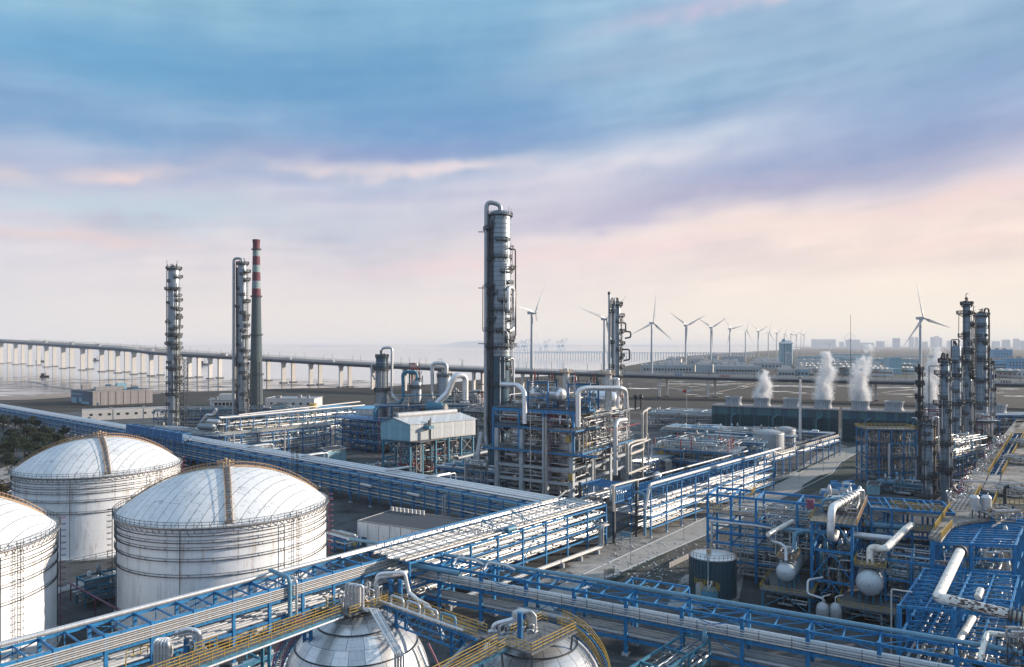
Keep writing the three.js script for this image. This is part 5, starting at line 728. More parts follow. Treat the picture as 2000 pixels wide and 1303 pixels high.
{ // pump skid between the tall column and the reactor block
  const O = at(912, 918, 290).setY(0), t = thing('pipe_support_frame', 'pale braced frame carrying valves and a bent pipe at the foot of the tallest column', 'support frame', O.clone()); seed(82); const P = frameOf(t, { O, u: uB, n: nB, xs: [0, 6.4], ys: [0, 5], cw: 0.36, steel: M.galv, levels: [{ h: 4 }, { h: 12, slab: [-.6, 7, -.6, 5.6], railMat: M.iron }], braces: [[0, 6.4, 0, 4, 11.7], [0, 6.4, 5, 4, 11.7], [0, 6.4, -0.02, 0.4, 3.8]] }); innards(t, P, [0, 6.4, 0, 5, 12.6, 15.4], 18, SHINY, 0.4); mb().pipe([P(-1.5, 1, 0), P(-1.5, 1, 15), P(0.5, 1, 16), P(1.5, 1, 14.6)], 0.36, 1, 10).build('pipe', M.pipeWhite, t); mb().pipe([P(8, 2, 13.2), P(3.6, 2, 13.2), P(3.6, 2, 17), P(4.2, 4, 26)], 0.95, 2.5, 14).build('pipe', M.silverDull, t); settle(t);
}
{ // compressor house on stilts
  const p0 = at(743, 858, 345).setY(0), p1 = at(801, 862, 337).setY(0), u = p1.clone().sub(p0).normalize(), n = V(0.748, 0, -0.663), w = p0.distanceTo(p1), L = 38, O = p0;
  const t = thing('compressor_house', 'pale metal compressor house on tall blue steel stilts with a white ridge vent', 'industrial building', O.clone()), P = (l, s, h) => O.clone().addScaledVector(u, l).addScaledVector(n, s).setY(h); seed(83);
  const b0 = 16.3, b1 = 24, rh = 26.6; const wl = mb(); for (const s of [0, L]) { wl.quad(P(0, s, b0), P(w, s, b0), P(w, s, b1), P(0, s, b1)); wl.tri(P(0, s, b1), P(w, s, b1), P(w * 0.45, s, rh)); } wl.quad(P(0, L, b0), P(0, 0, b0), P(0, 0, b1), P(0, L, b1)); wl.build('gable_wall', M.wallTeal, t);  // teal paints the blue shade on this end of the pale house
  for (let k = 0; k < 6; k++) mb().bar(P(w, k * L / 6 + 0.05, (b0 + b1) / 2), P(w, (k + 1) * L / 6 - 0.05, (b0 + b1) / 2), 0.16, b1 - b0).build('wall_panel', M.wallPanel, t);
  const rf = mb(); const rq = (a, b, c, d) => { rf.quad(a, b, c, d); const k = V(0, -0.18, 0); rf.quad(d.clone().add(k), c.clone().add(k), b.clone().add(k), a.clone().add(k)); rf.quad(a.clone().add(k), b.clone().add(k), b, a); };
  rq(P(w + 0.5, -0.5, b1 - 0.05), P(w + 0.5, L + 0.5, b1 - 0.05), P(w * 0.45, L + 0.5, rh + 0.12), P(w * 0.45, -0.5, rh + 0.12)); rq(P(-0.5, L + 0.5, b1 - 0.05), P(-0.5, -0.5, b1 - 0.05), P(w * 0.45, -0.5, rh + 0.13), P(w * 0.45, L + 0.5, rh + 0.13)); rf.build('roof', M.wallPanel, t);
  mb().drum(P(w * 0.45, 2, rh + 0.9), P(w * 0.45, L - 2, rh + 0.9), 1.2, 14, 0.1).build('ridge_vent', M.pipeWhite, t);
  mb().box(P(w / 2, L / 2, b0 - 0.2), w - 0.2, 0.4, L - 0.2, u).build('floor', M.concreteDark, t); mb().bar(P(w + 0.1, 0, b0 + 0.1), P(w + 0.1, L, b0 + 0.1), 0.2, 0.3).build('sill', M.pipeCream, t);
  frameOf(t, { O, u, n, xs: [0.8, w - 0.8], ys: [0.8, 7.5, 15, 22.5, 30, L - 0.8], cw: 0.8, steel: M.teal, levels: [{ h: 8.2, bh: 0.5 }, { h: b0 - 0.5, bh: 0.6 }], braces: [[0.8, w - .8, 0.8, 8.4, 15.6], [0.8, w - .8, 0.8, 0.3, 7.6], [.8, w - .8, L - .8, .3, 15]] });
  for (const [a, b] of [[0.8, 7.5], [30, L - .8]]) { const x = mb(); for (const [h0, h1] of [[0.4, 7.8], [8.4, 15.6]]) { x.bar(P(w - 0.8, a, h0), P(w - 0.8, b, h1), 0.24, 0.2); x.bar(P(w - 0.78, b, h0), P(w - 0.78, a, h1), 0.2, 0.22); } x.build('brace', M.galv, t); }
  for (const s of [3, 11, 19, 26]) mb().tube(P(w + 0.4, s, 0), P(w + 0.4, s, b0 + (s === 11 ? 10 : 0)), 0.22, 8).build('downpipe', s === 11 ? M.iron : M.galv, t);
  mb().pipe([P(w + .5, 5.2, 2), P(w + .5, 5.2, 20.4), P(w + .5, 9.5, 21.5), P(w + .5, 10.4, 22)], 0.36, 1, 10).build('pipe', M.pipeWhite, t); mb().box(P(w + 0.9, 9.2, 22), 3.4, 1.3, 4, u).build('fan_unit', M.teal, t); mb().box(P(w + 1, 9.6, 24), 0.8, 2.6, 0.9, u).build('exhaust', M.iron, t);
  mb().bar(P(-0.4, -0.4, 0), P(-0.4, -0.4, 26), 0.35, 0.35).build('stair_mast', M.magenta, t); innards(t, P, [1, w - 1, 1, L - 1, 0.5, 15], 46, [...GREYS, M.bluePipe, M.red], 0.4); mb().pipe([P(w + 1, 26, 6), P(w + 1, 44, 7.5)], 0.9, 2, 12).build('pipe', M.silverDull, t); settle(t);
}
/* steel pipe structures of the middle ground */
function unit(o) {
  const t = thing(o.name ?? 'pipe_structure', o.label, o.category ?? 'pipe structure', o.O.clone(), o.group); seed(o.seed); const P = frameOf(t, o), w = o.xs[o.xs.length - 1], d = o.ys[o.ys.length - 1];
  for (const q of o.levels) if (q.pipes) for (let s = 0.6; s < d - 0.3;) { const r = rr(...q.pipes); if (rnd() < 0.85) mb().tube(P(-rr(0.5, 2), s + r, q.h + r + 0.1), P(w + rr(0.5, 2), s + r, q.h + r + 0.1), r, 8).build('pipe', pick(o.mats ?? SHINY), t); s += 2 * r + rr(0.15, 0.7); }
  if (o.fill) innards(t, P, [0.2, w - 0.2, 0.2, d - 0.2, 0.4, o.fillTop ?? o.levels[o.levels.length - 1].h - 0.4], o.fill, o.mats ?? SHINY, o.rmax ?? 0.35); o.extra?.(t, P); return settle(t);
}
const span = (n, w) => Array.from({ length: n + 1 }, (_, k) => k * w);
unit({ label: 'blue cable tray bridge standing on posts in front of the leftmost tall column', O: at(247, 822, 410).setY(0), u: uC, n: nC.clone().negate(), xs: span(7, 9.4), ys: [0, 4], cw: 0.4, steel: M.blueDeep, seed: 91, levels: [{ h: 12.5, pipes: [0.2, 0.4] }, { h: 16.2 }], extra(t, P) { for (let l = 0; l < 65.8; l += 4.7) mb().bar(P(l + .1, -0.2, 14.4), P(l + 4.6, -0.2, 14.4), 0.1, 3.2).build('side_panel', M.blueDeep, t); } });
unit({ label: 'horizontal silver exchanger drums on a dark frame between the two left columns', O: at(383, 842, 425).setY(0), u: uB, n: nB, xs: [0, 7, 14], ys: [0, 6], cw: 0.4, steel: M.iron, seed: 92, levels: [{ h: 6, slab: [-.5, 14.5, -.5, 6.5], railMat: M.iron }, { h: 10.8, slab: [-.5, 14.5, -.5, 6.5], railMat: M.iron }], fill: 20, extra(t, P) { mb().drum(P(1, 2, 13.4), P(12, 2, 13.4), 2.1, 20).build('exchanger', M.column, t); mb().drum(P(3, 6, 16), P(11, 7, 16), 1.5, 18).build('exchanger', M.silver, t); for (let k = 0; k < 4; k++) mb().ring(P(1 + k, 2, 13.4), 0.4, 2.2, 0.3, 10).build('flange', M.iron, t); mb().pipe([P(16, 1, 24), P(13, 1, 20.5), P(8, 1, 20.3), P(2, 2, 16)], 0.7, 2, 12).build('pipe', M.silverBright, t); } });
unit({ label: 'long pipe bridge with a pale walkway fence on top running across the middle left', O: V(-143.7, 0, -372), u: uA, n: nA.clone().negate(), xs: span(7, 9), ys: [0, 6], cw: 0.45, steel: M.blueDeep, seed: 93, levels: [{ h: 5, pipes: [0.15, 0.35] }, { h: 9.5, pipes: [0.15, 0.35] }, { h: 14.2, pipes: [0.2, 0.4] }], braces: [[27, 36, -0.03, 0.4, 9], [54, 63, -0.03, .4, 9]], mats: [...GREYS, M.bluePipe], fill: 40, extra(t, P) { mb().rail([P(-1, -0.2, 14.6), P(64, -0.2, 14.6)], 1.6, 0.9, 0.18, 2).build('walkway_fence', M.pipeCream, t); for (const l of [4, 18, 33]) mb().tube(P(l, -1, 0), P(l, -1, 15), 0.4, 8).build('riser', M.galv, t); } });
unit({ label: 'blue piping structure with a white top header, behind the long fenced pipe bridge', O: V(-164, 0, -426), u: U(0.6, 0.8), n: U(-0.8, 0.6), xs: span(11, 9), ys: [0, 8], cw: 0.42, steel: M.blueDeep, seed: 94, levels: [{ h: 9, pipes: [0.2, 0.5] }, { h: 13.5, pipes: [0.2, 0.5] }, { h: 18, pipes: [0.2, 0.4] }], mats: [M.pipeCream, M.silver, M.bluePipe, M.silverBright, M.teal], fill: 90, extra(t, P) { mb().pipe([P(-4, -0.5, 18.4), P(40, -0.5, 18.6), P(104, -0.5, 18.8)], 0.5, 1, 10).build('pipe', M.pipeWhite, t); mb().pipe([P(10, 3, 19), P(104, 4, 21)], 0.4, 1, 10).build('pipe', M.pipeWhite, t); } });
unit({ label: 'dense dark blue four storey pipe structure left of the compressor house', O: V(-103, 0, -432), u: U(0.8, -0.6), n: U(0.6, 0.8), xs: span(6, 6.6), ys: [0, 7, 14], cw: 0.45, steel: M.blueDeep, seed: 95, levels: [{ h: 5.5, pipes: [0.15, 0.4] }, { h: 10.5, pipes: [0.15, 0.4] }, { h: 14.6, pipes: [0.15, 0.4] }, { h: 18, slab: [-0.6, 40, -0.6, 14.6], railMat: M.blueDeep, deckMat: M.blueDeep }], braces: [[0, 6.6, 0, 0.5, 5.2], [6.6, 13.2, -0.02, 5.8, 10.2], [13.2, 19.8, 0, .5, 5.2]], mats: [M.pipeGrey, M.bluePipe, M.silver, M.pipeCream, M.teal], fill: 80 });
unit({ label: 'blue pipe structure under the squat columns with dark blue upper deck', O: at(735, 830, 415).setY(0), u: V(0.99, 0, -0.1).normalize(), n: V(-0.1, 0, -0.99).normalize(), xs: span(7, 8), ys: [0, 9, 18], cw: 0.45, steel: M.blueDeep, seed: 96, levels: [{ h: 12, pipes: [0.2, 0.5] }, { h: 18.5, slab: [-1, 57, -1, 18], railMat: M.iron, deckMat: M.blueDeep }, { h: 25.5, pipes: [0.2, 0.5] }], mats: [...SHINY, M.bluePipe], fill: 90, fillTop: 32, rmax: 0.5, extra(t, P) { for (const l of [26, 29]) mb().rail([P(l, -0.5, 18.7), P(l, -0.5, 26)], 1.2, 1, 0.2).build('ladder', M.yellow, t); } });
unit({ name: 'relief_valve_frame', label: 'high frame of red and black relief valves above the middle squat column', O: at(799, 760, 440).setY(0), u: V(1, 0, 0), n: V(0, 0, -1), xs: [0, 6], ys: [0, 4], cw: 0.35, steel: M.iron, seed: 97, levels: [{ h: 26 }, { h: 36, slab: [-1, 7, -1, 5], railMat: M.iron }, { h: 43, slab: [-1, 7, -1, 5], railMat: M.iron }], mats: [M.iron, M.red, M.galv], fill: 0, extra(t, P) { for (let k = 0; k < 7; k++) { const m = mb().tube(P(k, 1 + k % 3, 36), P(k, 1 + k % 3, 49 - (k % 3)), 0.22, 8); m.box(P(k, 1 + k % 3, 46), 0.8, 0.5, 0.8); m.build('relief_valve', k % 2 ? M.red : M.iron, t); } } });
unit({ label: 'sunlit pipe unit with pale exchangers right of the fat silver duct', O: at(885, 815, 425).setY(0), u: V(0.99, 0, -0.1).normalize(), n: V(-0.1, 0, -0.99).normalize(), xs: [0, 6, 12, 18], ys: [0, 8], cw: 0.4, steel: M.iron, seed: 98, levels: [{ h: 10 }, { h: 17, slab: [-1, 19, -1, 9], railMat: M.iron }, { h: 26, pipes: [0.2, 0.5] }, { h: 33 }], mats: [...SUNNY, M.red], fill: 100, fillTop: 34, rmax: 0.5 });
unit({ name: 'exchanger_bank', label: 'rows of pale pipes with red valves to the right of the reactor block', O: at(1268, 872, 345).setY(0), u: uB, n: nB, xs: span(5, 7.5), ys: [0, 12, 24], cw: 0.4, steel: M.blue, seed: 99, levels: [{ h: 7, pipes: [0.15, 0.3] }, { h: 12, pipes: [0.2, 0.4] }], mats: [M.pipeWhite, M.silver, M.bluePipe, M.silverDull, M.pipeGrey], fill: 130, fillTop: 17, rmax: 0.3, extra(t, P) { for (let k = 0; k < 16; k++) { const a = rr(0, 37), b = rr(0, 24); const m = mb().tube(P(a, b, 12), P(a, b, 16.5 + rr(0, 2)), 0.2, 6); m.box(P(a, b, 15.4), .7, .4, .7); m.build('relief_valve', M.red, t); } } });
unit({ name: 'exchanger_bank', label: 'pale finned cooler bank on low posts behind the red valve rows', O: at(1290, 822, 450).setY(0), u: uB, n: nB, xs: span(6, 7), ys: [0, 14, 28], cw: 0.4, steel: M.galv, seed: 100, levels: [{ h: 8, pipes: [0.2, 0.3] }], mats: [M.pipeWhite, M.silverBright, M.bluePipe, M.pipeCream], fill: 60, fillTop: 11, extra(t, P) { for (let k = 0; k < 5; k++) for (let j = 0; j < 2; j++) mb().box(P(4 + k * 8.4, 7 + j * 14, 9.4), 7.4, 1.2, 12.5, uB).build('cooler_bay', pick([M.pipeWhite, M.wallPanel, M.bluePipe]), t); mb().bar(P(2, -0.6, 10.4), P(38, -0.6, 10.4), 0.4, 0.8).build('header', M.pipeCream, t); } });
unit({ name: 'pump_row', label: 'dim pipe loops and small vessels on the ground between reactor block and sunlit racks', O: at(1262, 930, 320).setY(0), u: U(0.65, 0.76), n: U(-0.76, 0.65), xs: span(4, 9), ys: [0, 8], cw: 0.35, steel: M.blueDeep, seed: 101, levels: [{ h: 5, pipes: [0.15, 0.3] }, { h: 9, pipes: [0.15, 0.3] }], mats: GREYS, fill: 60, rmax: 0.4, extra(t, P) { for (let k = 0; k < 5; k++) mb().pipe([P(14 + k * 1.1, -2, 0), P(14 + k * 1.1, -2, 8.5), P(14 + k * 1.1, 2, 8.8)], 0.36, 1, 8).build('pipe', M.pipeCream, t); mb().lathe(P(4, -3, 0), [[2, 0], [2, 4], [1.2, 5], [0.02, 5.4]], 18, true).build('small_vessel', M.silver, t); } });
unit({ name: 'pump_row', label: 'dark pumps and blue piping on the ground between the long rack and the compressor house', O: at(655, 935, 325).setY(0), u: uB, n: nB, xs: span(4, 7), ys: [0, 6], cw: 0.3, steel: M.blueDeep, seed: 102, levels: [{ h: 3.4, pipes: [0.12, 0.3] }], mats: [...GREYS, M.bluePipe], fill: 46, fillTop: 4.5 });
unit({ name: 'pump_row', label: 'pipe loops under the long rack beside the large white tank', O: at(660, 1040, 222).setY(0), u: uC, n: nC, xs: [0, 5, 10], ys: [0, 5], cw: 0.3, steel: M.blue, seed: 103, levels: [{ h: 2.2 }, { h: 4.4, pipes: [0.12, 0.3] }], mats: [...SHINY, M.yellow], fill: 26, fillTop: 5 });

unit({ label: 'low blue pipe racks with white lines in front of the finned coolers', O: at(1330, 860, 395).setY(0), u: uB, n: nB, xs: span(6, 7), ys: [0, 9], cw: 0.4, steel: M.blue, seed: 104, levels: [{ h: 6, pipes: [0.2, 0.4] }, { h: 10, pipes: [0.2, 0.4] }], mats: [M.pipeWhite, M.silver, M.bluePipe, M.pipeCream], fill: 90, fillTop: 13 });
unit({ label: 'dense valve rack close behind the two silver tanks, left of the pale mast', O: at(1400, 850, 430).setY(0), u: uB, n: nB, xs: span(6, 7), ys: [0, 12], cw: 0.4, steel: M.blueDeep, seed: 105, levels: [{ h: 5, pipes: [0.2, 0.4] }, { h: 9, pipes: [0.2, 0.4] }], mats: [...GREYS, M.pipeCream, M.teal], fill: 90, fillTop: 12 });
unit({ label: 'low pipe maze on the ground in front of the two left columns', O: at(270, 862, 445).setY(0), u: uB, n: nB, xs: span(9, 8), ys: [0, 10], cw: 0.35, steel: M.blueDeep, seed: 106, levels: [{ h: 5, pipes: [0.15, 0.35] }, { h: 9, pipes: [0.15, 0.35] }], mats: [...GREYS, M.pipeCream, M.bluePipe], fill: 110, fillTop: 12 });
unit({ label: 'long low pipe bridge beyond the leftmost column, towards the white office', O: at(300, 826, 540).setY(0), u: V(0.99, 0, -0.14).normalize(), n: V(-0.14, 0, -0.99).normalize(), xs: span(9, 11), ys: [0, 8], cw: 0.4, steel: M.blueDeep, seed: 107, levels: [{ h: 6, pipes: [0.25, 0.5] }, { h: 12, pipes: [0.25, 0.5] }], mats: [M.pipeWhite, M.silverDull, M.pipeCream, M.teal, M.pipeGrey], fill: 90, fillTop: 15 });
unit({ label: 'pipe rows and small pumps between fenced pipe bridge and long blue rack', O: at(350, 872, 390).setY(0), u: uC, n: nC.clone().negate(), xs: span(8, 9), ys: [0, 7], cw: 0.35, steel: M.blueDeep, seed: 108, levels: [{ h: 4, pipes: [0.15, 0.35] }, { h: 8, pipes: [0.15, 0.35] }], mats: [...GREYS, M.bluePipe], fill: 90, fillTop: 10 });
unit({ label: 'tangle of grey pipes at the foot of the compressor house and the tallest column', O: at(850, 925, 315).setY(0), u: uB, n: nB, xs: span(4, 8), ys: [0, 10], cw: 0.35, steel: M.blueDeep, seed: 109, levels: [{ h: 4.5, pipes: [0.15, 0.35] }, { h: 8, pipes: [0.15, 0.35] }], mats: [...GREYS, M.bluePipe, M.teal], fill: 90, fillTop: 10 });
unit({ label: 'pipework and vessels behind the compressor house roof, right of the squat columns', O: at(905, 822, 400).setY(0), u: uB, n: nB, xs: span(3, 8), ys: [0, 10], cw: 0.4, steel: M.iron, seed: 110, levels: [{ h: 9 }, { h: 17, pipes: [0.2, 0.5] }, { h: 24, pipes: [0.2, 0.5] }], mats: [...SUNNY, M.galv], fill: 90, fillTop: 28, rmax: 0.45 });


unit({ label: 'sunlit low pipe field behind the finned coolers, near the viaduct piers', O: at(1262, 808, 540).setY(0), u: uB, n: nB, xs: span(9, 9), ys: [0, 14, 28], cw: 0.45, steel: M.galv, seed: 154, levels: [{ h: 6, pipes: [0.2, 0.45] }, { h: 10, pipes: [0.2, 0.4] }], mats: [...SUNNY, M.bluePipe], fill: 120, fillTop: 13, rmax: 0.4 });
unit({ label: 'dark pipe rack tight in front of the left cooling tower block', O: at(1402, 868, 455).setY(0), u: uB, n: nB, xs: span(8, 8), ys: [0, 6], cw: 0.4, steel: M.blueDeep, seed: 155, levels: [{ h: 5, pipes: [0.2, 0.4] }, { h: 9, pipes: [0.2, 0.4] }], mats: [...GREYS, M.bluePipe], fill: 70, fillTop: 11 });
unit({ name: 'pump_row', label: 'small pumps and pipe loops on the open yard around the pale box shelter', O: V(-70, 0, -345), u: uA, n: nA, xs: span(4, 8), ys: [0, 6], cw: 0.3, steel: M.blueDeep, seed: 156, levels: [{ h: 3, pipes: [0.12, 0.3] }], mats: [...SHINY, M.bluePipe], fill: 60, fillTop: 4.5 });

/* ---------- right foreground: vessel bay, pipe decks, braced roof ---------- */
const OX = (X, Z) => V(X, 0, -Z);
{
  const O = OX(50.9, 193), t = thing('steel_frame', 'open blue steel frame behind the dark round tank, with a yellow railed corner', 'steel frame', O.clone()); seed(111);
  const P = frameOf(t, { O, u: uB, n: nB, xs: [0, 6, 12.2, 22, 30], ys: [0, 10], cw: 0.6, levels: [{ h: 5, bh: 0.35 }, { h: 9.3, bh: 0.5 }, { h: 12.2, bh: 0.3 }, { h: 15.3, bh: 0.5, slab: [0.2, 11.8, 5, 9.6] }, { h: 21.5, bh: 0.6 }] });
  for (const h of [4.5, 12.2]) for (let k = 0; k < 3; k++) mb().bar(P(k * 8, 5, h), P(k * 8 + 8, 5, h), 0.3, 0.4).build('beam', M.teal, t);
  mb().pipe([P(0.7, -0.4, 14.4), P(12, -0.4, 14.6), P(22, -0.4, 14.0)], 0.32, 1, 10).build('pipe', M.pipeWhite, t); mb().tube(P(1.1, -0.2, 1), P(1.1, -0.2, 14.6), 0.34, 10).build('pipe', M.pipeWhite, t);
  for (const l of [9.4, 10.2, 20.4, 21.0]) mb().tube(P(l, -0.5, 2), P(l, -0.5, l < 15 ? 14 : 19), 0.16, 8).build('pipe', M.pipeGrey, t);
  mb().rail([P(-2.4, 1, 17.4), P(-0.6, 1, 17.4), P(3.4, 1, 17.4)], 1.6, 0.8, 0.1, 2).build('railing', M.yellow, t); mb().box(P(0.6, 2, 17.3), 5.4, 0.15, 2.4, uB).build('floor_deck', M.grate, t); mb().rail([P(10.4, 3, 21.6), P(10.4, 8, 21.6)], 1.3, 1, 0.12, 2).build('railing', M.yellow, t);
  innards(t, P, [1, 29, 0.5, 9, 1, 9], 100, [...GREYS, M.teal, M.silverBright], 0.2); innards(t, P, [13, 29, 2, 14, 9.6, 16], 80, [...GREYS, M.pipeCream, M.blue], 0.2); innards(t, P, [2, 29, 4, 10, 16, 20], 18, SHINY, 0.2); settle(t);
}
{
  const O = OX(68.7, 170), t = thing('steel_frame', 'blue frame with chevron braces and a yellow railed top deck between the two horizontal vessels', 'steel frame', O.clone()); seed(112);
  const P = frameOf(t, { O, u: uB, n: nB, xs: [0, 8.4], ys: [0, 9.6, 19.2, 28.8], cw: 0.62, levels: [{ h: 6.6, bh: 0.5 }, { h: 13.6, bh: 0.6 }, { h: 19.7, bh: 0.5, slab: [-0.5, 9.4, -0.5, 29.3] }], braces: [[0, 8.4, 0, 0.5, 6.2, 'A'], [0, 8.4, 0, 7, 13, 'A'], [0, 4, 0, 15, 19, ''], [8.4, 5.6, -0.02, 15, 19, '']] });
  mb().rail([P(9.4, -0.4, 19.9), P(9.4, 29, 19.9)], 1.5, 1.2, 0.14, 3).build('railing', M.ochre, t);
  mb().pipe([on(1676, 962, 23), on(1640, 983, 23), at(1624, 992, 167.5), at(1622, 1050, 167), at(1630, 1051, 170), at(1632, 1040, 172)], 0.86, 2.8, 18, 6).build('pipe', M.silverBright, t);
  for (let k = 0; k < 7; k++) { const a = on(1674 - k * 6, 963.2 + k * 3.5, 23), b = on(1672.6 - k * 6, 964 + k * 3.5, 23); mb().tube(a, b, 0.95, 16).build('pipe_band', M.iron, t); }
  for (let k = 0; k < 5; k++) { const a = P(1 + k * 1.6, 10 + k * 2.6, 20), b = P(5 + k, 12 + k * 2.8, 20); mb().pipe([a, a.clone().setY(23 + k * 0.2), b.clone().setY(23 + k * 0.2), b], 0.36, 1.1, 10, 5).build('pipe_loop', pick([M.silver, M.bluePipe, M.silverBright]), t); }
  mb().box(P(-1.4, 8, 22), 1.6, 2.2, 1.2, uB).build('control_cabinet', M.magenta, t);
  mb().pipe([on(1548, 1018, 17.2), on(1500, 1044, 17.2)], 0.52, 1, 14).build('pipe', M.pipeScuff, t); mb().pipe([on(1500, 1045, 16.6), at(1502, 1056, 172), at(1524, 1062, 171), at(1535, 1070, 170), at(1535.5, 1096, 168)], 0.4, 1.3, 12, 5).build('pipe', M.silver, t);
  mb().pipe([at(1518, 1032, 178), at(1560, 1036, 176), at(1625, 1043, 173)], 0.5, 1, 12).build('pipe', M.bluePipe, t); mb().pipe([at(1568, 1040, 175), at(1552, 1042, 174), at(1551, 1086, 173)], 0.52, 1.2, 12).build('pipe', M.bluePipe, t);
  mb().tube(at(1662, 1044, 171), at(1742, 1053, 168), 0.72, 16).build('duct', M.silver, t); mb().tube(at(1690, 1024, 186), at(1850, 1036, 180), 0.8, 16).build('duct', M.bluePipe, t);
  mb().pipe([at(1780, 1026, 178), on(1769, 1034, 16.6), on(1728, 1074, 16.6), at(1712, 1070, 163.5), at(1700, 1071, 163.8), at(1699, 1108, 163)], 0.8, 1.7, 18, 7).build('duct', M.pipeScuff, t);
  mb().pipe([at(1607, 1128, 166), at(1578, 1133, 165), at(1577, 1160, 164), at(1609, 1170, 162), at(1611, 1186, 162)], 0.28, 0.9, 10, 5).build('pipe', M.silver, t); mb().pipe([at(1640, 1105, 168), at(1640, 1094, 168), at(1690, 1098, 165)], 0.16, 0.6, 8).build('pipe', M.pipeWhite, t);
  innards(t, P, [0.5, 8, 1, 28, 0.5, 13], 80, [...GREYS, M.pipeDark, M.teal], 0.3); innards(t, P, [0.5, 9, 8, 28, 20.2, 21.8], 46, [...SHINY, M.iron, M.yellow], 0.22); innards(t, P, [-12, 0, 5, 16, 8, 17], 30, [...GREYS, M.pipeCream], 0.24); settle(t);
}
{
  const O = OX(89.4, 184.6), t = thing('steel_frame', 'blue steel frame with open roof beams behind the larger horizontal vessel', 'steel frame', O.clone()); seed(113);
  const P = frameOf(t, { O, u: U(0.94, -0.34), n: U(0.34, 0.94), xs: [0, 4.5, 9, 13.5, 18], ys: [0, 7, 14], cw: 0.45, levels: [{ h: 3.6, bh: 0.3 }, { h: 7, bh: 0.5 }, { h: 10.2, bh: 0.3 }, { h: 13.4, bh: 0.5, pipes: 1 }, { h: 19.7, bh: 0.6 }], braces: [[0, 9, 7, 13.8, 19.2]] });
  const d = mb(); for (let k = 1; k < 6; k++) d.bar(P(k * 3, 0, 19.55), P(k * 3, 14, 19.55), 0.18, 0.22); d.build('rafter', M.blue, t);
  innards(t, P, [0, 18, 0.5, 13, 1, 13], 70, [...GREYS, M.teal, M.pipeDark], 0.3); mb().box(P(11, -3, 15.6), 5, 0.2, 3.4, U(0.94, -0.34)).build('floor_deck', M.grate, t); mb().rail([P(8.6, -4.6, 15.7), P(13.4, -4.6, 15.7), P(13.4, -1.4, 15.7)], 1.4, 0.9, 0.11, 2).build('railing', M.yellow, t); settle(t);
}
for (const [label, x, y, Z, r, len, px0, py0, h, ps, sd, r2] of [['horizontal white vessel with riser pipe, smaller of the two between the blue frames', 1533.6, 1119.5, 168, 2.15, 13, 1490, 1150, 4.3, [10, 15], 121], ['horizontal grey vessel with yellow railed top platform, larger of the two between the blue frames', 1697.7, 1141, 160, 2.75, 16, 1642, 1182, 3.7, [10.6, 17], 122]]) {
  const e = at(x, y, Z).addScaledVector(nB, 0.8), b = e.clone().addScaledVector(nB, len), O = on(px0, py0, h).setY(0), t = thing('horizontal_vessel', label, 'pressure vessel', e.clone().setY(0)); seed(sd);
  mb().drum(e, b, r, 30, 0.55).build('shell', M.vessel, t);
  for (const k of [0.03, 0.35, 0.7]) mb().tube(e.clone().lerp(b, k), e.clone().lerp(b, k + 0.015), r + 0.05, 30).build('hoop', M.silverDull, t);
  for (const k of [0.1, 0.55]) { const q = e.clone().lerp(b, k); for (const s of [-1, -0.33, 0.33, 1]) mb().bar(q.clone().addScaledVector(uB, s * r * 0.75).setY(h), q.clone().addScaledVector(uB, s * r * 0.75).setY(e.y - r * 0.5), 0.36, 0.36).build('support_leg', M.teal, t); }
  const P = (l, s, y2) => e.clone().addScaledVector(uB, l).addScaledVector(nB, s).setY(y2), ty = e.y + r + 0.5, w = r * 0.9 + (sd === 122 ? 0.6 : 0);
  mb().box(P(0, 4, ty), 2 * w, 0.16, 7.6, uB).build('top_platform', M.grate, t); mb().rail([P(-w, 0.2, ty + 0.1), P(w, 0.2, ty + 0.1), P(w, 7.8, ty + 0.1), P(-w, 7.8, ty + 0.1), P(-w, 0.2, ty + 0.1)], 1.2, 1, 0.09, 2).build('railing', sd === 122 ? M.yellow : M.ochre, t);
  for (let k = 0; k < 5; k++) mb().tube(P(rr(-1, 1), 2 + k * 2, e.y + r * 0.8), P(rr(-1, 1), 2 + k * 2, ty + rr(0.6, 1.6)), 0.24, 8).build('nozzle', M.iron, t);
  innards(t, P, [-w, w, 1, 12, ty, ty + 1.6], 22, [M.pipeCream, M.silver, M.iron, M.pipeWhite], 0.2); settle(t);
  const s = thing('vessel_platform', sd === 121 ? 'grated platform with thin yellow railing under the smaller horizontal vessel' : 'grated platform on dark legs under the larger horizontal vessel', 'platform', O.clone()), Q = frameOf(s, { O, u: uB, n: nB, xs: [0, ps[0]], ys: [0, ps[1]], cw: 0.5, steel: M.teal, levels: [{ h: h - 0.1, slab: [-0.6, ps[0] + 0.6, -0.8, ps[1] + 0.4] }], braces: [[0, ps[0], 0, 0.3, h - 0.8, 'A']] });
  innards(s, Q, [0, ps[0], 0, ps[1], 0.3, h - 0.4], 26, [...GREYS, M.pipeDark], 0.26); settle(s);
}
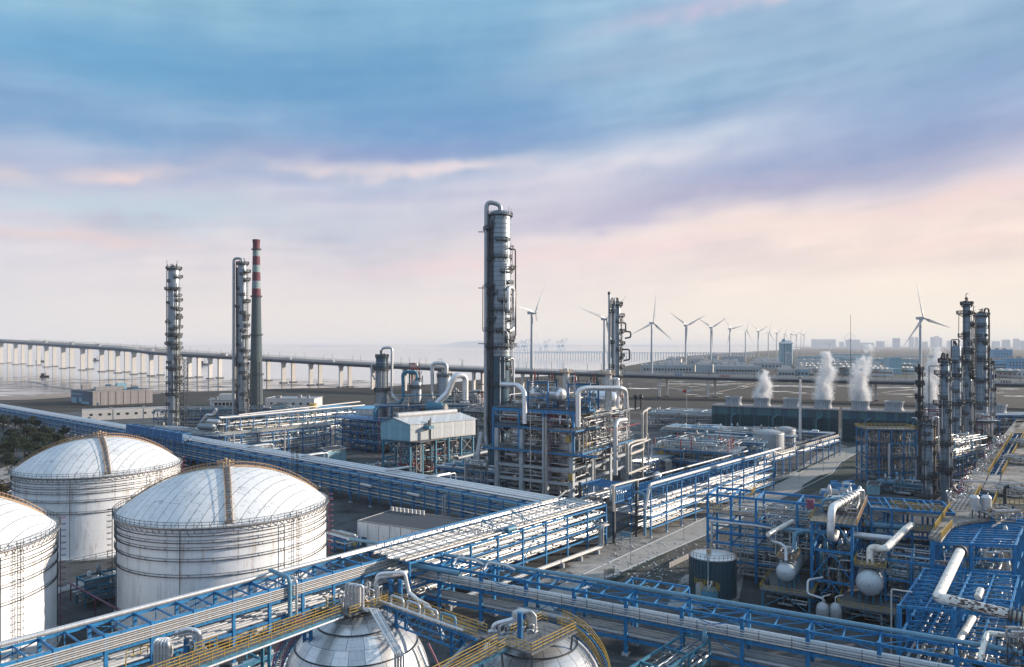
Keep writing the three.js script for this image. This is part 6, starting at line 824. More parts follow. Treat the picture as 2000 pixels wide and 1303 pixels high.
for (const [x, y, Z, r, l] of [[1607, 1189, 158, 1.35, 'small domed upright vessel in the shade between the two vessel platforms'], [1632, 1190, 157, 1.2, 'small upright vessel tight beside the larger vessel platform, right of a domed one']]) { const c = at(x, y, Z), t = thing('small_vessel', l, 'vessel', c.clone().setY(0)); mb().lathe(V(c.x, 0, c.z), [[0.02, 0.8], [r * 0.7, 1.1], [r, 1.9], [r, c.y], [r * 0.8, c.y + 0.9], [r * 0.4, c.y + 1.3], [0.02, c.y + 1.4]], 20, true).build('shell', M.silverDull, t); for (let k = 0; k < 3; k++) mb().tube(V(c.x + r * 0.7 * Math.cos(k * 2.1), 0, c.z + r * 0.7 * Math.sin(k * 2.1)), V(c.x + r * 0.7 * Math.cos(k * 2.1), 1.6, c.z + r * 0.7 * Math.sin(k * 2.1)), 0.14, 8).build('leg', M.iron, t); mb().pipe([V(c.x, c.y + 1.2, c.z), V(c.x, c.y + 2.6, c.z), V(c.x + 2, c.y + 2.6, c.z - 1)], 0.16, 0.5, 8).build('pipe', M.silver, t); settle(t); }
{ // braced roof frame at the lower right
  const O = OX(69.6, 133.4), u = U(0.955, -0.295), n = U(0.607, 0.795), t = thing('braced_frame', 'blue frame with two tiers of crossed roof bracing under a rusty elbowed duct', 'steel frame', O.clone()); seed(114);
  const P = frameOf(t, { O, u, n, xs: [0, 8.5, 17], ys: [0, 9.2, 18.4, 27.6], cw: 0.75, levels: [{ h: 4, bh: 0.4 }, { h: 7.9, bh: 0.5 }, { h: 13.3, bh: 0.55 }] });
  for (const h of [13.15, 7.75]) { for (const l of [4.25, 12.75]) mb().bar(P(l, 0.2, h), P(l, 27.4, h), 0.26, 0.26).build('roof_beam', M.blue, t); for (let j = 0; j < 9; j++) { const s = j * 3.07; if (j % 3) mb().bar(P(0.2, s, h - 0.02), P(16.8, s, h - 0.02), 0.17, 0.17).build('roof_beam', M.blue, t); for (let k = 0; k < 4; k++) { const b = mb(); b.bar(P(k * 4.25 + 0.1, s + 0.1, h - 0.12), P(k * 4.25 + 4.15, s + 2.97, h - 0.12), 0.14, 0.12); b.bar(P(k * 4.25 + 4.15, s + 0.1, h - 0.15), P(k * 4.25 + 0.1, s + 2.97, h - 0.15), 0.13, 0.12); b.build('cross_brace', M.blue, t); } } }
  for (let k = 0; k < 9; k++) mb().tube(P(1.5 + k * 1.7, -2, 4.5), P(1.5 + k * 1.7, 29, 4.5), rr(0.15, 0.4), 8).build('pipe', pick([M.bluePipe, M.silver, M.pipeGrey, M.pipeCream]), t);
  mb().tube(P(8.8, -3, 6.9), P(10.4, 12, 8.6), 0.62, 14).build('duct', M.pipeScuff, t); mb().tube(P(11.6, 8, 13.6), P(11.9, 10, 14.6), 0.6, 14).build('duct', M.pipeScuff, t); innards(t, P, [1, 16, 1, 26, 0.4, 3.6], 36, [...GREYS, M.bluePipe], 0.3); settle(t);
  const d = thing('rusty_duct', 'fat white duct with peeling rusty patches and an elbow, lying across the braced blue roof', 'duct', at(1831, 1166, 134).setY(0)), q = [at(1876, 1076, 155), at(1831, 1168, 134), at(1905, 1182, 130), at(1972, 1200, 127)];
  mb().pipe([q[0], q[1].clone(), q[1].clone().lerp(q[2], 0.35)], 0.92, 1.7, 22, 8).build('duct', M.pipeScuff, d); mb().tube(q[1].clone().lerp(q[2], 0.34), q[3], 0.9, 22).build('duct', M.pipeRust, d); for (const [a, b] of [[q[0], q[1]], [q[3], q[2]]]) { const e = a.clone().lerp(b, 0.01); mb().tube(a, e.lerp(b, 0.01), 1.3, 20).build('flange', M.iron, d); } mb().ring(q[1].clone().add(V(0, 0.2, 0)), 0.9, 0, 0.1, 16).build('clamp', M.iron, d);
  const dir = q[3].clone().sub(q[2]).normalize(); for (let k = 0; k < 3; k++) mb().tube(q[3].clone().addScaledVector(dir, 0.2 + k * 0.7), q[3].clone().addScaledVector(dir, 0.5 + k * 0.7), 1.35, 18).build('flange', M.iron, d); mb().tube(q[3], q[3].clone().addScaledVector(dir, 9), 0.85, 18).build('duct', M.pipeScuff, d); mb().bar(q[0].clone().setY(0), q[0].clone().add(V(0, -0.9, 0)), 0.5, 0.5).build('post', M.blue, d); settle(d);
  const F4 = at(1821, 1062, 158), t2 = thing('steel_frame', 'tall blue frame with open roof beams between the braced roof and the pale railed deck', 'steel frame', F4.clone().setY(0)), P4 = frameOf(t2, { O: F4.clone().setY(0), u: U(0.98, -0.16), n: U(0.62, 0.78), xs: [0, 7.6, 16], ys: [0, 10, 20], cw: 0.7, levels: [{ h: 6, bh: 0.5 }, { h: 12.6, bh: 0.5 }, { h: 18.2, bh: 0.7 }] }); for (let k = 1; k < 8; k++) mb().bar(P4(0, k * 2.5, 18), P4(16, k * 2.5, 18), 0.3, 0.34).build('roof_beam', M.blue, t2); for (const s of [5, 15]) mb().bar(P4(8, s - 5, 15), P4(16, s - 5, 15), 0.3, 0.4).build('beam', M.blue, t2); innards(t2, P4, [0.5, 15.5, 0.5, 19, 1, 12], 76, [...GREYS, M.bluePipe, M.teal], 0.32); innards(t2, P4, [8, 16, 1, 19, 13, 17], 16, SUNNY, 0.3); mb().rail([P4(0.4, 0.4, 12.8), P4(7, 0.4, 12.8)], 1.2, 1, 0.1, 2).build('railing', M.ochre, t2); settle(t2);
}
{ // elevated concrete deck at the right edge
  const h = 19, t = thing('elevated_deck', 'elevated pale concrete deck with yellow railings and open blue bays, right edge of the plant', 'deck', on(1880, 985, 0).setY(0)); seed(115);
  const slab = (pts, name, mat) => { const p = pts.map(([x, y]) => on(x, y, h)), b = mb().poly(p, h); for (let k = 0; k < p.length; k++) { const a = p[k], c = p[(k + 1) % p.length]; b.quad(a.clone().setY(h - 0.6), c.clone().setY(h - 0.6), c, a); } b.build(name, mat, t); };
  slab([[1813, 1046], [1866, 968], [1905, 918], [1957, 853], [1985, 820], [2003, 820], [1977, 850], [1930, 927], [1916, 955], [1893, 995], [1934, 1000], [1932, 1014], [1882, 1020], [1858, 1028], [1838, 1055]], 'deck_slab', M.deck);
  slab([[1933, 927], [1954, 928], [1948, 963], [1919, 956]], 'deck_slab', M.deck); slab([[2000, 850], [2080, 850], [2080, 984], [1942, 984], [1950, 964], [1957, 928]], 'deck_slab', M.deck); slab([[1984, 822], [2000, 821], [2080, 826], [2080, 846], [1980, 846]], 'deck_slab', M.deck);
  slab([[1705, 984], [1812, 984], [1850, 1004], [1830, 1008], [1700, 992]], 'deck_slab', M.deck);
  for (const [a, b] of [[[1826, 1036], [1856, 993]], [[1893, 995], [1916, 955]], [[1934, 1000], [1932, 1014]], [[1944, 985], [2010, 988]], [[1930, 927], [1977, 850]], [[1838, 1054], [1860, 1028]], [[1936, 999], [1950, 964]], [[1957, 928], [2000, 850]], [[1985, 845], [2070, 848]], [[1740, 988], [1848, 1003]]]) mb().rail([on(...a, h), on(...b, h)], 1.5, 1.1, 0.13, 3).build('railing', M.yellow, t);
  const bay = (A, B, C, D, n) => { for (let k = 0; k <= n; k++) mb().bar(on(lerp(A[0], D[0], k / n), lerp(A[1], D[1], k / n), h - 1), on(lerp(B[0], C[0], k / n), lerp(B[1], C[1], k / n), h - 1), 0.42, 0.6).build('bay_beam', M.blue, t); mb().bar(on((A[0] + B[0]) / 2, (A[1] + B[1]) / 2, h - 0.5), on((C[0] + D[0]) / 2, (C[1] + D[1]) / 2, h - 0.5), 0.3, 0.36).build('bay_beam', M.pipeWhite, t); };
  bay([1931, 928], [1956, 929], [1998, 850], [1978, 850], 15); bay([1886, 1024], [1990, 1034], [2020, 1003], [1940, 1000], 6); bay([1962, 934], [1982, 935], [2018, 853], [2004, 853], 12); bay([1895, 992], [1934, 994], [1948, 964], [1917, 957], 7);
  for (let k = 0; k < 9; k++) { const p = on(lerp(1830, 1985, k / 8), lerp(1040, 822, Math.pow(k / 8, 0.8)), h); mb().bar(p.clone().setY(0), p.clone().setY(h - 0.6), 0.8, 0.8).build('column', M.blueDeep, t); }
  for (let k = 0; k < 5; k++) { const p = on(lerp(1945, 2010, k / 4), lerp(985, 846, k / 4), h); mb().bar(p.clone().setY(0), p.clone().setY(h - 1.4), 0.8, 0.8).build('column', M.blueDeep, t); }
  const a = on(1868, 966, h), b = on(1957, 854, h), uu = b.clone().sub(a), L = uu.length(); uu.normalize(); const nn = V(uu.z, 0, -uu.x), P = (l, s, y) => a.clone().addScaledVector(uu, l).addScaledVector(nn, s).setY(y);
  for (let k = 0; k < 120; k++) { const l = rr(-10, L), s = rr(-2.4, 1.4), p = P(l, s, h), q = p.clone().setY(h + rr(0.6, 2.2)); mb().pipe([p, q, q.clone().add(V(rr(-1.6, 1.6), 0, rr(-1.6, 1.6))), q.clone().add(V(rr(-1.6, 1.6), -1.2, rr(-1.6, 1.6)))], rr(0.08, 0.2), 0.4, 6, 2).build('manifold_pipe', pick([M.silver, M.pipeCream, M.pipeGrey, M.ochre, M.magenta, M.silverBright]), t); }
  for (const [x, y] of [[1990, 905], [1982, 968], [2004, 872], [1950, 1014]]) { const p = on(x, y, h); innards(t, (l, s, y2) => p.clone().add(V(l, 0, s)).setY(y2), [-4, 4, -5, 5, h + 0.3, h + 3], 36, [...SHINY, M.ochre, M.pipeGrey, M.silverDull], 0.15); }
  for (const [p, q] of [[[1860, 938], [2010, 945]], [[1925, 957], [2010, 960]]]) mb().tube(on(...p, h + 1.4), on(...q, h + 1.4), 0.2, 8).build('cross_pipe', M.pipeWhite, t);
  mb().pipe([on(1963, 994, h), on(1963, 994, h).setY(h + 5.4), on(1970, 994, h).setY(h + 5.6)], 0.42, 1, 10).build('black_hose', M.dark, t); settle(t);
  const tk = thing('twin_drums', 'pair of grey upright drums on a small frame standing on the pale railed deck', 'tank', on(1915, 1012, h).setY(h)); for (const e of [-1.4, 1.4]) { const c = on(1915, 1012, h).add(V(e, 2.0, 0)); mb().lathe(c, [[0.02, -0.3], [1.1, 0], [1.1, 2.9], [0.7, 3.4], [0.02, 3.5]], 18).build('drum', M.silver, tk); for (const f of [-0.8, 0.8]) mb().bar(c.clone().add(V(f, -2, 0.5)), c.clone().add(V(f, 0.2, 0.5)), 0.18, 0.18).build('leg', M.iron, tk); } settle(tk);
}
unit({ label: 'blue four storey valve structure with yellow top deck left of the stout grey column', O: at(1693, 945, 321).setY(0), u: V(0.99, 0, 0.1).normalize(), n: V(0.1, 0, -0.99).normalize(), xs: span(4, 5.1), ys: [0, 6, 12], cw: 0.5, steel: M.blue, seed: 116, levels: [{ h: 5.4, pipes: [0.1, 0.25] }, { h: 11.6, pipes: [0.1, 0.3], slab: [-0.3, 21, -0.3, 12], railMat: M.iron }, { h: 17.8, slab: [-0.5, 9, -0.6, 12.4], railMat: M.ochre }, { h: 23.6, slab: [-0.6, 21, -0.6, 12.5], railMat: M.yellow, railT: 0.16 }], mats: [...GREYS, M.teal, M.pipeWhite, M.ochre], fill: 130, rmax: 0.24, extra(t, P) { mb().tube(P(9, -0.6, 4), P(9, -0.6, 17.5), 0.5, 10).build('riser', M.pipeWhite, t); for (const l of [3, 8, 13]) mb().bar(P(l, -1.4, 20.4), P(l + 1.6, 0.6, 21.6), 0.5, 0.3).build('tray_end', M.pipeCream, t); } });
unit({ name: 'pump_row', label: 'bent blue grey pipes and pumps at the foot of the stout grey column', O: at(1722, 972, 300).setY(0), u: uB, n: nB, xs: [0, 6, 12, 18], ys: [0, 5], cw: 0.25, steel: M.teal, seed: 117, levels: [{ h: 4.6, pipes: [0.15, 0.3] }], mats: [M.silverDull, M.bluePipe, M.pipeGrey], fill: 44, fillTop: 6, rmax: 0.45 });
unit({ label: 'maze of grey pipes between the dark columns and the pale deck', O: at(1855, 975, 296).setY(0), u: V(0.8, 0, -0.6), n: V(-0.6, 0, -0.8), xs: span(5, 8), ys: [0, 10], cw: 0.4, steel: M.blueDeep, seed: 118, levels: [{ h: 8, pipes: [0.15, 0.35] }, { h: 15, pipes: [0.15, 0.35] }], mats: [...GREYS, M.ochre, M.bluePipe], fill: 130, fillTop: 22, rmax: 0.3 });
unit({ label: 'dense grey pipework at the foot of the dark column group', O: at(1800, 925, 345).setY(0), u: V(0.97, 0, 0.2).normalize(), n: V(0.2, 0, -0.97).normalize(), xs: span(5, 6.4), ys: [0, 9], cw: 0.4, steel: M.iron, seed: 119, levels: [{ h: 9, pipes: [0.15, 0.35] }, { h: 18, slab: [-1, 33, -1, 10], railMat: M.iron }, { h: 25, pipes: [.15, .3] }], mats: [...GREYS, M.pipeCream, M.magenta], fill: 150, fillTop: 30, rmax: 0.3 });
unit({ label: 'blue pipework with yellow rails in the far right corner behind the pale deck', O: at(1925, 872, 420).setY(0), u: V(1, 0, 0), n: V(0, 0, -1), xs: span(6, 8), ys: [0, 14], cw: 0.5, steel: M.blue, seed: 120, levels: [{ h: 7, pipes: [0.15, 0.4] }, { h: 13, pipes: [0.15, 0.4], slab: [-1, 30, -1, 3], railMat: M.ochre }, { h: 20, pipes: [0.2, 0.4] }], mats: [...SHINY, M.bluePipe], fill: 90, rmax: 0.35 });
unit({ name: 'lattice_pipe_tower', label: 'thin lattice tower tangled with pipes and valves at the lower right edge', O: at(1968, 1262, 117).setY(0), u: U(1, 0), n: U(0, 1), xs: [0, 2.6, 5.2], ys: [0, 2.6], cw: 0.16, steel: M.iron, seed: 126, levels: [{ h: 3.2, bh: 0.15, bw: .12 }, { h: 6.4, bh: 0.15, bw: .12 }, { h: 9.6, bh: 0.15, bw: .12 }, { h: 13, bh: 0.15, bw: .12 }], braces: [[0, 2.6, 0, 3.2, 6.3], [0, 2.6, 0, 6.5, 9.5], [0, 2.6, 0, 9.7, 12.9], [2.6, 5.2, 0, 3.2, 6.3], [2.6, 5.2, 0, 9.7, 12.9]], mats: [M.silver, M.pipeCream, M.galv, M.pipeWhite, M.bluePipe], fill: 60, fillTop: 15, rmax: 0.28 });
{ const t = thing('bent_pipe', 'pale bent pipe with a flanged valve in the lower right corner', 'pipe', at(1915, 1290, 116).setY(0)); mb().pipe([at(1908, 1310, 116), at(1915, 1284, 116), at(1928, 1236, 120), at(1990, 1244, 119)], 0.42, 1.1, 14, 6).build('pipe', M.pipeScuff, t); const c = at(1910, 1296, 116); mb().lathe(c, [[0.02, -0.5], [0.9, -0.45], [0.9, -0.2], [0.5, 0], [0.9, 0.2], [0.9, 0.45], [0.02, 0.5]], 18).build('valve', M.iron, t); mb().sweep(Array.from({ length: 17 }, (_, k) => V(c.x + 1.0 + 0.7 * Math.cos(k / 8 * PI), c.y + 0.2 + 0.7 * Math.sin(k / 8 * PI), c.z + 0.8)), 0.07, 6, false).build('hand_wheel', M.galv, t); settle(t); }
{ const t = thing('pipe_run', 'thin white pipe standing and turning right beside the braced blue roof', 'pipe', at(1741, 1240, 140).setY(0)); mb().pipe([at(1741, 1240, 140).setY(0.2), at(1741, 1151, 140), at(1782, 1157, 138)], 0.16, 0.4, 8).build('pipe', M.pipeWhite, t); settle(t); }

unit({ label: 'blue frame with yellow rails and pipe loops behind the open blue frame, before the tarpaulins', O: OX(50.9, 193).addScaledVector(uB, 12).addScaledVector(nB, 14), u: uB, n: nB, xs: span(5, 5.2), ys: [0, 6], cw: 0.4, steel: M.blue, seed: 127, levels: [{ h: 5, pipes: [0.1, 0.24] }, { h: 9.4, pipes: [0.1, 0.24] }, { h: 14, slab: [-0.4, 26.4, -0.4, 6.4], railMat: M.yellow }], mats: [...GREYS, M.bluePipe, M.ochre], fill: 70, fillTop: 16, rmax: 0.2, extra(t, P) { for (let k = 0; k < 6; k++) mb().pipe([P(2 + k * 4, 1, 14), P(2 + k * 4, 1, 17), P(4.6 + k * 4, 2, 17), P(4.6 + k * 4, 2, 14)], 0.26, 0.9, 9, 4).build('pipe_loop', pick([M.silver, M.bluePipe, M.silverBright]), t); } });
unit({ label: 'blue frame packed with thin pipes directly behind the larger horizontal vessel', O: OX(82, 163), u: uB, n: nB, xs: span(3, 5), ys: [0, 6, 12], cw: 0.42, steel: M.blue, seed: 128, levels: [{ h: 4.6, pipes: [0.1, 0.25] }, { h: 9, pipes: [0.1, 0.25] }, { h: 13.2 }], mats: [...GREYS, M.bluePipe, M.teal], fill: 90, fillTop: 14, rmax: 0.2 });
/* tanks of the right half */
{ const c = OX((1392 - 1000) / F * 179, 179), r = 5.5, t = thing('dark_tank', 'dark blue ribbed round tank with a pale lid and thin railing beside the access road', 'tank', c.clone()); seed(123);
  mb().lathe(c, [[r, 0], [r, 9.4]], 48).build('shell', M.darkTank, t); mb().lathe(c, [[r - 0.1, 9.4], [r * 0.6, 9.9], [0.02, 10.2]], 48, true).build('lid', M.silverBright, t); mb().ring(c, r + 0.1, 9.35, 0.22, 48).build('rim', M.galv, t); mb().ring(c, r + 0.05, 4.6, 0.14, 48).build('hoop', M.iron, t);
  for (let k = 0; k < 36; k++) { const a = k / 36 * PI * 2; mb().bar(V(c.x + (r + 0.02) * Math.cos(a), 0.1, c.z + (r + 0.02) * Math.sin(a)), V(c.x + (r + 0.02) * Math.cos(a), 9.2, c.z + (r + 0.02) * Math.sin(a)), 0.12, 0.12).build('rib', pick([M.darkTank, M.iron, M.darkBlue]), t); }
  mb().rail(Array.from({ length: 33 }, (_, k) => V(c.x + (r + 0.1) * Math.cos(k / 16 * PI), 9.5, c.z + (r + 0.1) * Math.sin(k / 16 * PI))), 1.2, 1.1, 0.08, 1).build('railing', M.ochre, t);
  mb().pipe([V(c.x - 2, 10.2, c.z + 2), V(c.x - 2.4, 10.5, c.z + 4.4), V(c.x - 2.6, 10.2, c.z + 5.7), V(c.x - 2.6, 0, c.z + 5.7)], 0.16, 0.5, 8).build('pipe', M.silverDull, t); mb().box(V(c.x - 1.2, 10.6, c.z + 1), 1, 0.8, 0.8).build('gauge_box', M.ochre, t); settle(t);
  for (const [x, y, Z, s, l] of [[1372, 1128, 176, 1.6, 'small pale dosing vessel with yellow rails in front of the dark round tank'], [1386, 1137, 171, 1.9, 'small teal vessel ringed by a yellow rail at the foot of the dark round tank']]) { const p = at(x, y + 26, Z).setY(0), v = thing('dosing_vessel', l, 'vessel', p.clone()); mb().lathe(p, [[s, 0.4], [s, 3.4], [s * 0.7, 4.1], [0.02, 4.3]], 20, true).build('shell', s > 1.7 ? M.teal : M.silverDull, v); mb().rail(Array.from({ length: 13 }, (_, k) => V(p.x + (s + 0.3) * Math.cos(k / 6 * PI), 3.6, p.z + (s + 0.3) * Math.sin(k / 6 * PI))), 1.3, 0.8, 0.08, 2).build('railing', M.yellow, v); for (let k = 0; k < 4; k++) mb().tube(V(p.x + rr(-1, 1), 3.8, p.z + rr(-1, 1)), V(p.x + rr(-1, 1), 5.6, p.z + rr(-1, 1)), 0.14, 6).build('pipe', M.silver, v); settle(v); }
  const f = thing('panel_fence', 'low grey panel fence left of the dark round tank', 'fence', on(1310, 1108)); for (let k = 0; k < 11; k++) { const a = on(1307, 1110), b = on(1348, 1090), p = a.clone().lerp(b, (k + 0.5) / 11), d = b.clone().sub(a); mb().box(p.clone().setY(0.75), d.length() / 11 - 0.12, 1.5, 0.08, d).build('panel', M.galv, f); } settle(f);
}
const silverTank = (label, x, y, Z, r, h) => { const c = OX((x - 1000) / F * Z, Z), t = thing('silver_tank', label, 'tank', c.clone()); mb().lathe(c, [[r, 0.2], [r, h]], 48).build('shell', M.silverDull, t); mb().lathe(c, [[r + 0.15, h - 0.15], [r + 0.15, h + 0.05], [r * 0.7, h + 1.1], [r * 0.35, h + 1.7], [0.02, h + 1.9]], 40, true).build('roof', M.silverDull, t); for (let y = 2.4; y < h; y += 2.4) mb().ring(c, r + 0.02, y, 0.08, 48).build('weld', M.silverDull, t); for (const a of [1.4, 0.4]) mb().tube(V(c.x + (r + 0.15) * Math.cos(a), 0, c.z + (r + 0.15) * Math.sin(a)), V(c.x + (r + 0.15) * Math.cos(a), h, c.z + (r + 0.15) * Math.sin(a)), 0.12, 6).build('pipe', M.silverBright, t); mb().rail(Array.from({ length: 21 }, (_, k) => V(c.x + r * Math.cos(k / 10 * PI), h + 0.1, c.z + r * Math.sin(k / 10 * PI))), 1.1, 2.2, 0.1, 1).build('railing', M.galv, t); return settle(t); };
silverTank('shiny silver round tank with a low cone roof at the end of the sunlit racks', 1501, 0, 394, 7.9, 13.4); silverTank('smaller silver tank half hidden to the right of a larger silver one', 1534, 0, 418, 5.4, 12.4);
{ const Z = 346, c = OX((1294 - 1000) / F * Z, Z), t = thing('yellow_tank', 'upright mustard yellow tank standing right of the reactor block', 'tank', c.clone()); mb().lathe(c, [[2.4, 0], [2.4, 12], [1.6, 12.7], [0.02, 12.9]], 28, true).build('shell', M.yellowTank, t); mb().ring(c, 2.4, 6, 0.15, 28).build('hoop', M.ochre, t); mb().rail(Array.from({ length: 13 }, (_, k) => V(c.x + 2.3 * Math.cos(k / 6 * PI), 12, c.z + 2.3 * Math.sin(k / 6 * PI))), 1.1, 1.2, 0.1).build('railing', M.ochre, t); settle(t); }

/* ---------- cooling tower row ---------- */
const CU = U(0.898, -0.44), CN = U(0.44, 0.898), CO = OX(134, 498), along = (x, O, u) => { const k = (x - 1000) / F, Z0 = -O.z, uz = -u.z; return (k * Z0 - O.x) / (u.x - k * uz); };
{
  const P = (l, s, h) => CO.clone().addScaledVector(CU, l).addScaledVector(CN, s).setY(h), gap = along(1640, CO, CU), end = along(2075, CO, CU); seed(131);
  for (const [a, b, label] of [[0, gap - 1.2, 'dark teal cooling tower block with five fan stacks, left of the narrow gap'], [gap + 1.2, end, 'dark teal cooling tower block right of the narrow gap, running behind the dark columns']]) {
    const t = thing('cooling_tower', label, 'cooling tower', P(a, 0, 0)), m = (a + b) / 2, L = b - a;
    mb().box(P(m, 9, 9.4), L, 18.8, 17.4, CU).build('casing', M.darkBlue, t); mb().box(P(m, 9, 19.4), L + 0.6, 0.6, 19.4, CU).build('roof_deck', M.wallGrey, t); mb().bar(P(a - 0.3, -0.75, 19.5), P(b + 0.3, -0.75, 19.5), 0.2, 0.7).build('eaves', M.galv, t);
    const n = Math.round(L / 2.1); for (let k = 0; k < n; k++) mb().bar(P(a + (k + 0.5) * L / n, 0.1, 14), P(a + (k + 0.5) * L / n, 0.1, 19), L / n - 0.14, 0.14, CU).build('cladding_sheet', pick([M.tealPanel, M.wallNavy, M.tealPanel, M.darkTank]), t);
    for (let h = 2; h < 13.4; h += 1.3) mb().bar(P(a, 0.05, h), P(b, 0.05, h), 0.5, 0.12).build('louvre', pick([M.darkTank, M.darkBlue]), t); for (let l = a + 0.4; l < b; l += 9) mb().bar(P(l, -0.1, 0), P(l, -0.1, 13.9), 0.5, 0.5, CU).build('pier', M.tealPanel, t);
    for (let l = a + 13; l < b - 4; l += 26) mb().pipe([P(l, -1.3, 0), P(l, -1.3, 13), P(l + 3, -1.3, 14.6), P(l + 3, 1, 14.6)], 0.8, 2.4, 12).build('riser_pipe', M.tealPanel, t);
    mb().rail([P(a, -0.8, 19.8), P(b, -0.8, 19.8)], 1.2, 3, 0.12).build('railing', M.galv, t); for (let l = a + 6; l < b; l += 18) mb().lathe(P(l, -0.9, 20.2), [[0.02, -0.3], [0.5, 0], [0.02, 0.5]], 8).build('floodlight', M.pipeWhite, t); settle(t);
  }
  const c0 = P(0, 9, 0), steamAt = { 1489: 19, 1608: 31, 1681: 36, 1814: 34 };
  const prof = [[5.7, 0], [5.1, 1.4], [4.95, 2.6], [5.2, 4.2], [5.6, 5.6], [5.35, 5.6], [4.8, 2.6]];
  let first = null; const tags = { 1433: 'pale blue fan stack without steam, leftmost on the cooling towers', 1489: 'pale blue fan stack with the shortest steam plume', 1546.6: 'pale blue fan stack without steam between the two leftmost plumes', 1608: 'pale blue fan stack under the second plume from the left', 1681: 'pale blue fan stack under the tallest steam plume', 1746.5: 'pale blue fan stack without steam left of the dark column group', 1814: 'pale blue fan stack under the plume that rises behind the thin vent stack', 1880: 'fan stack hidden among the dark columns', 1946: 'pale blue fan stack without steam at the right end of the row' };
  for (const x of [1433, 1489, 1546.6, 1608, 1681, 1746.5, 1814, 1880, 1946]) {
    const l = along(x, c0, CU), p = c0.clone().addScaledVector(CU, l).setY(19.7);
    if (!first) { first = thing('fan_stack', tags[x], 'fan stack', p.clone()); const O = V(0, 0, 0); mb().lathe(O, prof, 40, true).build('shell', M.roofGrey, first); for (let k = 0; k < 24; k++) { const a = k / 24 * PI * 2, b = mb(); for (let j = 0; j < 4; j++) b.bar(V((prof[j][0] + .04) * Math.cos(a), prof[j][1], (prof[j][0] + .04) * Math.sin(a)), V((prof[j + 1][0] + .04) * Math.cos(a), prof[j + 1][1], (prof[j + 1][0] + .04) * Math.sin(a)), 0.14, 0.12); b.build('rib', M.wallPanel, first); } mb().ring(O, 5.62, 5.5, 0.2, 40).build('rim', M.pipeWhite, first); mb().lathe(O, [[4.9, 2], [0.02, 2.2]], 20).build('fan', M.dark, first); }
    else clone(first, tags[x], p);
    if (steamAt[x]) { // droplets: small white flecks, thinning upward
      const H = steamAt[x], n = Math.round(1400 * H), g = new THREE.OctahedronGeometry(0.1, 0), im = new THREE.InstancedMesh(g, M.steam, n), m = new THREE.Matrix4(), q = new THREE.Quaternion(), e = new THREE.Euler(); seed(x * 10 | 0); let k = 0, guard = 0;
      while (k < n && guard++ < n * 40) { const f = Math.pow(rnd(), 1.25), y = f * H, w = 5.2 * (1 + 0.45 * f) * (1 - 0.3 * f * f), a = rr(0, 6.283), r = w * Math.min(1.5, 0.62 * Math.sqrt(-Math.log(1 - rnd() * 0.995))), px_ = r * Math.cos(a) + 3.2 * f * Math.sin(f * 4 + x) + 3 * f * f, pz_ = r * Math.sin(a), dens = fbm(px_ * 0.17, y * 0.12 - x, pz_ * 0.17, 4) * 1.9 + 0.95 - f * 0.85 - (r / w) * 0.3; if (dens < rnd() * 0.8) continue; e.set(rr(0, 6), rr(0, 6), 0); q.setFromEuler(e); const s = rr(0.7, 1.5); m.compose(V(px_, y, pz_), q, V(s, s, s)); im.setMatrixAt(k++, m); }
      im.count = k; im.name = numbered('steam'); im.position.copy(p).add(V(0, 5.2, 0)); im.castShadow = true; scene.add(im); im.userData = { label: { 1489: 'shortest white steam plume, leftmost over the cooling towers', 1608: 'white steam plume second from the left over the cooling towers', 1681: 'tallest white steam plume over the cooling towers', 1814: 'white steam plume behind the thin dark vent stack' }[x], category: 'steam', kind: 'stuff' };
    }
  }
}

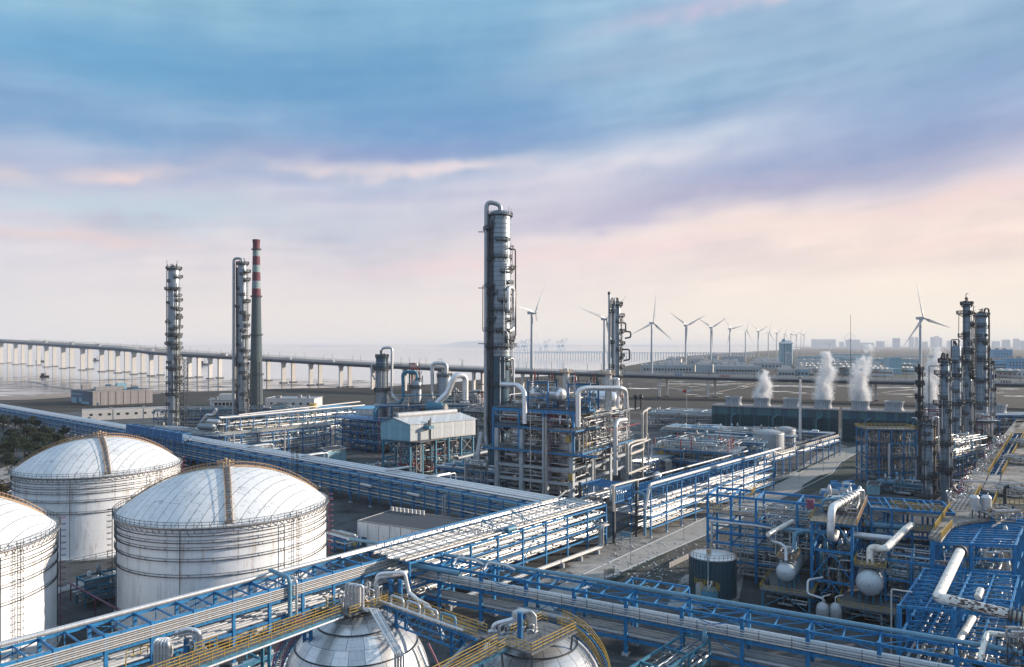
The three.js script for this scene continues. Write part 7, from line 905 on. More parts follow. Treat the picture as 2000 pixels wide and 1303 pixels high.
/* ---------- buildings ---------- */
/* O front left corner on the ground, u along the front, n to the back; windows are parts with a pane of their own */
function building(o) {
  const t = thing(o.name ?? 'building', o.label, o.category ?? 'building', o.O.clone().setY(o.y ?? 0), o.group), y0 = o.y ?? 0, P = (l, s, h) => o.O.clone().addScaledVector(o.u, l).addScaledVector(o.n, s).setY(h + y0), { w, d, h } = o;
  const b = mb(); b.quad(P(0, 0, 0), P(w, 0, 0), P(w, 0, h), P(0, 0, h)); b.quad(P(w, d, 0), P(0, d, 0), P(0, d, h), P(w, d, h)); b.quad(P(0, d, 0), P(0, 0, 0), P(0, 0, h), P(0, d, h)); if (!o.sideWall) b.quad(P(w, 0, 0), P(w, d, 0), P(w, d, h), P(w, 0, h)); b.build('wall', o.wall ?? M.wall, t);
  if (o.sideWall) mb().quad(P(w, 0, 0), P(w, d, 0), P(w, d, h), P(w, 0, h)).build('side_wall', o.sideWall, t);
  mb().box(P(w / 2, d / 2, h + 0.1), w - 0.1, 0.2, d - 0.1, o.u).build('roof', o.roof ?? M.roofGrey, t);
  const pr = o.parapet ?? 0.5; if (pr) { const q = mb(); q.bar(P(-0.1, 0.1, h + pr / 2), P(w + 0.1, 0.1, h + pr / 2), 0.3, pr); q.bar(P(w - 0.1, 0.26, h + pr / 2), P(w - 0.1, d - 0.26, h + pr / 2), 0.3, pr + 0.02); q.bar(P(0.1, 0.26, h + pr / 2), P(0.1, d - 0.26, h + pr / 2), 0.3, pr + 0.02); q.bar(P(-0.1, d - 0.1, h + pr / 2), P(w + 0.1, d - 0.1, h + pr / 2), 0.3, pr); q.build('parapet', o.trim ?? M.pipeWhite, t); }
  for (const q of o.windows ?? []) { const L = q.side ? d : w, A = (e, out, y) => (q.side ? P(w + out, e, y) : P(e, -out, y)), dir = q.side ? o.n : o.u, g = [mb().box(V(0, 0, 0), q.w + 0.3, q.h + 0.3, 0.16, dir).geo(), mb().box(V(0, 0, 0), q.w, q.h, 0.1, dir).geo()]; for (let r = 0; r < q.rows; r++) for (let c = 0; c < q.cols; c++) { const m = q.margin ?? 0.05, pos = A(L * (m + (1 - 2 * m) * (c + 0.5) / q.cols), 0.02, q.y0 + r * (q.dy ?? 3.4)), win = new THREE.Mesh(g[0], q.frame ?? M.galv); win.name = 'window'; win.position.copy(pos); t.add(win); const pane = new THREE.Mesh(g[1], M.glass); pane.name = 'pane'; pane.position.copy(q.side ? o.u : o.n.clone().negate()).multiplyScalar(0.06); win.add(pane); } }
  for (const [l, s, bw, bd, bh, m, nm] of o.tops ?? []) mb().box(P(l, s, h + 0.2 + bh / 2), bw, bh, bd, o.u).build(nm ?? 'roof_unit', m ?? M.wallGrey, t);
  if (o.door !== false && h < 30 && w > 8) mb().box(P(w * 0.08, -0.06, 1.3), 1.8, 2.6, 0.12, o.u).build('door', M.wallNavy, t);
  o.extra?.(t, P); for (const c of t.children) c.castShadow = c.receiveShadow = true; return settle(t);
}
building({ label: 'grey flat roofed hall with navy end wall and rooftop boxes by the mudflats', O: at(181, 790, 735).setY(0), u: at(297, 783, 770).setY(0).sub(at(181, 790, 735).setY(0)).normalize(), n: at(125.7, 785, 790).setY(0).sub(at(181, 790, 735).setY(0)).normalize(), w: 55, d: 62, h: 13.6, wall: M.wallGrey, roof: M.roofDark, seed: 1, parapet: 0.7, tops: [[10, 50, 8, 6, 5, M.wallGrey], [22, 22, 26, 8, 3.6, M.wallGrey], [36, 30, 9, 7, 6.4, M.wallTeal], [44, 16, 6, 5, 3, M.wallNavy], [50, 34, 5, 5, 4, M.wallGrey], [30, 48, 5, 4, 4.5, M.wallNavy]],
  extra(t, P) { for (let k = 1; k < 8; k++) mb().bar(P(k * 6.9, -0.1, 0.2), P(k * 6.9, -0.1, 13), 0.3, 0.2).build('panel_joint', M.iron, t); mb().quad(P(-0.06, 62, 0), P(-0.06, 0, 0), P(-0.06, 0, 13.4), P(-0.06, 62, 13.4)).build('end_wall', M.wallNavy, t); mb().bar(P(-0.3, 30, 9.6), P(-0.3, 60, 9.6), 0.3, 1.0).build('window_band', M.wallTeal, t); mb().bar(P(-0.3, 44, 3), P(-0.3, 60, 3), 0.3, 5.4).build('door', M.wallTeal, t); mb().bar(P(-0.35, 28, 4.4), P(-0.35, 38, 4.4), 0.3, 4.2).build('door', M.wallTeal, t); mb().bar(P(-0.3, 8, 2), P(-0.3, 30, 1.6), 0.3, 2.4).build('ramp_wall', M.wallTeal, t); } });
const LB = at(160, 826, 588).setY(0), LBu = at(301, 818, 612).setY(0).sub(LB).normalize();
building({ label: 'long white low building with nine small dark windows left of the leftmost column', O: LB, u: LBu, n: V(LBu.z, 0, -LBu.x), w: 64, d: 10, h: 8, wall: M.concreteLight, roof: M.roofGrey, windows: [{ rows: 1, cols: 9, w: 2.0, h: 1.7, y0: 4.4, frame: M.pipeWhite }], tops: [[20, 5, 3, 2, 1.2], [44, 6, 2, 2, 1.4]], extra(t, P) { for (const k of [22, 44]) mb().bar(P(k, -0.12, 0), P(k, -0.12, 8), 0.2, 0.2).build('downpipe', M.galv, t); } });
building({ label: 'pale two storey office with a band of windows between the two left columns', O: at(415, 793, 660).setY(0), u: V(1, 0, -0.08).normalize(), n: V(-0.45, 0, -0.9).normalize(), w: 26, d: 26, h: 11, wall: M.concreteLight, roof: M.roofGrey, windows: [{ rows: 1, cols: 7, w: 2.4, h: 3, y0: 7.2 }, { rows: 1, cols: 6, w: 2.4, h: 2.4, y0: 2.6 }], tops: [[14, 13, 12, 9, 4.6, M.concreteLight], [4, 6, 2, 2, 2.4]] });
building({ label: 'low white shed with a pale roof right of the chimney foot', O: at(518, 790, 705).setY(0), u: V(1, 0, 0.1).normalize(), n: V(0, 0, -1), w: 48, d: 30, h: 9, wall: M.concreteLight, roof: M.roofGrey, tops: [[10, 10, 5, 4, 2], [30, 14, 3, 3, 2.6], [40, 8, 2, 2, 3]], windows: [{ rows: 1, cols: 6, w: 2.4, h: 2, y0: 4.5 }] });
building({ name: 'canopy', category: 'canopy', label: 'long bright blue roofed shelter left of the squat columns', O: at(622, 800, 640).setY(0), u: V(1, 0, 0.2).normalize(), n: V(0, 0, -1), w: 50, d: 36, h: 5.4, wall: M.wallPanel, roof: M.roofBlue, parapet: 0.2, trim: M.roofBlue });
building({ name: 'pavilion', label: 'dark hip roofed pavilion near the chimney foot', O: at(524, 798, 655).setY(0), u: V(1, 0, 0), n: V(0, 0, -1), w: 18, d: 18, h: 4.5, wall: M.wallTeal, roof: M.roofDark, parapet: 0, extra(t, P) { const a = P(9, 9, 9), c = [P(-2, -2, 4.8), P(20, -2, 4.8), P(20, 20, 4.8), P(-2, 20, 4.8)], b = mb(); for (let k = 0; k < 4; k++) b.tri(c[k], c[(k + 1) % 4], a); b.build('hip_roof', M.roofDark, t); } });
{ const mk = (label, x, y, Z, r, h, m) => { const c = at(x, y, Z).setY(0), t = thing('round_tank', label, 'tank', c.clone()); mb().lathe(c, [[r, 0], [r, h], [r * 0.6, h + 0.6], [0.02, h + 0.8]], 24).build('shell', m, t); mb().ring(c, r, h * 0.6, 0.2, 24).build('hoop', M.iron, t); mb().rail(Array.from({ length: 11 }, (_, k) => V(c.x + r * Math.cos(k / 5 * PI), h, c.z + r * Math.sin(k / 5 * PI))), 1.1, 2, 0.14).build('railing', M.ochre, t); settle(t); }; mk('small white round tank left of a yellow tank, beyond the fenced pipe bridge', 595, 803, 620, 3.6, 7, M.wallPanel); mk('small yellow round tank beside a white one, beyond the fenced pipe bridge', 611, 801, 632, 3.2, 9.4, M.yellowTank); }
building({ name: 'shelter', label: 'pale blue windowless box shelter standing in the yard left of the compressor house', O: at(640, 893, 372).setY(0), u: at(679, 889, 384).setY(0).sub(at(640, 893, 372).setY(0)).normalize(), n: at(624, 889, 384).setY(0).sub(at(640, 893, 372).setY(0)).normalize(), w: 13, d: 13, h: 6.6, wall: M.wallTeal, roof: M.roofDark, parapet: 0.3, sideWall: M.wallTeal });
building({ name: 'substation', label: 'white flat roofed building with a dark roof between the big tank and the sunlit rack', O: at(698, 1064, 223).setY(0), u: U(0.88, -0.474), n: U(0.474, 0.88), w: 32, d: 17, h: 7, wall: M.white, roof: M.roofDark, parapet: 0.35, trim: M.galv, extra(t, P) { for (let k = 1; k < 8; k++) mb().bar(P(k * 4, -0.06, 0.1), P(k * 4, -0.06, 6.9), 0.1, 0.14).build('panel_joint', M.galv, t); for (let k = 0; k < 9; k++) mb().box(P(1 + k * 1.5, 15.6, 7.9), 0.9, 1.3, 0.5, U(0.88, -0.474)).build('roof_vent', M.pipeWhite, t); } });
building({ name: 'hut', label: 'white hut among dark trees at the left edge beside the rear tank', O: at(12, 942, 268).setY(0), u: U(0.98, 0.2), n: U(-0.2, 0.98), w: 3.6, d: 9, h: 6.6, wall: M.wallPanel, roof: M.roofGrey, parapet: 0.3, sideWall: M.concreteLight });
building({ name: 'control_room', label: 'dark flat control room with one pale corner in front of the valve structure', O: at(1692, 968, 298).setY(0), u: U(0.98, -0.2), n: U(0.5, 0.86), w: 5, d: 11, h: 3.6, wall: M.wallTeal, roof: M.roofDark, parapet: 0.3 });
/* tarpaulin stacks on the yard */
{ seed(141); const t = thing('tarpaulin_stack', 'stacks under blue and white tarpaulins on the yard behind the blue frames', 'tarpaulin', on(1635, 958)); for (let k = 0; k < 16; k++) { const p = on(rr(1608, 1664), rr(944, 968)), h = rr(1.2, 2.6), d = U(rr(0.7, 1), rr(-0.4, 0.6)); const w = rr(2.4, 6), e = rr(1.6, 3.4), b = mb(), n = V(-d.z, 0, d.x), Q = (i, j, y) => p.clone().addScaledVector(d, i * w / 2).addScaledVector(n, j * e / 2).setY(y); const m = [Q(-.8, -.7, h), Q(.8, -.6, h * .9), Q(.8, .7, h), Q(-.8, .6, h * .85)], q = [Q(-1, -1, .1), Q(1, -1, .1), Q(1, 1, .1), Q(-1, 1, .1)]; for (let i = 0; i < 4; i++) b.quad(q[(i + 1) % 4], q[i], m[i], m[(i + 1) % 4]); b.tri(m[0], m[2], m[1]); b.tri(m[0], m[3], m[2]); b.build('tarpaulin', pick([M.blue, M.pipeWhite, M.blue, M.wallPanel]), t); } settle(t); }

/* ---------- viaduct ---------- */
{
  const pts = [[-1980, 2700, 83], [-1714, 2486, 75], [-876, 1641, 54], [-690, 1455, 46], [-442, 1270, 38.2], [-191, 1010, 33.4], [-64, 930, 30.2], [113, 865, 26], [315, 812, 22.2], [475, 737, 22], [640, 655, 22.4]].map(([X, Z, h]) => V(X, h, -Z)), cv = new THREE.CatmullRomCurve3(pts, false, 'catmullrom', 0.5);
  const t = thing('viaduct', 'long concrete viaduct on paired piers sweeping over the mudflats and behind the plant', 'bridge', V(0, 0, -900)), N = 260, S = []; for (let k = 0; k <= N; k++) { const p = cv.getPoint(k / N), d = cv.getTangent(k / N).setY(0).normalize(); S.push([p, d, V(-d.z, 0, d.x)]); } // side vector points to the viewer
  const sc = (Z) => clamp(Z / 900, 0.9, 2.1), prof = (k, list) => list.map(([s, y]) => { const [p, , n] = S[k], q = sc(-p.z); return p.clone().addScaledVector(n, s * q).add(V(0, y * q, 0)); });
  const ext = (list, k0, k1, name, mat, par = t) => { const b = mb(); for (let k = k0; k < k1; k++) { const A = prof(k, list), B = prof(k + 1, list); for (let j = 0; j < list.length; j++) { const i = (j + 1) % list.length; b.quad(A[j], B[j], B[i], A[i]); } } return b.build(name, mat, par); };
  for (const off of [0, -17]) {
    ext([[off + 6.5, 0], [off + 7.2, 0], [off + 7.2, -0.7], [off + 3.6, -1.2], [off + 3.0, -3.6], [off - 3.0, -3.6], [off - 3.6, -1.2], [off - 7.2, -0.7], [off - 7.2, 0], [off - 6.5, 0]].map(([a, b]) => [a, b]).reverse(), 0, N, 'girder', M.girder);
    ext([[off + 7.2, 0.9], [off + 7.2, 0.02], [off + 6.9, 0.02], [off + 6.9, 0.9]], 0, N, 'parapet', M.galv); ext([[off - 6.9, 0.9], [off - 6.9, 0.02], [off - 7.2, 0.02], [off - 7.2, 0.9]], 0, N, 'parapet', M.galv);
    ext([[off + 6.4, 0.06], [off + 6.4, 0.03], [off - 6.4, 0.03], [off - 6.4, 0.06]], 0, N, 'carriageway', M.road);
  }
  for (const off of [7.05, -24.1]) { const b = mb(); for (let k = 30; k < N; k++) { for (let j = 0; j < 3; j++) { const f = j / 3, p = S[k][0].clone().lerp(S[k + 1][0], f), q = sc(-p.z), e = p.addScaledVector(S[k][2], off * q).add(V(0, 0.9 * q, 0)); b.bar(e, e.clone().add(V(0, 2.9 * q, 0)), 0.42, 0.42); } } const g = b.build('railing', M.concreteLight, t); for (const y of [1.7, 2.7]) ext([[off + 0.15, y + 0.3], [off + 0.15, y], [off - 0.15, y], [off - 0.15, y + 0.3]], 30, N, 'top_rail', M.concreteLight, g); }
  // piers stand where the photo shows them, in pairs
  const pairs = [[3, 18], [31, 45], [59, 75], [91, 106], [124, 140], [160, 176], [199, 215], [229, 246], [261, 279], [295, 313.5], [333, 351], [370, 389], [411, 430], [460, 480], [505, 525], [553, 572], [607, 626], [665, 684], [727, 745], [790, 808], [858, 876], [925, 942], [1022, 1037], [1108, 1122], [1200, 1214], [1287, 1302], [1384, 1398], [1490, 1504], [1598, 1611], [1700, 1712], [1812, 1824], [1930, 1942]];
  const locate = (x) => { let best = 0, e = 1e9; for (let k = 0; k <= N; k++) { const p = S[k][0], d = Math.abs(1000 + F * p.x / -p.z - x); if (d < e) { e = d; best = k; } } return best; };
  for (const [a, b] of pairs) for (const [x, off] of [[a, 0], [b, -17]]) {
    // solve along the curve for the point whose bearing is x, offset to its carriageway
    let lo = 0, e = 1e9, base = null; for (let k = 0; k < N; k++) for (let j = 0; j < 4; j++) { const p = S[k][0].clone().lerp(S[k + 1][0], j / 4).addScaledVector(S[k][2], off * sc(-S[k][0].z)), d = Math.abs(1000 + F * p.x / -p.z - x); if (d < e) { e = d; base = p; lo = k; } }
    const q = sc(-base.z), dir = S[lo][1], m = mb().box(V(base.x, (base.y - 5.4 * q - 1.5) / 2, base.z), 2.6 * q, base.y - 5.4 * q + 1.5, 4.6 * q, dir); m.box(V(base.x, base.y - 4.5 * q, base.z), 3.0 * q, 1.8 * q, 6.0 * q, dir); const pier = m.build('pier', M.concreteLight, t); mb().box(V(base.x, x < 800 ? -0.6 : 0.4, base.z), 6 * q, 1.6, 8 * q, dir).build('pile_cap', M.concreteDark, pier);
  }
  settle(t);
  for (const c of t.children) for (const g of c.children) g.position.set(0, 0, 0);
  // lamps along both edges
  let lamp = null; const lampAt = []; for (let k = 34; k < N - 2; k += 3) lampAt.push([k, k % 2 ? 6.9 : -24]);
  for (const [k, off] of lampAt) { const p = S[k][0].clone().addScaledVector(S[k][2], off * sc(-S[k][0].z)); if (!lamp) { lamp = thing('street_lamp', 'slender lamp post with a short arm along the viaduct', 'street lamp', p, 'lamps along the viaduct'); mb().tube(V(0, 0, 0), V(0, 11, 0), 0.3, 6, 0.2).build('post', M.iron, lamp); mb().bar(V(0, 10.8, 0), V(2.2, 11.3, 0), 0.26, 0.26).build('arm', M.iron, lamp); mb().box(V(2.6, 11.3, 0), 1.2, 0.3, 0.5).build('lamp_head', M.galv, lamp); } else clone(lamp, null, p, k); lamp.scale.set(1, 1, 1); }
  // vehicles
  const car = (label, x, off, kind, mat, flip) => { const k = locate(x), p = S[k][0].clone().addScaledVector(S[k][2], off * sc(-S[k][0].z)).add(V(0, 0.1, 0)), d = S[k][1].clone().multiplyScalar(flip ? -1 : 1), n = V(-d.z, 0, d.x), s = sc(-p.z) * 0.95, Q = (l, e, y) => p.clone().addScaledVector(d, l * s).addScaledVector(n, e * s).add(V(0, y * s, 0)), t2 = thing(kind, label, kind === 'car' ? 'car' : kind, p.clone());
    const body = (l, h0, h1, w, name, m, taper = 0) => { const b = mb(), A = (i, y, e) => Q(i, e * w / 2, y), a0 = l[0], a1 = l[1]; const q = [A(a0, h0, -1), A(a1, h0, -1), A(a1, h0, 1), A(a0, h0, 1)], r = [A(a0 + taper, h1, -0.9), A(a1 - taper, h1, -0.9), A(a1 - taper, h1, 0.9), A(a0 + taper, h1, 0.9)]; for (let i = 0; i < 4; i++) b.quad(q[i], q[(i + 1) % 4], r[(i + 1) % 4], r[i]); b.quad(r[0], r[1], r[2], r[3]); return b.build(name, m, t2); };
    if (kind === 'car') { body([-2.2, 2.2], 0.35, 0.95, 1.8, 'body', mat, 0.1); body([-1.3, 1.1], 0.95, 1.5, 1.6, 'cabin', M.glass, 0.4); for (const l of [-1.4, 1.4]) for (const e of [-0.85, 0.85]) mb().tube(Q(l, e - 0.1, 0.34), Q(l, e + 0.1, 0.34), 0.34 * s, 10).build('wheel', M.dark, t2); }
    else if (kind === 'bus') { body([-7, 7], 0.6, 3.4, 2.6, 'body', mat, 0.1); mb().box(Q(0, 1.32, 2.2), 12.4 * s, 1.1 * s, 0.1, d).build('window_band', M.glass, t2); mb().box(Q(0, -1.32, 2.2), 12.4 * s, 1.1 * s, 0.1, d).build('window_band', M.glass, t2); for (const l of [-4.5, 4.6]) for (const e of [-1.1, 1.1]) mb().tube(Q(l, e - 0.15, 0.5), Q(l, e + 0.15, 0.5), 0.5 * s, 10).build('wheel', M.dark, t2); }
    else { body([-6.5, 3.6], 1.1, 3.7, 2.5, 'cargo_box', mat); body([4.0, 6.4], 0.7, 3.0, 2.4, 'cab', M.pipeWhite, 0.2); mb().box(Q(0, 0, 0.95), 12.6 * s, 0.25 * s, 1.1 * s, d).build('chassis', M.dark, t2); for (const l of [-5, -3.6, 4.8]) for (const e of [-1, 1]) mb().tube(Q(l, e - 0.15, 0.5), Q(l, e + 0.15, 0.5), 0.5 * s, 10).build('wheel', M.dark, t2); } return settle(t2); };
  car('dark red coach crossing the viaduct right of the wind turbines', 1415, 2.5, 'bus', M.red); car('blue lorry on the viaduct left of the dark red coach', 1331, 2.5, 'truck', M.blueDeep); car('dark lorry far left on the viaduct before the first pier pairs', 94, 2.5, 'truck', M.dark); car('black lorry on the viaduct above the fifth pier pair from the left', 143, 2.5, 'truck', M.dark); car('dark lorry on the viaduct left of the leftmost column', 200, 3, 'truck', M.iron); car('pale lorry on the viaduct just left of the leftmost column', 300, 3, 'truck', M.pipeGrey); car('dark lorry on the viaduct between the two left columns', 438, 2.5, 'truck', M.dark); car('silver van like lorry on the viaduct right of the chimney', 572, 3, 'truck', M.silverDull); car('black car on the viaduct right of the chimney', 622, 3, 'car', M.dark); car('white lorry on the viaduct left of the squat columns', 652, 2.5, 'truck', M.pipeWhite); car('dark car on the viaduct left of the coach, near the second column', 1476, 2.5, 'car', M.dark); car('dark lorry on the viaduct between the squat columns', 790, -16, 'truck', M.dark); car('dark lorry at the right end of the viaduct beyond the dark columns', 1962, 2.5, 'truck', M.iron); car('purple van on the viaduct behind the middle steam plumes', 1566, 2.5, 'car', M.magenta);
}

/* ---------- wind turbines ---------- */
{
  const blade = (t, hub, ang, R, right, fwd) => { const d = right.clone().multiplyScalar(Math.cos(ang)).add(V(0, Math.sin(ang), 0)), ch = d.clone().cross(fwd).normalize(), b = mb(), st = [[0.02, 0.035, 0.03], [0.07, 0.034, 0.03], [0.2, 0.075, 0.022], [0.45, 0.048, 0.012], [0.75, 0.026, 0.007], [1, 0.006, 0.002]], Q = (k, i, j) => hub.clone().addScaledVector(d, st[k][0] * R).addScaledVector(ch, st[k][1] * R * i).addScaledVector(fwd, st[k][2] * R * j); const c = [[-0.3, -0.5], [0.7, 0], [-0.3, 0.5], [-0.42, 0]]; for (let k = 0; k < st.length - 1; k++) for (let j = 0; j < 4; j++) { const a = c[j], e = c[(j + 1) % 4]; b.quad(Q(k, ...a), Q(k, ...e), Q(k + 1, ...e), Q(k + 1, ...a)); } b.build('blade', M.turbine, t); };
  const T_ = [ // hub pixel, distance, rotor radius, angle, foreshortening, label
    [1043, 611, 1000, 55, 53, .48, 'largest wind turbine, right beside the tallest column'], [1183, 623, 1150, 56, 43, .85, 'wind turbine half hidden behind the dark column with pipe loops'], [1275, 631, 1430, 56, 84, .9, 'wind turbine first to the right of the dark looped column'], [1341, 636, 1700, 54, 27, .95, 'second wind turbine to the right of the dark looped column'], [1390, 640, 1980, 54, 31, .95, 'third wind turbine to the right of the dark looped column'],
    [1427, 642.4, 2280, 54, 12, .9, 'fourth wind turbine to the right of the dark looped column'], [1457.6, 645.6, 2600, 56, 70, .8, 'fifth wind turbine to the right of the dark looped column'], [1482, 647, 2880, 54, 24, .9, 'sixth wind turbine to the right of the dark looped column'], [1502, 649.6, 3150, 57, 72, .85, 'seventh wind turbine to the right of the dark looped column'], [1518, 650.4, 3500, 52, 36, .8, 'small wind turbine just left of the silo building'], [1533, 651.4, 3800, 52, 62, .85, 'small wind turbine right above the silo building'], [1546, 653, 4100, 54, 105, .85, 'small wind turbine just right of the silo building'], [1556, 653.4, 4500, 52, 30, .9, 'far wind turbine, third from the right end of the turbine row'], [1565.6, 652.4, 4800, 52, 90, .8, 'far wind turbine, second from the right end of the turbine row'], [1571, 653.6, 5200, 52, 35, .85, 'farthest small wind turbine at the right end of the row'], [1801.7, 621.4, 1070, 56, 106, .93, 'lone large wind turbine left of the dark column group'],
  ];
  for (const [x, y, Z, R, deg, f, label] of T_) {
    const hub = at(x, y, Z), yaw = Math.acos(f), right = V(Math.cos(yaw), 0, -Math.sin(yaw)), fwd = V(Math.sin(yaw), 0, Math.cos(yaw)), t = thing('wind_turbine', label, 'wind turbine', V(hub.x, 0, hub.z)), c = V(hub.x, 0, hub.z).addScaledVector(fwd, -3.4);
    mb().lathe(c, [[2.5, -1.5], [1.5, hub.y - 1.6]], 16, true).build('tower', M.turbine, t); const nc = mb(); nc.frame(hub.clone().addScaledVector(fwd, -4.2), right.clone().multiplyScalar(1.9), V(0, 1.9, 0), fwd.clone().multiplyScalar(5)); nc.build('nacelle', M.turbine, t); mb().sweep([hub.clone().addScaledVector(fwd, 0.6), hub.clone().addScaledVector(fwd, 2.2), hub.clone().addScaledVector(fwd, 3.4), hub.clone().addScaledVector(fwd, 3.9)], [1.8, 1.7, 1.1, 0.1], 12, false).build('hub', M.turbine, t);
    for (let k = 0; k < 3; k++) blade(t, hub.clone().addScaledVector(fwd, 2), (deg + k * 120) / 180 * PI, R, right, fwd); settle(t);
  }
}

/* ---------- jetty, cranes, ships ---------- */
{
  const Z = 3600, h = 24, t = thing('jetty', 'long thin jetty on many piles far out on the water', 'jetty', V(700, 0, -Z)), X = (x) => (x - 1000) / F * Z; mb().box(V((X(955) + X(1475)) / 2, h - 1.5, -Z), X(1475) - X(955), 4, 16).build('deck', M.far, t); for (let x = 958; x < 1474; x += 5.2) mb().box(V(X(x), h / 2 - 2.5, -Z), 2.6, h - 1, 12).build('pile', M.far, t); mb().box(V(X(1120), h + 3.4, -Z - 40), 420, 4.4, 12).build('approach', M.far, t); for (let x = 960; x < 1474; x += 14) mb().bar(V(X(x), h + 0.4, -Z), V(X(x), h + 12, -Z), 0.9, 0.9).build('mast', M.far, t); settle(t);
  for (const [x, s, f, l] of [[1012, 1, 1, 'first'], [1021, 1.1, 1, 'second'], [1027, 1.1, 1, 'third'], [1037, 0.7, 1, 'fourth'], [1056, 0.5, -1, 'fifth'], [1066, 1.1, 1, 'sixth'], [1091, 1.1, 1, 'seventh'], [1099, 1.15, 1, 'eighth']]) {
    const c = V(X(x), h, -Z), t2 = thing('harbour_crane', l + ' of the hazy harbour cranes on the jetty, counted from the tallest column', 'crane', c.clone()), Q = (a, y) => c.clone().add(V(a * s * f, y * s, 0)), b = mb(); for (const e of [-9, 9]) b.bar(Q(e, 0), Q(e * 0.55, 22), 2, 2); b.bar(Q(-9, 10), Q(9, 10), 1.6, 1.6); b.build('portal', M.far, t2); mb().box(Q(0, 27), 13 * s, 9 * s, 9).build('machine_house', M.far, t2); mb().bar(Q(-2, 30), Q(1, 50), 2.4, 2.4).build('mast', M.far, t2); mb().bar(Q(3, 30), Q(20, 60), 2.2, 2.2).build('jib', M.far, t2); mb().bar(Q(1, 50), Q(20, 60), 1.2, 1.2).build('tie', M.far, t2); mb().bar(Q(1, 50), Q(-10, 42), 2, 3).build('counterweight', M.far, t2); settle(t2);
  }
  for (const [x, y, L, label, hx] of [[79, 706, 34, 'white ship hull seen between the piers at the left', 0], [188, 704, 26, 'dark workboat with a mast seen between the left piers', 1], [398, 712, 30, 'dark barge with a derrick between the left columns', 1], [87, 735, 18, 'small dark boat lying on the water in front of the piers', 0]]) { const p = on(x, y).setY(-1.4), t2 = thing('ship', label, 'boat', p.clone()), m = hx || y > 720 ? M.dark : M.pipeWhite, b = mb(), Q = (i, yy, j) => p.clone().add(V(i * L / 2, yy, j * L * 0.12)), lo = [Q(-.85, 0, -.7), Q(.8, 0, -.7), Q(.8, 0, .7), Q(-.85, 0, .7)], hi = [Q(-1, L * .13, -1), Q(1, L * .16, -.5), Q(1, L * .16, .5), Q(-1, L * .13, 1)]; for (let k = 0; k < 4; k++) b.quad(lo[(k + 1) % 4], lo[k], hi[k], hi[(k + 1) % 4]); b.tri(hi[0], hi[2], hi[1]); b.tri(hi[0], hi[3], hi[2]); b.build('hull', M.dark, t2); mb().box(p.clone().add(V(-L * .2, L * .26, 0)), L * .3, L * .26, L * .18).build('deckhouse', m, t2); mb().bar(p.clone().add(V(L * .1, L * .1, 0)), p.clone().add(V(L * .1, L * (hx ? .85 : .5), 0)), 0.8, 0.8).build('mast', M.iron, t2); if (hx) mb().bar(p.clone().add(V(L * .1, L * .2, 0)), p.clone().add(V(L * .5, L * .7, 0)), 0.7, 0.7).build('derrick', M.iron, t2); settle(t2); }
}

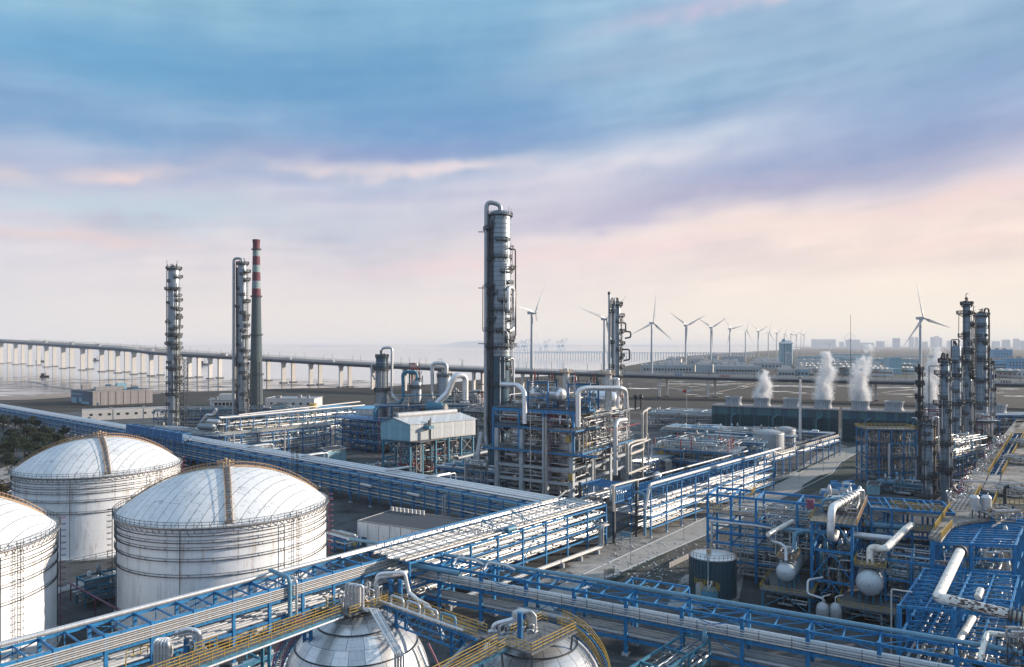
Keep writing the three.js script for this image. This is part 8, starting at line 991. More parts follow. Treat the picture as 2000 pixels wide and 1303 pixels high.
/* ---------- works and town beyond the viaduct ---------- */
{
  const fu = U(0.985, -0.17), fn = U(0.3, 0.954); let row = 0;
  const hall = (x0, x1, y, h, Z, cols, label, o = {}) => { const a = at(x0, y, Z).setY(0), b = at(x1, y, Z - (x1 - x0) * 0.2).setY(0), u = b.clone().sub(a); building({ name: 'factory_block', label, O: a, u: u.clone().normalize(), n: fn, w: u.length(), d: o.d ?? 46, h, wall: o.wall ?? M.factory, roof: o.roof ?? M.roofGrey, parapet: 1.1, trim: M.concreteLight, sideWall: M.concreteLight, windows: cols ? [{ rows: o.rows ?? 1, cols: Math.ceil(cols * 0.6), w: 4.2, h: 4.6, y0: h * 0.42, dy: 5 }] : [], tops: Array.from({ length: o.n ?? 6 }, (_, k) => [u.length() * (0.1 + 0.84 * k / (o.n ?? 6)), 8 + (k * 7) % 24, 6 + (k * 5) % 7, 7, 5 + (k * 3) % 5, k % 3 ? M.concreteLight : M.wallPanel]) }); row++; };  // front wall painted in a shade tone, side gables in a lit tone
  hall(1251, 1356, 726, 15, 1640, 26, 'front left pale factory block with a long row of windows, beyond the viaduct'); hall(1284, 1335, 716, 16, 1800, 14, 'short upper factory block with small windows behind the front left one', { n: 5 });
  hall(1360, 1392, 727, 17, 1600, 0, 'plain narrow factory block between the two long front blocks', { n: 3 }); hall(1394, 1486, 728, 15, 1560, 24, 'front right pale factory block with a long window row, beyond the viaduct'); hall(1362, 1450, 712, 15, 1900, 12, 'sunlit factory block behind the front right one', { n: 9 });
  hall(1384, 1402, 700, 27, 2200, 4, 'tall narrow factory block with a turret roof among the turbines', { n: 2, d: 30 }); hall(1410, 1454, 703, 26, 2150, 9, 'wide tall factory hall with vertical strips behind the sunlit blocks', { n: 2, d: 40 }); hall(1462, 1532, 712, 14, 1900, 14, 'pale factory block right of the wide tall hall', { n: 7 }); hall(1470, 1540, 702, 14, 2300, 10, 'farther factory block with a sunlit gable near the silo building', { n: 8 }); hall(1536, 1546, 716, 40, 1700, 0, 'slim tall sunlit factory wall at the right end of the blocks', { d: 60, n: 1 });
  hall(1302, 1330, 704, 16, 2300, 5, 'distant factory block left of the tall narrow one', { n: 4 }); hall(1345, 1380, 703, 15, 2350, 5, 'distant stepped factory block with pale roof boxes', { n: 6 }); hall(1520, 1553, 732, 12, 1420, 8, 'low block with two window bays above the leftmost steam plume', { n: 3 }); hall(1556, 1580, 732, 13, 1420, 5, 'low dark fronted block right of the leftmost plume', { n: 2, wall: M.wallTeal });
  { const Z = 2050, a = at(1526, 690, Z), w = px(22, Z), t = thing('silo_building', 'pale teal silo building with a peaked roof at the end of the turbine row', 'building', a.clone().setY(0)); const top = EYE - (671 - HORIZON) * Z / F; for (let k = 0; k < 4; k++) mb().lathe(V(a.x + w * (k + 0.5) / 4, 0, -Z), [[w / 8, 0], [w / 8, top]], 16).build('silo', M.wallTeal, t); mb().box(V(a.x + w / 2, top / 2, -Z - 10), w, top, 16).build('wall', M.wallTeal, t); const b = mb(), q = [V(a.x - 3, top, -Z + 5), V(a.x + w + 3, top, -Z + 5), V(a.x + w + 3, top, -Z - 18), V(a.x - 3, top, -Z - 18)], r = [V(a.x + 5, top + 9, -Z - 6), V(a.x + w - 5, top + 9, -Z - 6)]; b.quad(q[0], q[1], r[1], r[0]); b.quad(q[2], q[3], r[0], r[1]); b.tri(q[1], q[2], r[1]); b.tri(q[3], q[0], r[0]); b.build('roof', M.wallPanel, t); mb().box(V(a.x + 8, top + 8, -Z - 4), 6, 10, 6).build('elevator_head', M.wallTeal, t); settle(t); }
  // long low warehouses fading to the right
  seed(151); const wh = [[1555, 1640, 700, 2500], [1560, 1700, 694, 3000], [1650, 1760, 696, 2800], [1610, 1720, 704, 2200], [1700, 1800, 700, 2450], [1555, 1610, 708, 2000], [1620, 1680, 712, 1850], [1690, 1745, 714, 1750], [1740, 1790, 708, 2000], [1760, 1840, 690, 3500], [1600, 1700, 688, 3900], [1940, 2010, 716, 1650], [1946, 2030, 726, 1400], [1955, 2040, 706, 2100], [1560, 1600, 716, 1750], [1640, 1690, 722, 1550], [1590, 1628, 724, 1500], [1700, 1745, 728, 1450], [1752, 1792, 722, 1550]];
  const where = ['left of the lone turbine', 'beyond the steam plumes', 'on the hazy plain at the right']; wh.forEach(([x0, x1, y, Z], k) => { const a = at(x0, y, Z).setY(0), b = at(x1, y, Z - (x1 - x0) * 0.9).setY(0), u = b.clone().sub(a), h = rr(9, 15); building({ name: 'warehouse', label: 'long low hazy warehouse roof on the plain beyond the steam plumes and the viaduct', group: 'warehouses on the plain beyond the viaduct', O: a, u: u.clone().normalize(), n: fn, w: u.length(), d: rr(50, 110), h, wall: pick([M.wallPanel, M.wallTeal, M.concreteLight]), roof: pick([M.roofGrey, M.wallTeal, M.roofGrey, M.wallPanel]), parapet: 0.6, windows: y > 705 ? [{ rows: 1, cols: 8, w: 4, h: 3, y0: h * .5 }] : [], tops: Array.from({ length: 4 }, (_, j) => [u.length() * (0.15 + 0.2 * j), 14, u.length() * .1, 8, 3, M.concreteLight]) }); });
  { const Z = 1500, a = at(1738, 734, Z).setY(0); building({ name: 'warehouse', label: 'dark square block with a white roof unit left of the lone turbine', O: a, u: V(1, 0, 0), n: V(0.2, 0, -0.98).normalize(), w: 24, d: 40, h: 34, wall: M.wallTeal, roof: M.roofGrey, tops: [[10, 14, 12, 8, 4, M.concreteLight]], sideWall: M.wallTeal }); }
  for (const [x0, x1, top, Z, label] of [[1940, 1966, 704, 1500, 'pale blue round topped storage block at the right edge beyond the viaduct'], [1968, 2010, 700, 1600, 'wide blue grey block at the right edge beyond the viaduct'], [1940, 1978, 683, 2300, 'hazy flat block with rooftop boxes above the right edge blocks']]) { const a = at(x0, 745, Z).setY(0), w = px(x1 - x0, Z), h = EYE - (top - HORIZON) * Z / F; building({ name: 'town_block', label, O: a, u: V(1, 0, 0), n: V(0, 0, -1), w, d: 30, h, wall: M.roofBlue, roof: M.wallPanel, tops: [[w * .3, 10, 8, 6, 5], [w * .7, 12, 9, 6, 4]], windows: [{ rows: 3, cols: 6, w: 3, h: 3, y0: h * .3, dy: h * .2 }] }); }
  // skyline in the haze
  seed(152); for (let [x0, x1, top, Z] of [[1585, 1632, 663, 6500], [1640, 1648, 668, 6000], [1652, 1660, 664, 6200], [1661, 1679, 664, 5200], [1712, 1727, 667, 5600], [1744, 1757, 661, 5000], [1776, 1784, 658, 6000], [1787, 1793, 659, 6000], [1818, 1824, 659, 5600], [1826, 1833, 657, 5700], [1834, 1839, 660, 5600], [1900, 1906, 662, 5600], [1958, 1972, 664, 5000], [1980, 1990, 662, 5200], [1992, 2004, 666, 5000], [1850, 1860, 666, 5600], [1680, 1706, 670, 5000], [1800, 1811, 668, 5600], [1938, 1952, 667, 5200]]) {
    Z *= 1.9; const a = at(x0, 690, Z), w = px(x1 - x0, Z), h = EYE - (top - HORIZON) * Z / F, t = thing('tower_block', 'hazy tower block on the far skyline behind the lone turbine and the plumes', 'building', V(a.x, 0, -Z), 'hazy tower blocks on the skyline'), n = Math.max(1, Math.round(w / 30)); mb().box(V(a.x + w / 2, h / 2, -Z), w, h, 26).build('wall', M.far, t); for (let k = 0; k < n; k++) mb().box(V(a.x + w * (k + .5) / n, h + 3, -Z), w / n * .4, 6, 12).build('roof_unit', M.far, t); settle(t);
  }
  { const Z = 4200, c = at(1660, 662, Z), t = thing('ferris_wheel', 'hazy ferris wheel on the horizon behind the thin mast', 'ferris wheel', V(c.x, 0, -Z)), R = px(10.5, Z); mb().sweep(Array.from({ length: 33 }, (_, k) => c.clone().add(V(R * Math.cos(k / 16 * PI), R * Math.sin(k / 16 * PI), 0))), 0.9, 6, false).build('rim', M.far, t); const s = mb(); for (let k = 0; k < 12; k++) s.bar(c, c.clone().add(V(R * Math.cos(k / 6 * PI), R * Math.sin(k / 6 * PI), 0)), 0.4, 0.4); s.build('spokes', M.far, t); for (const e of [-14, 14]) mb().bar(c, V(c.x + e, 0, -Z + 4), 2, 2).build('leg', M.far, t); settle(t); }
  { const Z = 1250, p = at(1661.5, 735, Z).setY(0), top = EYE - (615 - HORIZON) * Z / F, t = thing('radio_mast', 'thin tall mast standing behind the steam plumes', 'mast', p.clone()); mb().tube(p, p.clone().setY(top), 0.55, 6, 0.3).build('mast', M.iron, t); for (let y = 20; y < top - 8; y += 24) mb().box(p.clone().setY(y), 1.6, 0.5, 1.6).build('bracket', M.iron, t); settle(t); }
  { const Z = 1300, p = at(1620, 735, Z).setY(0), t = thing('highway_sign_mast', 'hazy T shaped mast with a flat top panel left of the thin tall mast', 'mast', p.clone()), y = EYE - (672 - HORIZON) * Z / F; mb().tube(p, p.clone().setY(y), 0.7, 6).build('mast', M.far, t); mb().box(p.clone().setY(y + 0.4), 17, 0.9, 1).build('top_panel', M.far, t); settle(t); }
  ground(mb().poly([g2(760, 1500), on(1600, 735), on(1760, 738), on(1990, 744), g2(1700, 1500), g2(2200, 4500), g2(1400, 4500)], 0.3).build('terrain', M.lawn));
}

/* ---------- trees and bushes at the left edge ---------- */
{
  const proto = (name, label, H, w, leafM, n, sd) => { seed(sd); const t = thing(name, label, 'tree', V(0, 0, 0)), tr = mb().sweep([V(0, -0.2, 0), V(0.1, H * 0.3, 0.05), V(-0.1, H * 0.62, 0)], [0.26, 0.2, 0.1], 8); const limbs = []; for (let k = 0; k < 7; k++) { const a = k * 2.4, y = H * rr(0.28, 0.55), e = V(Math.cos(a) * w * rr(0.5, 0.85), y + H * rr(0.15, 0.38), Math.sin(a) * w * rr(0.5, 0.85)); tr.sweep([V(0, y, 0), V(0, y, 0).lerp(e, 0.55).add(V(0, 0.3, 0)), e], [0.1, 0.07, 0.03], 5); limbs.push(e); } tr.build('trunk', M.bark, t);
    const b = mb(); limbs.push(V(0, H * 0.9, 0), V(0, H * 0.7, 0)); for (let k = 0; k < n; k++) { const c = pick(limbs), q = V(rr(-1, 1), rr(-1, 1), rr(-1, 1)); if (q.length() > 1) continue; const s = w * rr(0.25, 0.5), p = c.clone().addScaledVector(q, s), e = rr(0.25, 0.5), d1 = V(rr(-1, 1), rr(-0.6, 0.6), rr(-1, 1)).normalize().multiplyScalar(e), d2 = V(rr(-1, 1), rr(-1, 1), rr(-1, 1)).normalize().multiplyScalar(e * 0.6); b.quad(p.clone().sub(d1), p.clone().add(d2), p.clone().add(d1), p.clone().sub(d2)); } b.build('crown', leafM, t); return t; };
  const place = [['round_tree', [[8, 905], [32, 884], [58, 868], [20, 862], [48, 902], [75, 886], [96, 872], [6, 846], [66, 850], [40, 842], [14, 918], [26, 898], [44, 886], [70, 900], [90, 882], [110, 880], [52, 858]], 10, 4.4, M.leaf, 2600, 'dark green round tree in the belt left of the rear tank', 161], ['slim_tree', [[22, 925], [60, 912], [84, 858], [100, 848], [30, 838], [118, 880], [12, 884], [88, 902], [124, 862], [110, 894]], 8, 3, M.leaf, 1900, 'slim dark tree in the belt left of the rear tank', 162], ['bare_tree', [[10, 1002], [26, 990], [3, 978], [46, 932]], 7, 3, M.leafDry, 1200, 'brownish thin leaved tree beside the white hut at the left edge', 163], ['bush', [[29, 1012], [33, 1000], [18, 1014]], 4.6, 2.6, M.leaf, 800, 'dark green bush against the rear tank below the white hut', 164]];
  for (const [name, spots, H, w, m, n, label, sd] of place) { let p = null; spots.forEach(([x, y], k) => { const q = on(x, y); if (!p) { p = proto(name, label, H, w, m, n, sd); p.userData.group = label.replace(/^(\S+ ){0,1}/, 'group of '); p.position.copy(q); } else { const c = clone(p, null, q, k * 1.7); const s = 0.8 + ((k * 37) % 10) / 22; c.scale.set(s, s * (0.9 + (k % 3) * 0.12), s); } }); }
  ground(mb().poly([on(-60, 872), on(40, 838), on(150, 880), on(130, 915), on(40, 870), on(-60, 905)], 0.09).build('verge', M.lawn)); ground(mb().poly([on(-40, 930), on(30, 905), on(110, 890), on(130, 896), on(60, 925), on(-40, 965)], 0.07).build('path', M.pavingLight));
}
/* ---------- lamps, signs and small site furniture ---------- */
{
  let lamp = null; const L = [[1336, 1054.6, 'curved arm street lamp beside the road, level with the rack portal'], [1232, 1102, 'curved arm street lamp beside the road near the vertical pipe bundle'], [1096, 1140, 'curved arm street lamp behind the blue foreground rack'], [1653, 897, 'curved arm street lamp on the lawn before the cooling towers'], [1682, 886, 'curved arm street lamp at the road bend before the cooling towers'], [1609, 920, 'curved arm street lamp beside the thin legged trestle'], [1561, 935, 'street lamp between trestle and road, second from the cooling towers'], [667, 905, 'dark headed yard lamp in front of the pale box shelter']];
  for (const [x, y, label] of L) { const p = on(x, y); if (!lamp) { lamp = thing('street_lamp', label, 'street lamp', p); mb().tube(V(0, 0, 0), V(0, 7.8, 0), 0.11, 8, 0.07).build('post', M.galv, lamp); mb().pipe([V(0, 7.7, 0), V(0, 8.6, 0), V(-1.6, 8.9, 0)], 0.07, 0.6, 6).build('arm', M.galv, lamp); mb().box(V(-1.9, 8.9, 0), 0.9, 0.14, 0.3).build('lamp_head', M.galv, lamp); mb().box(V(0, 0.15, 0), 0.5, 0.3, 0.5).build('foot', M.concrete, lamp); } else clone(lamp, label, p); }
  { const p = on(1190, 1134), t = thing('billboard', 'blank cream board on two raked posts beside the road', 'sign', p); const u = U(0.8, 0.6), P = (l, y, s = 0) => p.clone().addScaledVector(u, l).add(V(0, y, s)); mb().bar(P(-1.9, 2.3), P(1.9, 2.3), 0.08, 1.5).build('board', M.pipeCream, t); for (const l of [-1.6, 1.6]) { mb().bar(P(l, 0, -.1), P(l, 3.4, -.1), 0.12, 0.12).build('post', M.galv, t); mb().bar(P(l, 0, -1.4), P(l, 2.4, -.1), 0.1, 0.1).build('stay', M.galv, t); } settle(t); }
  { const p = on(1222, 1062), t = thing('notice_board', 'small blue framed notice board on posts below the portal truss', 'sign', p); mb().box(p.clone().setY(2.9), 3.2, 1.6, 0.1, uB).build('board', M.bluePipe, t); for (const l of [-1.3, 1.3]) mb().bar(p.clone().addScaledVector(uB, l), p.clone().addScaledVector(uB, l).setY(3.8), 0.12, 0.12).build('post', M.blue, t); settle(t); }
  { const Z = 352, b = on(1562, 878).setY(0), p = at(1563, 850, 430).setY(0), t = thing('floodlight_mast', 'pale tapering mast standing in front of the cooling towers', 'mast', p.clone()), top = EYE - (740 - HORIZON) * 430 / F; mb().tube(p, p.clone().setY(top), 1.0, 12, 0.55).build('mast', M.silverBright, t); mb().lathe(p, [[1.5, 0], [1.2, 3], [0.9, 6]], 12).build('foot', M.galv, t); mb().lathe(p.clone().setY(top), [[0.5, 0], [1.3, 0.6], [1.3, 1.1], [0.02, 1.3]], 12).build('lamp_head', M.galv, t); settle(t); }
  { const p = at(1341, 840, 470).setY(0), t = thing('signal_mast', 'thin mast with an orange and white top behind the finned coolers', 'mast', p.clone()); mb().tube(p, p.clone().setY(EYE - (765 - HORIZON) * 470 / F), 0.16, 6).build('mast', M.galv, t); for (const [e, m] of [[-1.2, M.red], [1.2, M.pipeWhite]]) mb().box(p.clone().setY(EYE - (764 - HORIZON) * 470 / F).add(V(e, 0, 0)), 2, 1.8, 0.6).build('flag_panel', m, t); settle(t); }
  { const p = at(576, 935, 300).setY(0), t = thing('lattice_mast', 'short dark lattice mast with a ringed head rising through the long rack', 'mast', p.clone()), b = mb(); for (const [i, j] of [[-1, -1], [1, -1], [1, 1], [-1, 1]]) b.bar(p.clone().add(V(i, 0, j)), p.clone().add(V(i, 20, j)), 0.16, 0.16); for (let y = 0; y < 20; y += 2) { b.bar(p.clone().add(V(-1, y, 1)), p.clone().add(V(1, y + 2, 1)), 0.12, 0.12); b.bar(p.clone().add(V(1, y, -1)), p.clone().add(V(1, y + 2, 1)), 0.12, 0.12); } b.build('lattice', M.iron, t); for (const y of [16.5, 18, 19.5]) mb().ring(p, 1.9, y, 0.2, 16).build('ring', M.iron, t); settle(t); }
}

/* ---------- tops of the gas spheres and their walkways ---------- */
{
  const u = uA, n = nA, TOP = 24.2, c1 = V(-21.3, 0, -102), P1 = (l, s, y) => c1.clone().addScaledVector(u, l).addScaledVector(n, s).setY(y);
  seed(171);
  // platform and pipework on the left sphere (parts of that sphere)
  const dk = mb(); dk.box(P1(0, 0, TOP), 6.4, 0.18, 5.2, u); for (const l of [-2.6, 2.6]) for (const s of [-2, 2]) dk.bar(P1(l, s, TOP - 0.1), P1(l * 0.8, s * 0.8, TOP - 2.2), 0.26, 0.26);
  const own = (b, name, m, S, c) => { const o = b.build(name, m, S); o.position.sub(c); return o; };
  own(dk, 'top_platform', M.grate, S1, c1); own(mb().rail([P1(-3.2, -2.6, TOP + .1), P1(3.2, -2.6, TOP + .1), P1(3.2, 2.6, TOP + .1), P1(-3.2, 2.6, TOP + .1)], 1.15, 1.1, 0.07, 2), 'railing', M.yellow, S1, c1);
  for (let k = 0; k < 4; k++) { const e = at(689 + k * 6.5, 1187, 100.5 - k * 0.35), q = (dx, y) => at(689 + k * 6.5 + dx, y, 100.5 - k * 0.35); own(mb().pipe([q(-13, 1185 + k), q(-13, 1140 + k), q(0, 1141 + k), q(0, 1186 + k), q(11, 1191 + k)], 0.2, 0.5, 12, 5), 'gooseneck_pipe', k % 2 ? M.silverBright : M.pipeWhite, S1, c1);
    own(mb().pipe([q(6, 1187 + k), at(722 + k * 5.4, 1189 + k * 0.6, 99.6), at(772 + k * 5.4, 1276 + k * 1.2, 94.8), at(772 + k * 5.4, 1360, 94.8)], 0.165, 0.5, 10, 4), 'down_pipe', k % 2 ? M.pipeWhite : M.silverBright, S1, c1); }
  for (let k = 0; k < 26; k++) { const a = P1(rr(-2, 3), rr(-2.2, 2.4), TOP + 0.1), y = TOP + rr(0.8, 2.4); own(mb().pipe([a, a.clone().setY(y), a.clone().add(V(rr(-1, 1), 0, rr(-1, 1))).setY(y), a.clone().add(V(rr(-1, 1), 0, rr(-1, 1))).setY(TOP + 0.2)], rr(0.06, 0.16), 0.25, 7, 3), 'valve_pipe', pick([M.silver, M.pipeWhite, M.silverBright, M.galv]), S1, c1); }
  for (const [l, s] of [[4.2, 2.2], [5, 3.2]]) own(mb().tube(P1(l, s, TOP - 1), P1(l, s, TOP + 3), 0.34, 10), 'blue_post', M.blueDeep, S1, c1);
  own(mb().pipe([P1(3, 0, TOP + 0.5), P1(3.4, 0.2, TOP + 3.6), P1(6, 3, TOP + 3.8), P1(6.4, 3.4, TOP + 1), P1(6.6, 5, TOP + 0.2), P1(6.8, 7, TOP - 0.2), P1(6, 11, TOP - 3.6)], 0.26, 0.8, 12, 5), 'crossover_pipe', M.silverBright, S1, c1); own(mb().pipe([P1(2.6, 0.4, TOP + 0.5), P1(3, 0.6, TOP + 3.2), P1(6.6, 2.4, TOP + 3.3), P1(7, 2.8, TOP + 1)], 0.2, 0.7, 10, 5), 'crossover_pipe', M.pipeWhite, S1, c1);
  for (const l of [-6.4]) { const b = mb(); for (const e of [-0.7, 0.7]) b.bar(P1(l, e - 2.2, TOP - 0.4), P1(l, e - 2.2, TOP - 4.6), 0.42, 0.42); for (let y = 0.8; y < 4; y += 0.8) b.bar(P1(l, -2.9, TOP - y), P1(l, -1.5, TOP - y), 0.14, 0.14); own(b, 'support_frame', M.blueDeep, S1, c1); }
  // stair spirals with cages
  const spiral = (S, c, hc, a0, a1, t0, t1, mat, tread) => { const st = mb(), hr = mb(), tr = mb(), f = (k, r, up = 0) => { const A = lerp(a0, a1, k), th = lerp(t0, t1, k); return V(c.x + (R0 + r) * Math.sin(th) * Math.cos(A), hc + (R0 + r) * Math.cos(th) + up, c.z + (R0 + r) * Math.sin(th) * Math.sin(A)); }; const N = 26; for (let k = 0; k < N; k++) for (const r of [0.3, 1.4]) st.bar(f(k / N, r), f((k + 1) / N, r), 0.09, 0.26); for (let k = 0; k < N * 2; k++) tr.bar(f(k / N / 2, 0.32), f(k / N / 2, 1.38), 0.3, 0.06); for (const r of [0.3, 1.45]) hr.rail(Array.from({ length: N + 1 }, (_, k) => f(k / N, r, 0.15)), 1.1, 0.9, 0.07, 2); own(st, 'stair_stringer', M.blue, S, c); own(tr, 'stair_tread', M.galv, S, c); own(hr, 'stair_railing', mat, S, c); };
  spiral(S1, c1, 13.5, 3.5, 2.2, 0.9, 1.7, M.magenta); const c2 = V(3.0, 0, -95); spiral(S2, c2, 13.5, -0.35, 0.9, 0.34, 1.5, M.yellow);
  own(mb().pipe([V(-12.6, 19.5, -100), V(-10.9, 16, -99), V(-10.6, 2, -99)], 0.24, 1, 10), 'side_pipe', M.silverBright, S1, c1); own(mb().pipe([V(-11.5, 19, -102), V(-9.8, 16, -101), V(-9.6, 2, -101)], 0.14, 1, 8), 'side_pipe', M.magenta, S1, c1);
  // the right sphere: wide platform with pipe cluster
  const P2 = (l, s, y) => c2.clone().addScaledVector(u, l).addScaledVector(n, s).setY(y), T2 = 24.3;
  const d2 = mb(); d2.box(P2(-3.2, 2.8, T2), 9, 0.2, 5.6, u); d2.box(P2(-6.7, -1.1, T2 + 0.02), 2.2, 0.18, 2.6, u); for (const [l, s] of [[-7.2, 0.4], [0.9, 0.4], [0.9, 5.2], [-7.2, 5.2]]) d2.bar(P2(l, s, T2 - 0.1), P2(l * 0.9, s * 0.9, T2 - 4.6), 0.24, 0.24); own(d2, 'top_platform', M.grate, S2, c2);
  own(mb().rail([P2(-7.6, 2.2, T2 + .1), P2(-7.6, 5.5, T2 + .1), P2(1.2, 5.5, T2 + .1), P2(1.2, 2.6, T2 + .1)], 1.15, 1.1, 0.07, 2), 'railing', M.yellow, S2, c2); own(mb().rail([P2(1.2, 1, T2 + .1), P2(1.2, 0.1, T2 + .1), P2(-5, 0.1, T2 + .1)], 1.15, 1.1, 0.07, 2), 'railing', M.yellow, S2, c2);
  for (let k = 0; k < 5; k++) { const q = (x, y) => at(x, y, 94 - k * 0.3); const dx = k * 4.5; own(mb().pipe([q(1002 + dx * .6, 1222 + k), q(1002 + dx * .6, 1194 + k), q(1020 + dx, 1190 + k), q(1030 + dx * .9, 1200 + k), q(1030 + dx * .9, 1236 + k)], 0.17, 0.5, 12, 5), 'gooseneck_pipe', k % 2 ? M.silverBright : M.pipeWhite, S2, c2); }
  for (const [x, y, r, w] of [[963, 1230, 0.3, 46], [975, 1231, 0.2, 40], [988, 1235, 0.3, 34]]) own(mb().pipe([at(x, y + 16, 93.6), at(x, y - 10, 93.6), at(x + w, y - 22, 94), at(x + w + 4, y - 14, 94)], r, 0.8, 12, 5), 'crossover_pipe', M.silverBright, S2, c2);
  for (const [x, y] of [[962, 1226], [985, 1232], [988, 1240]]) own(mb().lathe(at(x, y + 20, 93.4), [[0.02, -1], [0.4, -0.9], [0.42, 0.6], [0.62, 0.7], [0.62, 0.9], [0.3, 1], [0.02, 1.1]], 14), 'flanged_vessel', M.silver, S2, c2);
  for (let k = 0; k < 60; k++) { const x = rr(985, 1050), y = rr(1240, 1272), a = at(x, y, 93.5 - rr(0, 1.5)), h = rr(0.4, 1.6); own(mb().pipe([a, a.clone().add(V(0, h, 0)), a.clone().add(V(rr(-0.9, 0.9), h, rr(-.8, .8))), a.clone().add(V(rr(-0.9, 0.9), -0.2, rr(-.8, .8)))], rr(0.07, 0.2), 0.25, 7, 3), 'valve_pipe', pick([M.silver, M.pipeWhite, M.silverBright, M.galv, M.silver]), S2, c2); }
  own(mb().tube(P2(-5, 1.6, T2), P2(-5, 1.6, T2 + 3.2), 0.34, 10), 'blue_post', M.blueDeep, S2, c2);
  // walkway along the rack to the left sphere
  const W = (name, label, A, B, w, truss, extra) => { const t = thing(name, label, 'walkway', A.clone().setY(0)), d = B.clone().sub(A), L = d.length(); d.normalize(); const s = V(-d.z, 0, d.x), P = (l, e, y = 0) => A.clone().addScaledVector(d, l).addScaledVector(s, e).add(V(0, y, 0)), N = Math.ceil(L / 2.4);
    for (let k = 0; k < N; k++) mb().bar(P(k * L / N + 0.02, 0), P((k + 1) * L / N - 0.02, 0), w, 0.1).build('deck_panel', M.grate, t); for (const e of [-w / 2, w / 2]) { mb().bar(P(0, e, -0.14), P(L, e, -0.14), 0.16, 0.34).build('stringer', truss ? M.blue : M.teal, t); mb().rail([P(0, e * 0.97, 0.06), P(L, e * 0.97, 0.06)], 1.15, 1.5, 0.075, 2).build('railing', M.yellow, t); }
    if (truss) for (const e of [-w / 2, w / 2]) { const b = mb(); b.bar(P(0, e, -2.2), P(L, e, -2.2), 0.18, 0.22); for (let k = 0; k < N; k++) { b.bar(P(k * L / N, e, -0.2), P(k * L / N, e, -2.2), 0.13, 0.13); b.bar(P(k * L / N, e, -2.2), P((k + 1) * L / N, e, -0.2), 0.12, 0.14); } b.build('truss', M.blue, t); }
    for (let l = 4; l < L - 2; l += 11) { for (const e of [-w / 2 + 0.1, w / 2 - 0.1]) mb().bar(P(l, e).setY(0), P(l, e, -0.4), 0.34, 0.34).build('post', truss ? M.blueDeep : M.teal, t); } extra?.(t, P, L); return settle(t); };
  W('walkway', 'yellow railed walkway climbing along the blue rack to the left gas sphere', P1(-62, 0.2, 22.6), P1(-3.3, 0.2, TOP), 1.7, false, (t, P, L) => { mb().pipe([P(0, 1.2, -0.4), P(L, 1.2, -0.3)], 0.16, 1, 8).build('pipe', M.silverBright, t); mb().pipe([P(0, -1.1, -0.7), P(L - 6, -1.1, -0.7)], 0.2, 1, 8).build('pipe', M.teal, t); mb().box(P(L - 17, -1.8, 0), 3, 0.12, 2, u).build('landing', M.grate, t); mb().rail([P(L - 18.4, -2.7, .1), P(L - 15.6, -2.7, .1)], 1.15, 0.9, 0.07, 2).build('railing', M.yellow, t); });
  W('walkway', 'truss walkway with yellow rails linking the two gas spheres', P1(3.4, 0.6, TOP).addScaledVector(uB, 0.6), P2(-7.6, -2.3, T2 + 0.1), 1.8, true, (t, P, L) => { for (let k = 0; k < 4; k++) { const l = 3 + k * 3.4; mb().pipe([P(l, 0.9, 0.1), P(l, 0.9, 1.7), P(l + 2.6, 0.9, 1.7), P(l + 2.6, 0.9, 0.1)], 0.17, 0.5, 9, 4).build('pipe_loop', pick([M.silver, M.bluePipe, M.silverBright]), t); } mb().pipe([P(1, 1.3, 0.6), P(L - 2, 1.3, 0.6)], 0.16, 1, 8).build('pipe', M.silverBright, t); });
  W('walkway', 'yellow railed walkway running down to the lower edge from the right gas sphere', P2(-7.8, 1.2, T2 - 0.1), P2(-36, -0.6, 21.8), 1.7, false, (t, P, L) => { mb().pipe([P(2, 1.2, -0.5), P(L, 1.2, -0.5)], 0.14, 1, 8).build('pipe', M.pipeWhite, t); });
  { const t = thing('slanting_pipe', 'long slanting grey pipe dropping from the truss walkway to the lower edge', 'pipe', at(870, 1300, 92).setY(0)); mb().pipe([at(862, 1312, 90), at(916, 1256, 92), at(936, 1249, 93), at(945, 1252, 94)], 0.32, 0.9, 12, 6).build('pipe', M.silverDull, t); settle(t); }
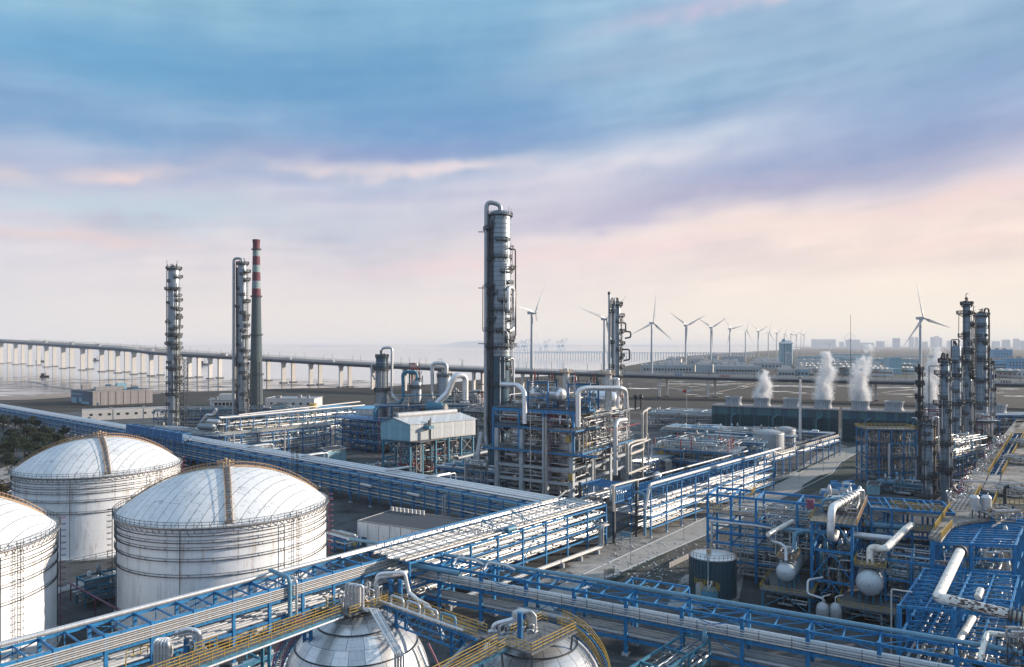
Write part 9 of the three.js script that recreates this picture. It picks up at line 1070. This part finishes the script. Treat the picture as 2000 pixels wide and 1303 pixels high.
  { const t = thing('valve_manifold', 'pale pipes and valves on a small railed stage left of the gas spheres', 'pipe manifold', at(345, 1290, 95).setY(0)), q = (x, y, Z = 96) => at(x, y, Z); mb().box(at(340, 1304, 96), 9, 0.2, 6, u).build('stage', M.grate, t); mb().rail([at(288, 1276, 98), at(246, 1290, 95), at(245, 1310, 92)], 1.2, 1.2, 0.08, 2).build('railing', M.yellow, t);
    for (let k = 0; k < 5; k++) mb().pipe([q(302 + k * 6.5, 1310), q(302 + k * 6.5, 1249 + k), q(330 - k, 1247 + k * .5, 98), q(331, 1310, 98)], 0.2, 0.5, 10, 4).build('gooseneck_pipe', k % 2 ? M.pipeWhite : M.silverBright, t); mb().pipe([q(344, 1236), q(366, 1229), q(388, 1232), q(393, 1260), q(414, 1286), q(424, 1305)], 0.3, 0.9, 12, 5).build('pipe', M.silverBright, t); mb().pipe([q(349, 1242), q(368, 1237), q(384, 1240), q(386, 1266), q(404, 1290), q(412, 1308)], 0.2, 0.8, 10, 5).build('pipe', M.pipeWhite, t); mb().tube(q(364, 1278), q(364, 1248), 0.36, 10).build('blue_post', M.blueDeep, t); for (let k = 0; k < 34; k++) { const a = q(rr(336, 400), rr(1236, 1292)), h = rr(-1, 1); mb().pipe([a, a.clone().add(V(0, h, 0)), a.clone().add(V(rr(-.8, .8), h, 0.3))], rr(0.06, 0.15), 0.2, 7, 3).build('valve_pipe', pick([M.silver, M.pipeWhite, M.galv]), t); } mb().bar(at(342, 1304, 96).setY(0), at(342, 1304, 96), 0.6, 0.6).build('post', M.teal, t); settle(t); }
  // things on the ground between the tanks
  { const t = thing('low_pipe_way', 'low white pipes on sleepers leading from the tanks into the shade', 'pipe run', at(160, 1150, 170).setY(0)); for (let k = 0; k < 4; k++) mb().tube(on(112, 1150 + k * 3, 2.4), on(236, 1114 + k * 3, 2.4), 0.24, 8).build('pipe', pick([M.pipeWhite, M.silver]), t); mb().rail([on(116, 1108, 3), on(232, 1082, 3)], 1.3, 3, 0.12, 1).build('railing', M.iron, t); for (let k = 0; k < 4; k++) mb().bar(on(130 + k * 30, 1152 - k * 8), on(130 + k * 30, 1152 - k * 8).setY(2.2), 0.5, 0.5).build('sleeper', M.concrete, t); settle(t); }
  { const t = thing('magenta_pipe', 'purple pipe sloping across the dark gap between the tanks', 'pipe', on(190, 1160)); mb().pipe([on(136, 1139, 4), on(236, 1194, 4)], 0.22, 1, 8).build('pipe', M.magenta, t); for (const [x, y] of [[138, 1140], [186, 1166]]) mb().bar(on(x, y, 4).setY(0), on(x, y, 4), 0.2, 0.2).build('post', M.magenta, t); settle(t); }
  const U3 = (l, y, Z, x, sd, w) => unit({ name: 'pump_row', label: l, O: at(x, y, Z).setY(0), u: uA, n: nA, xs: span(3, w), ys: [0, 5], cw: 0.3, steel: M.teal, seed: sd, levels: [{ h: 3.2, pipes: [0.12, 0.3] }, { h: 6.4 }], mats: [M.silverDull, M.pipeGrey, M.bluePipe, M.silver], fill: 40, fillTop: 6 });
  U3('dim pipes and pumps under the long walkway at the lower left', 1400, 118, 300, 172, 8); U3('dim pipes beneath the truss walkway between the spheres', 1290, 118, 820, 173, 6); U3('dim pipes on the dark ground right of the right gas sphere', 1330, 120, 1200, 174, 8); U3('dark pumps and pipes in the gap between the white tanks', 1196, 172, 150, 175, 5);
}
renderer.render(scene, camera);
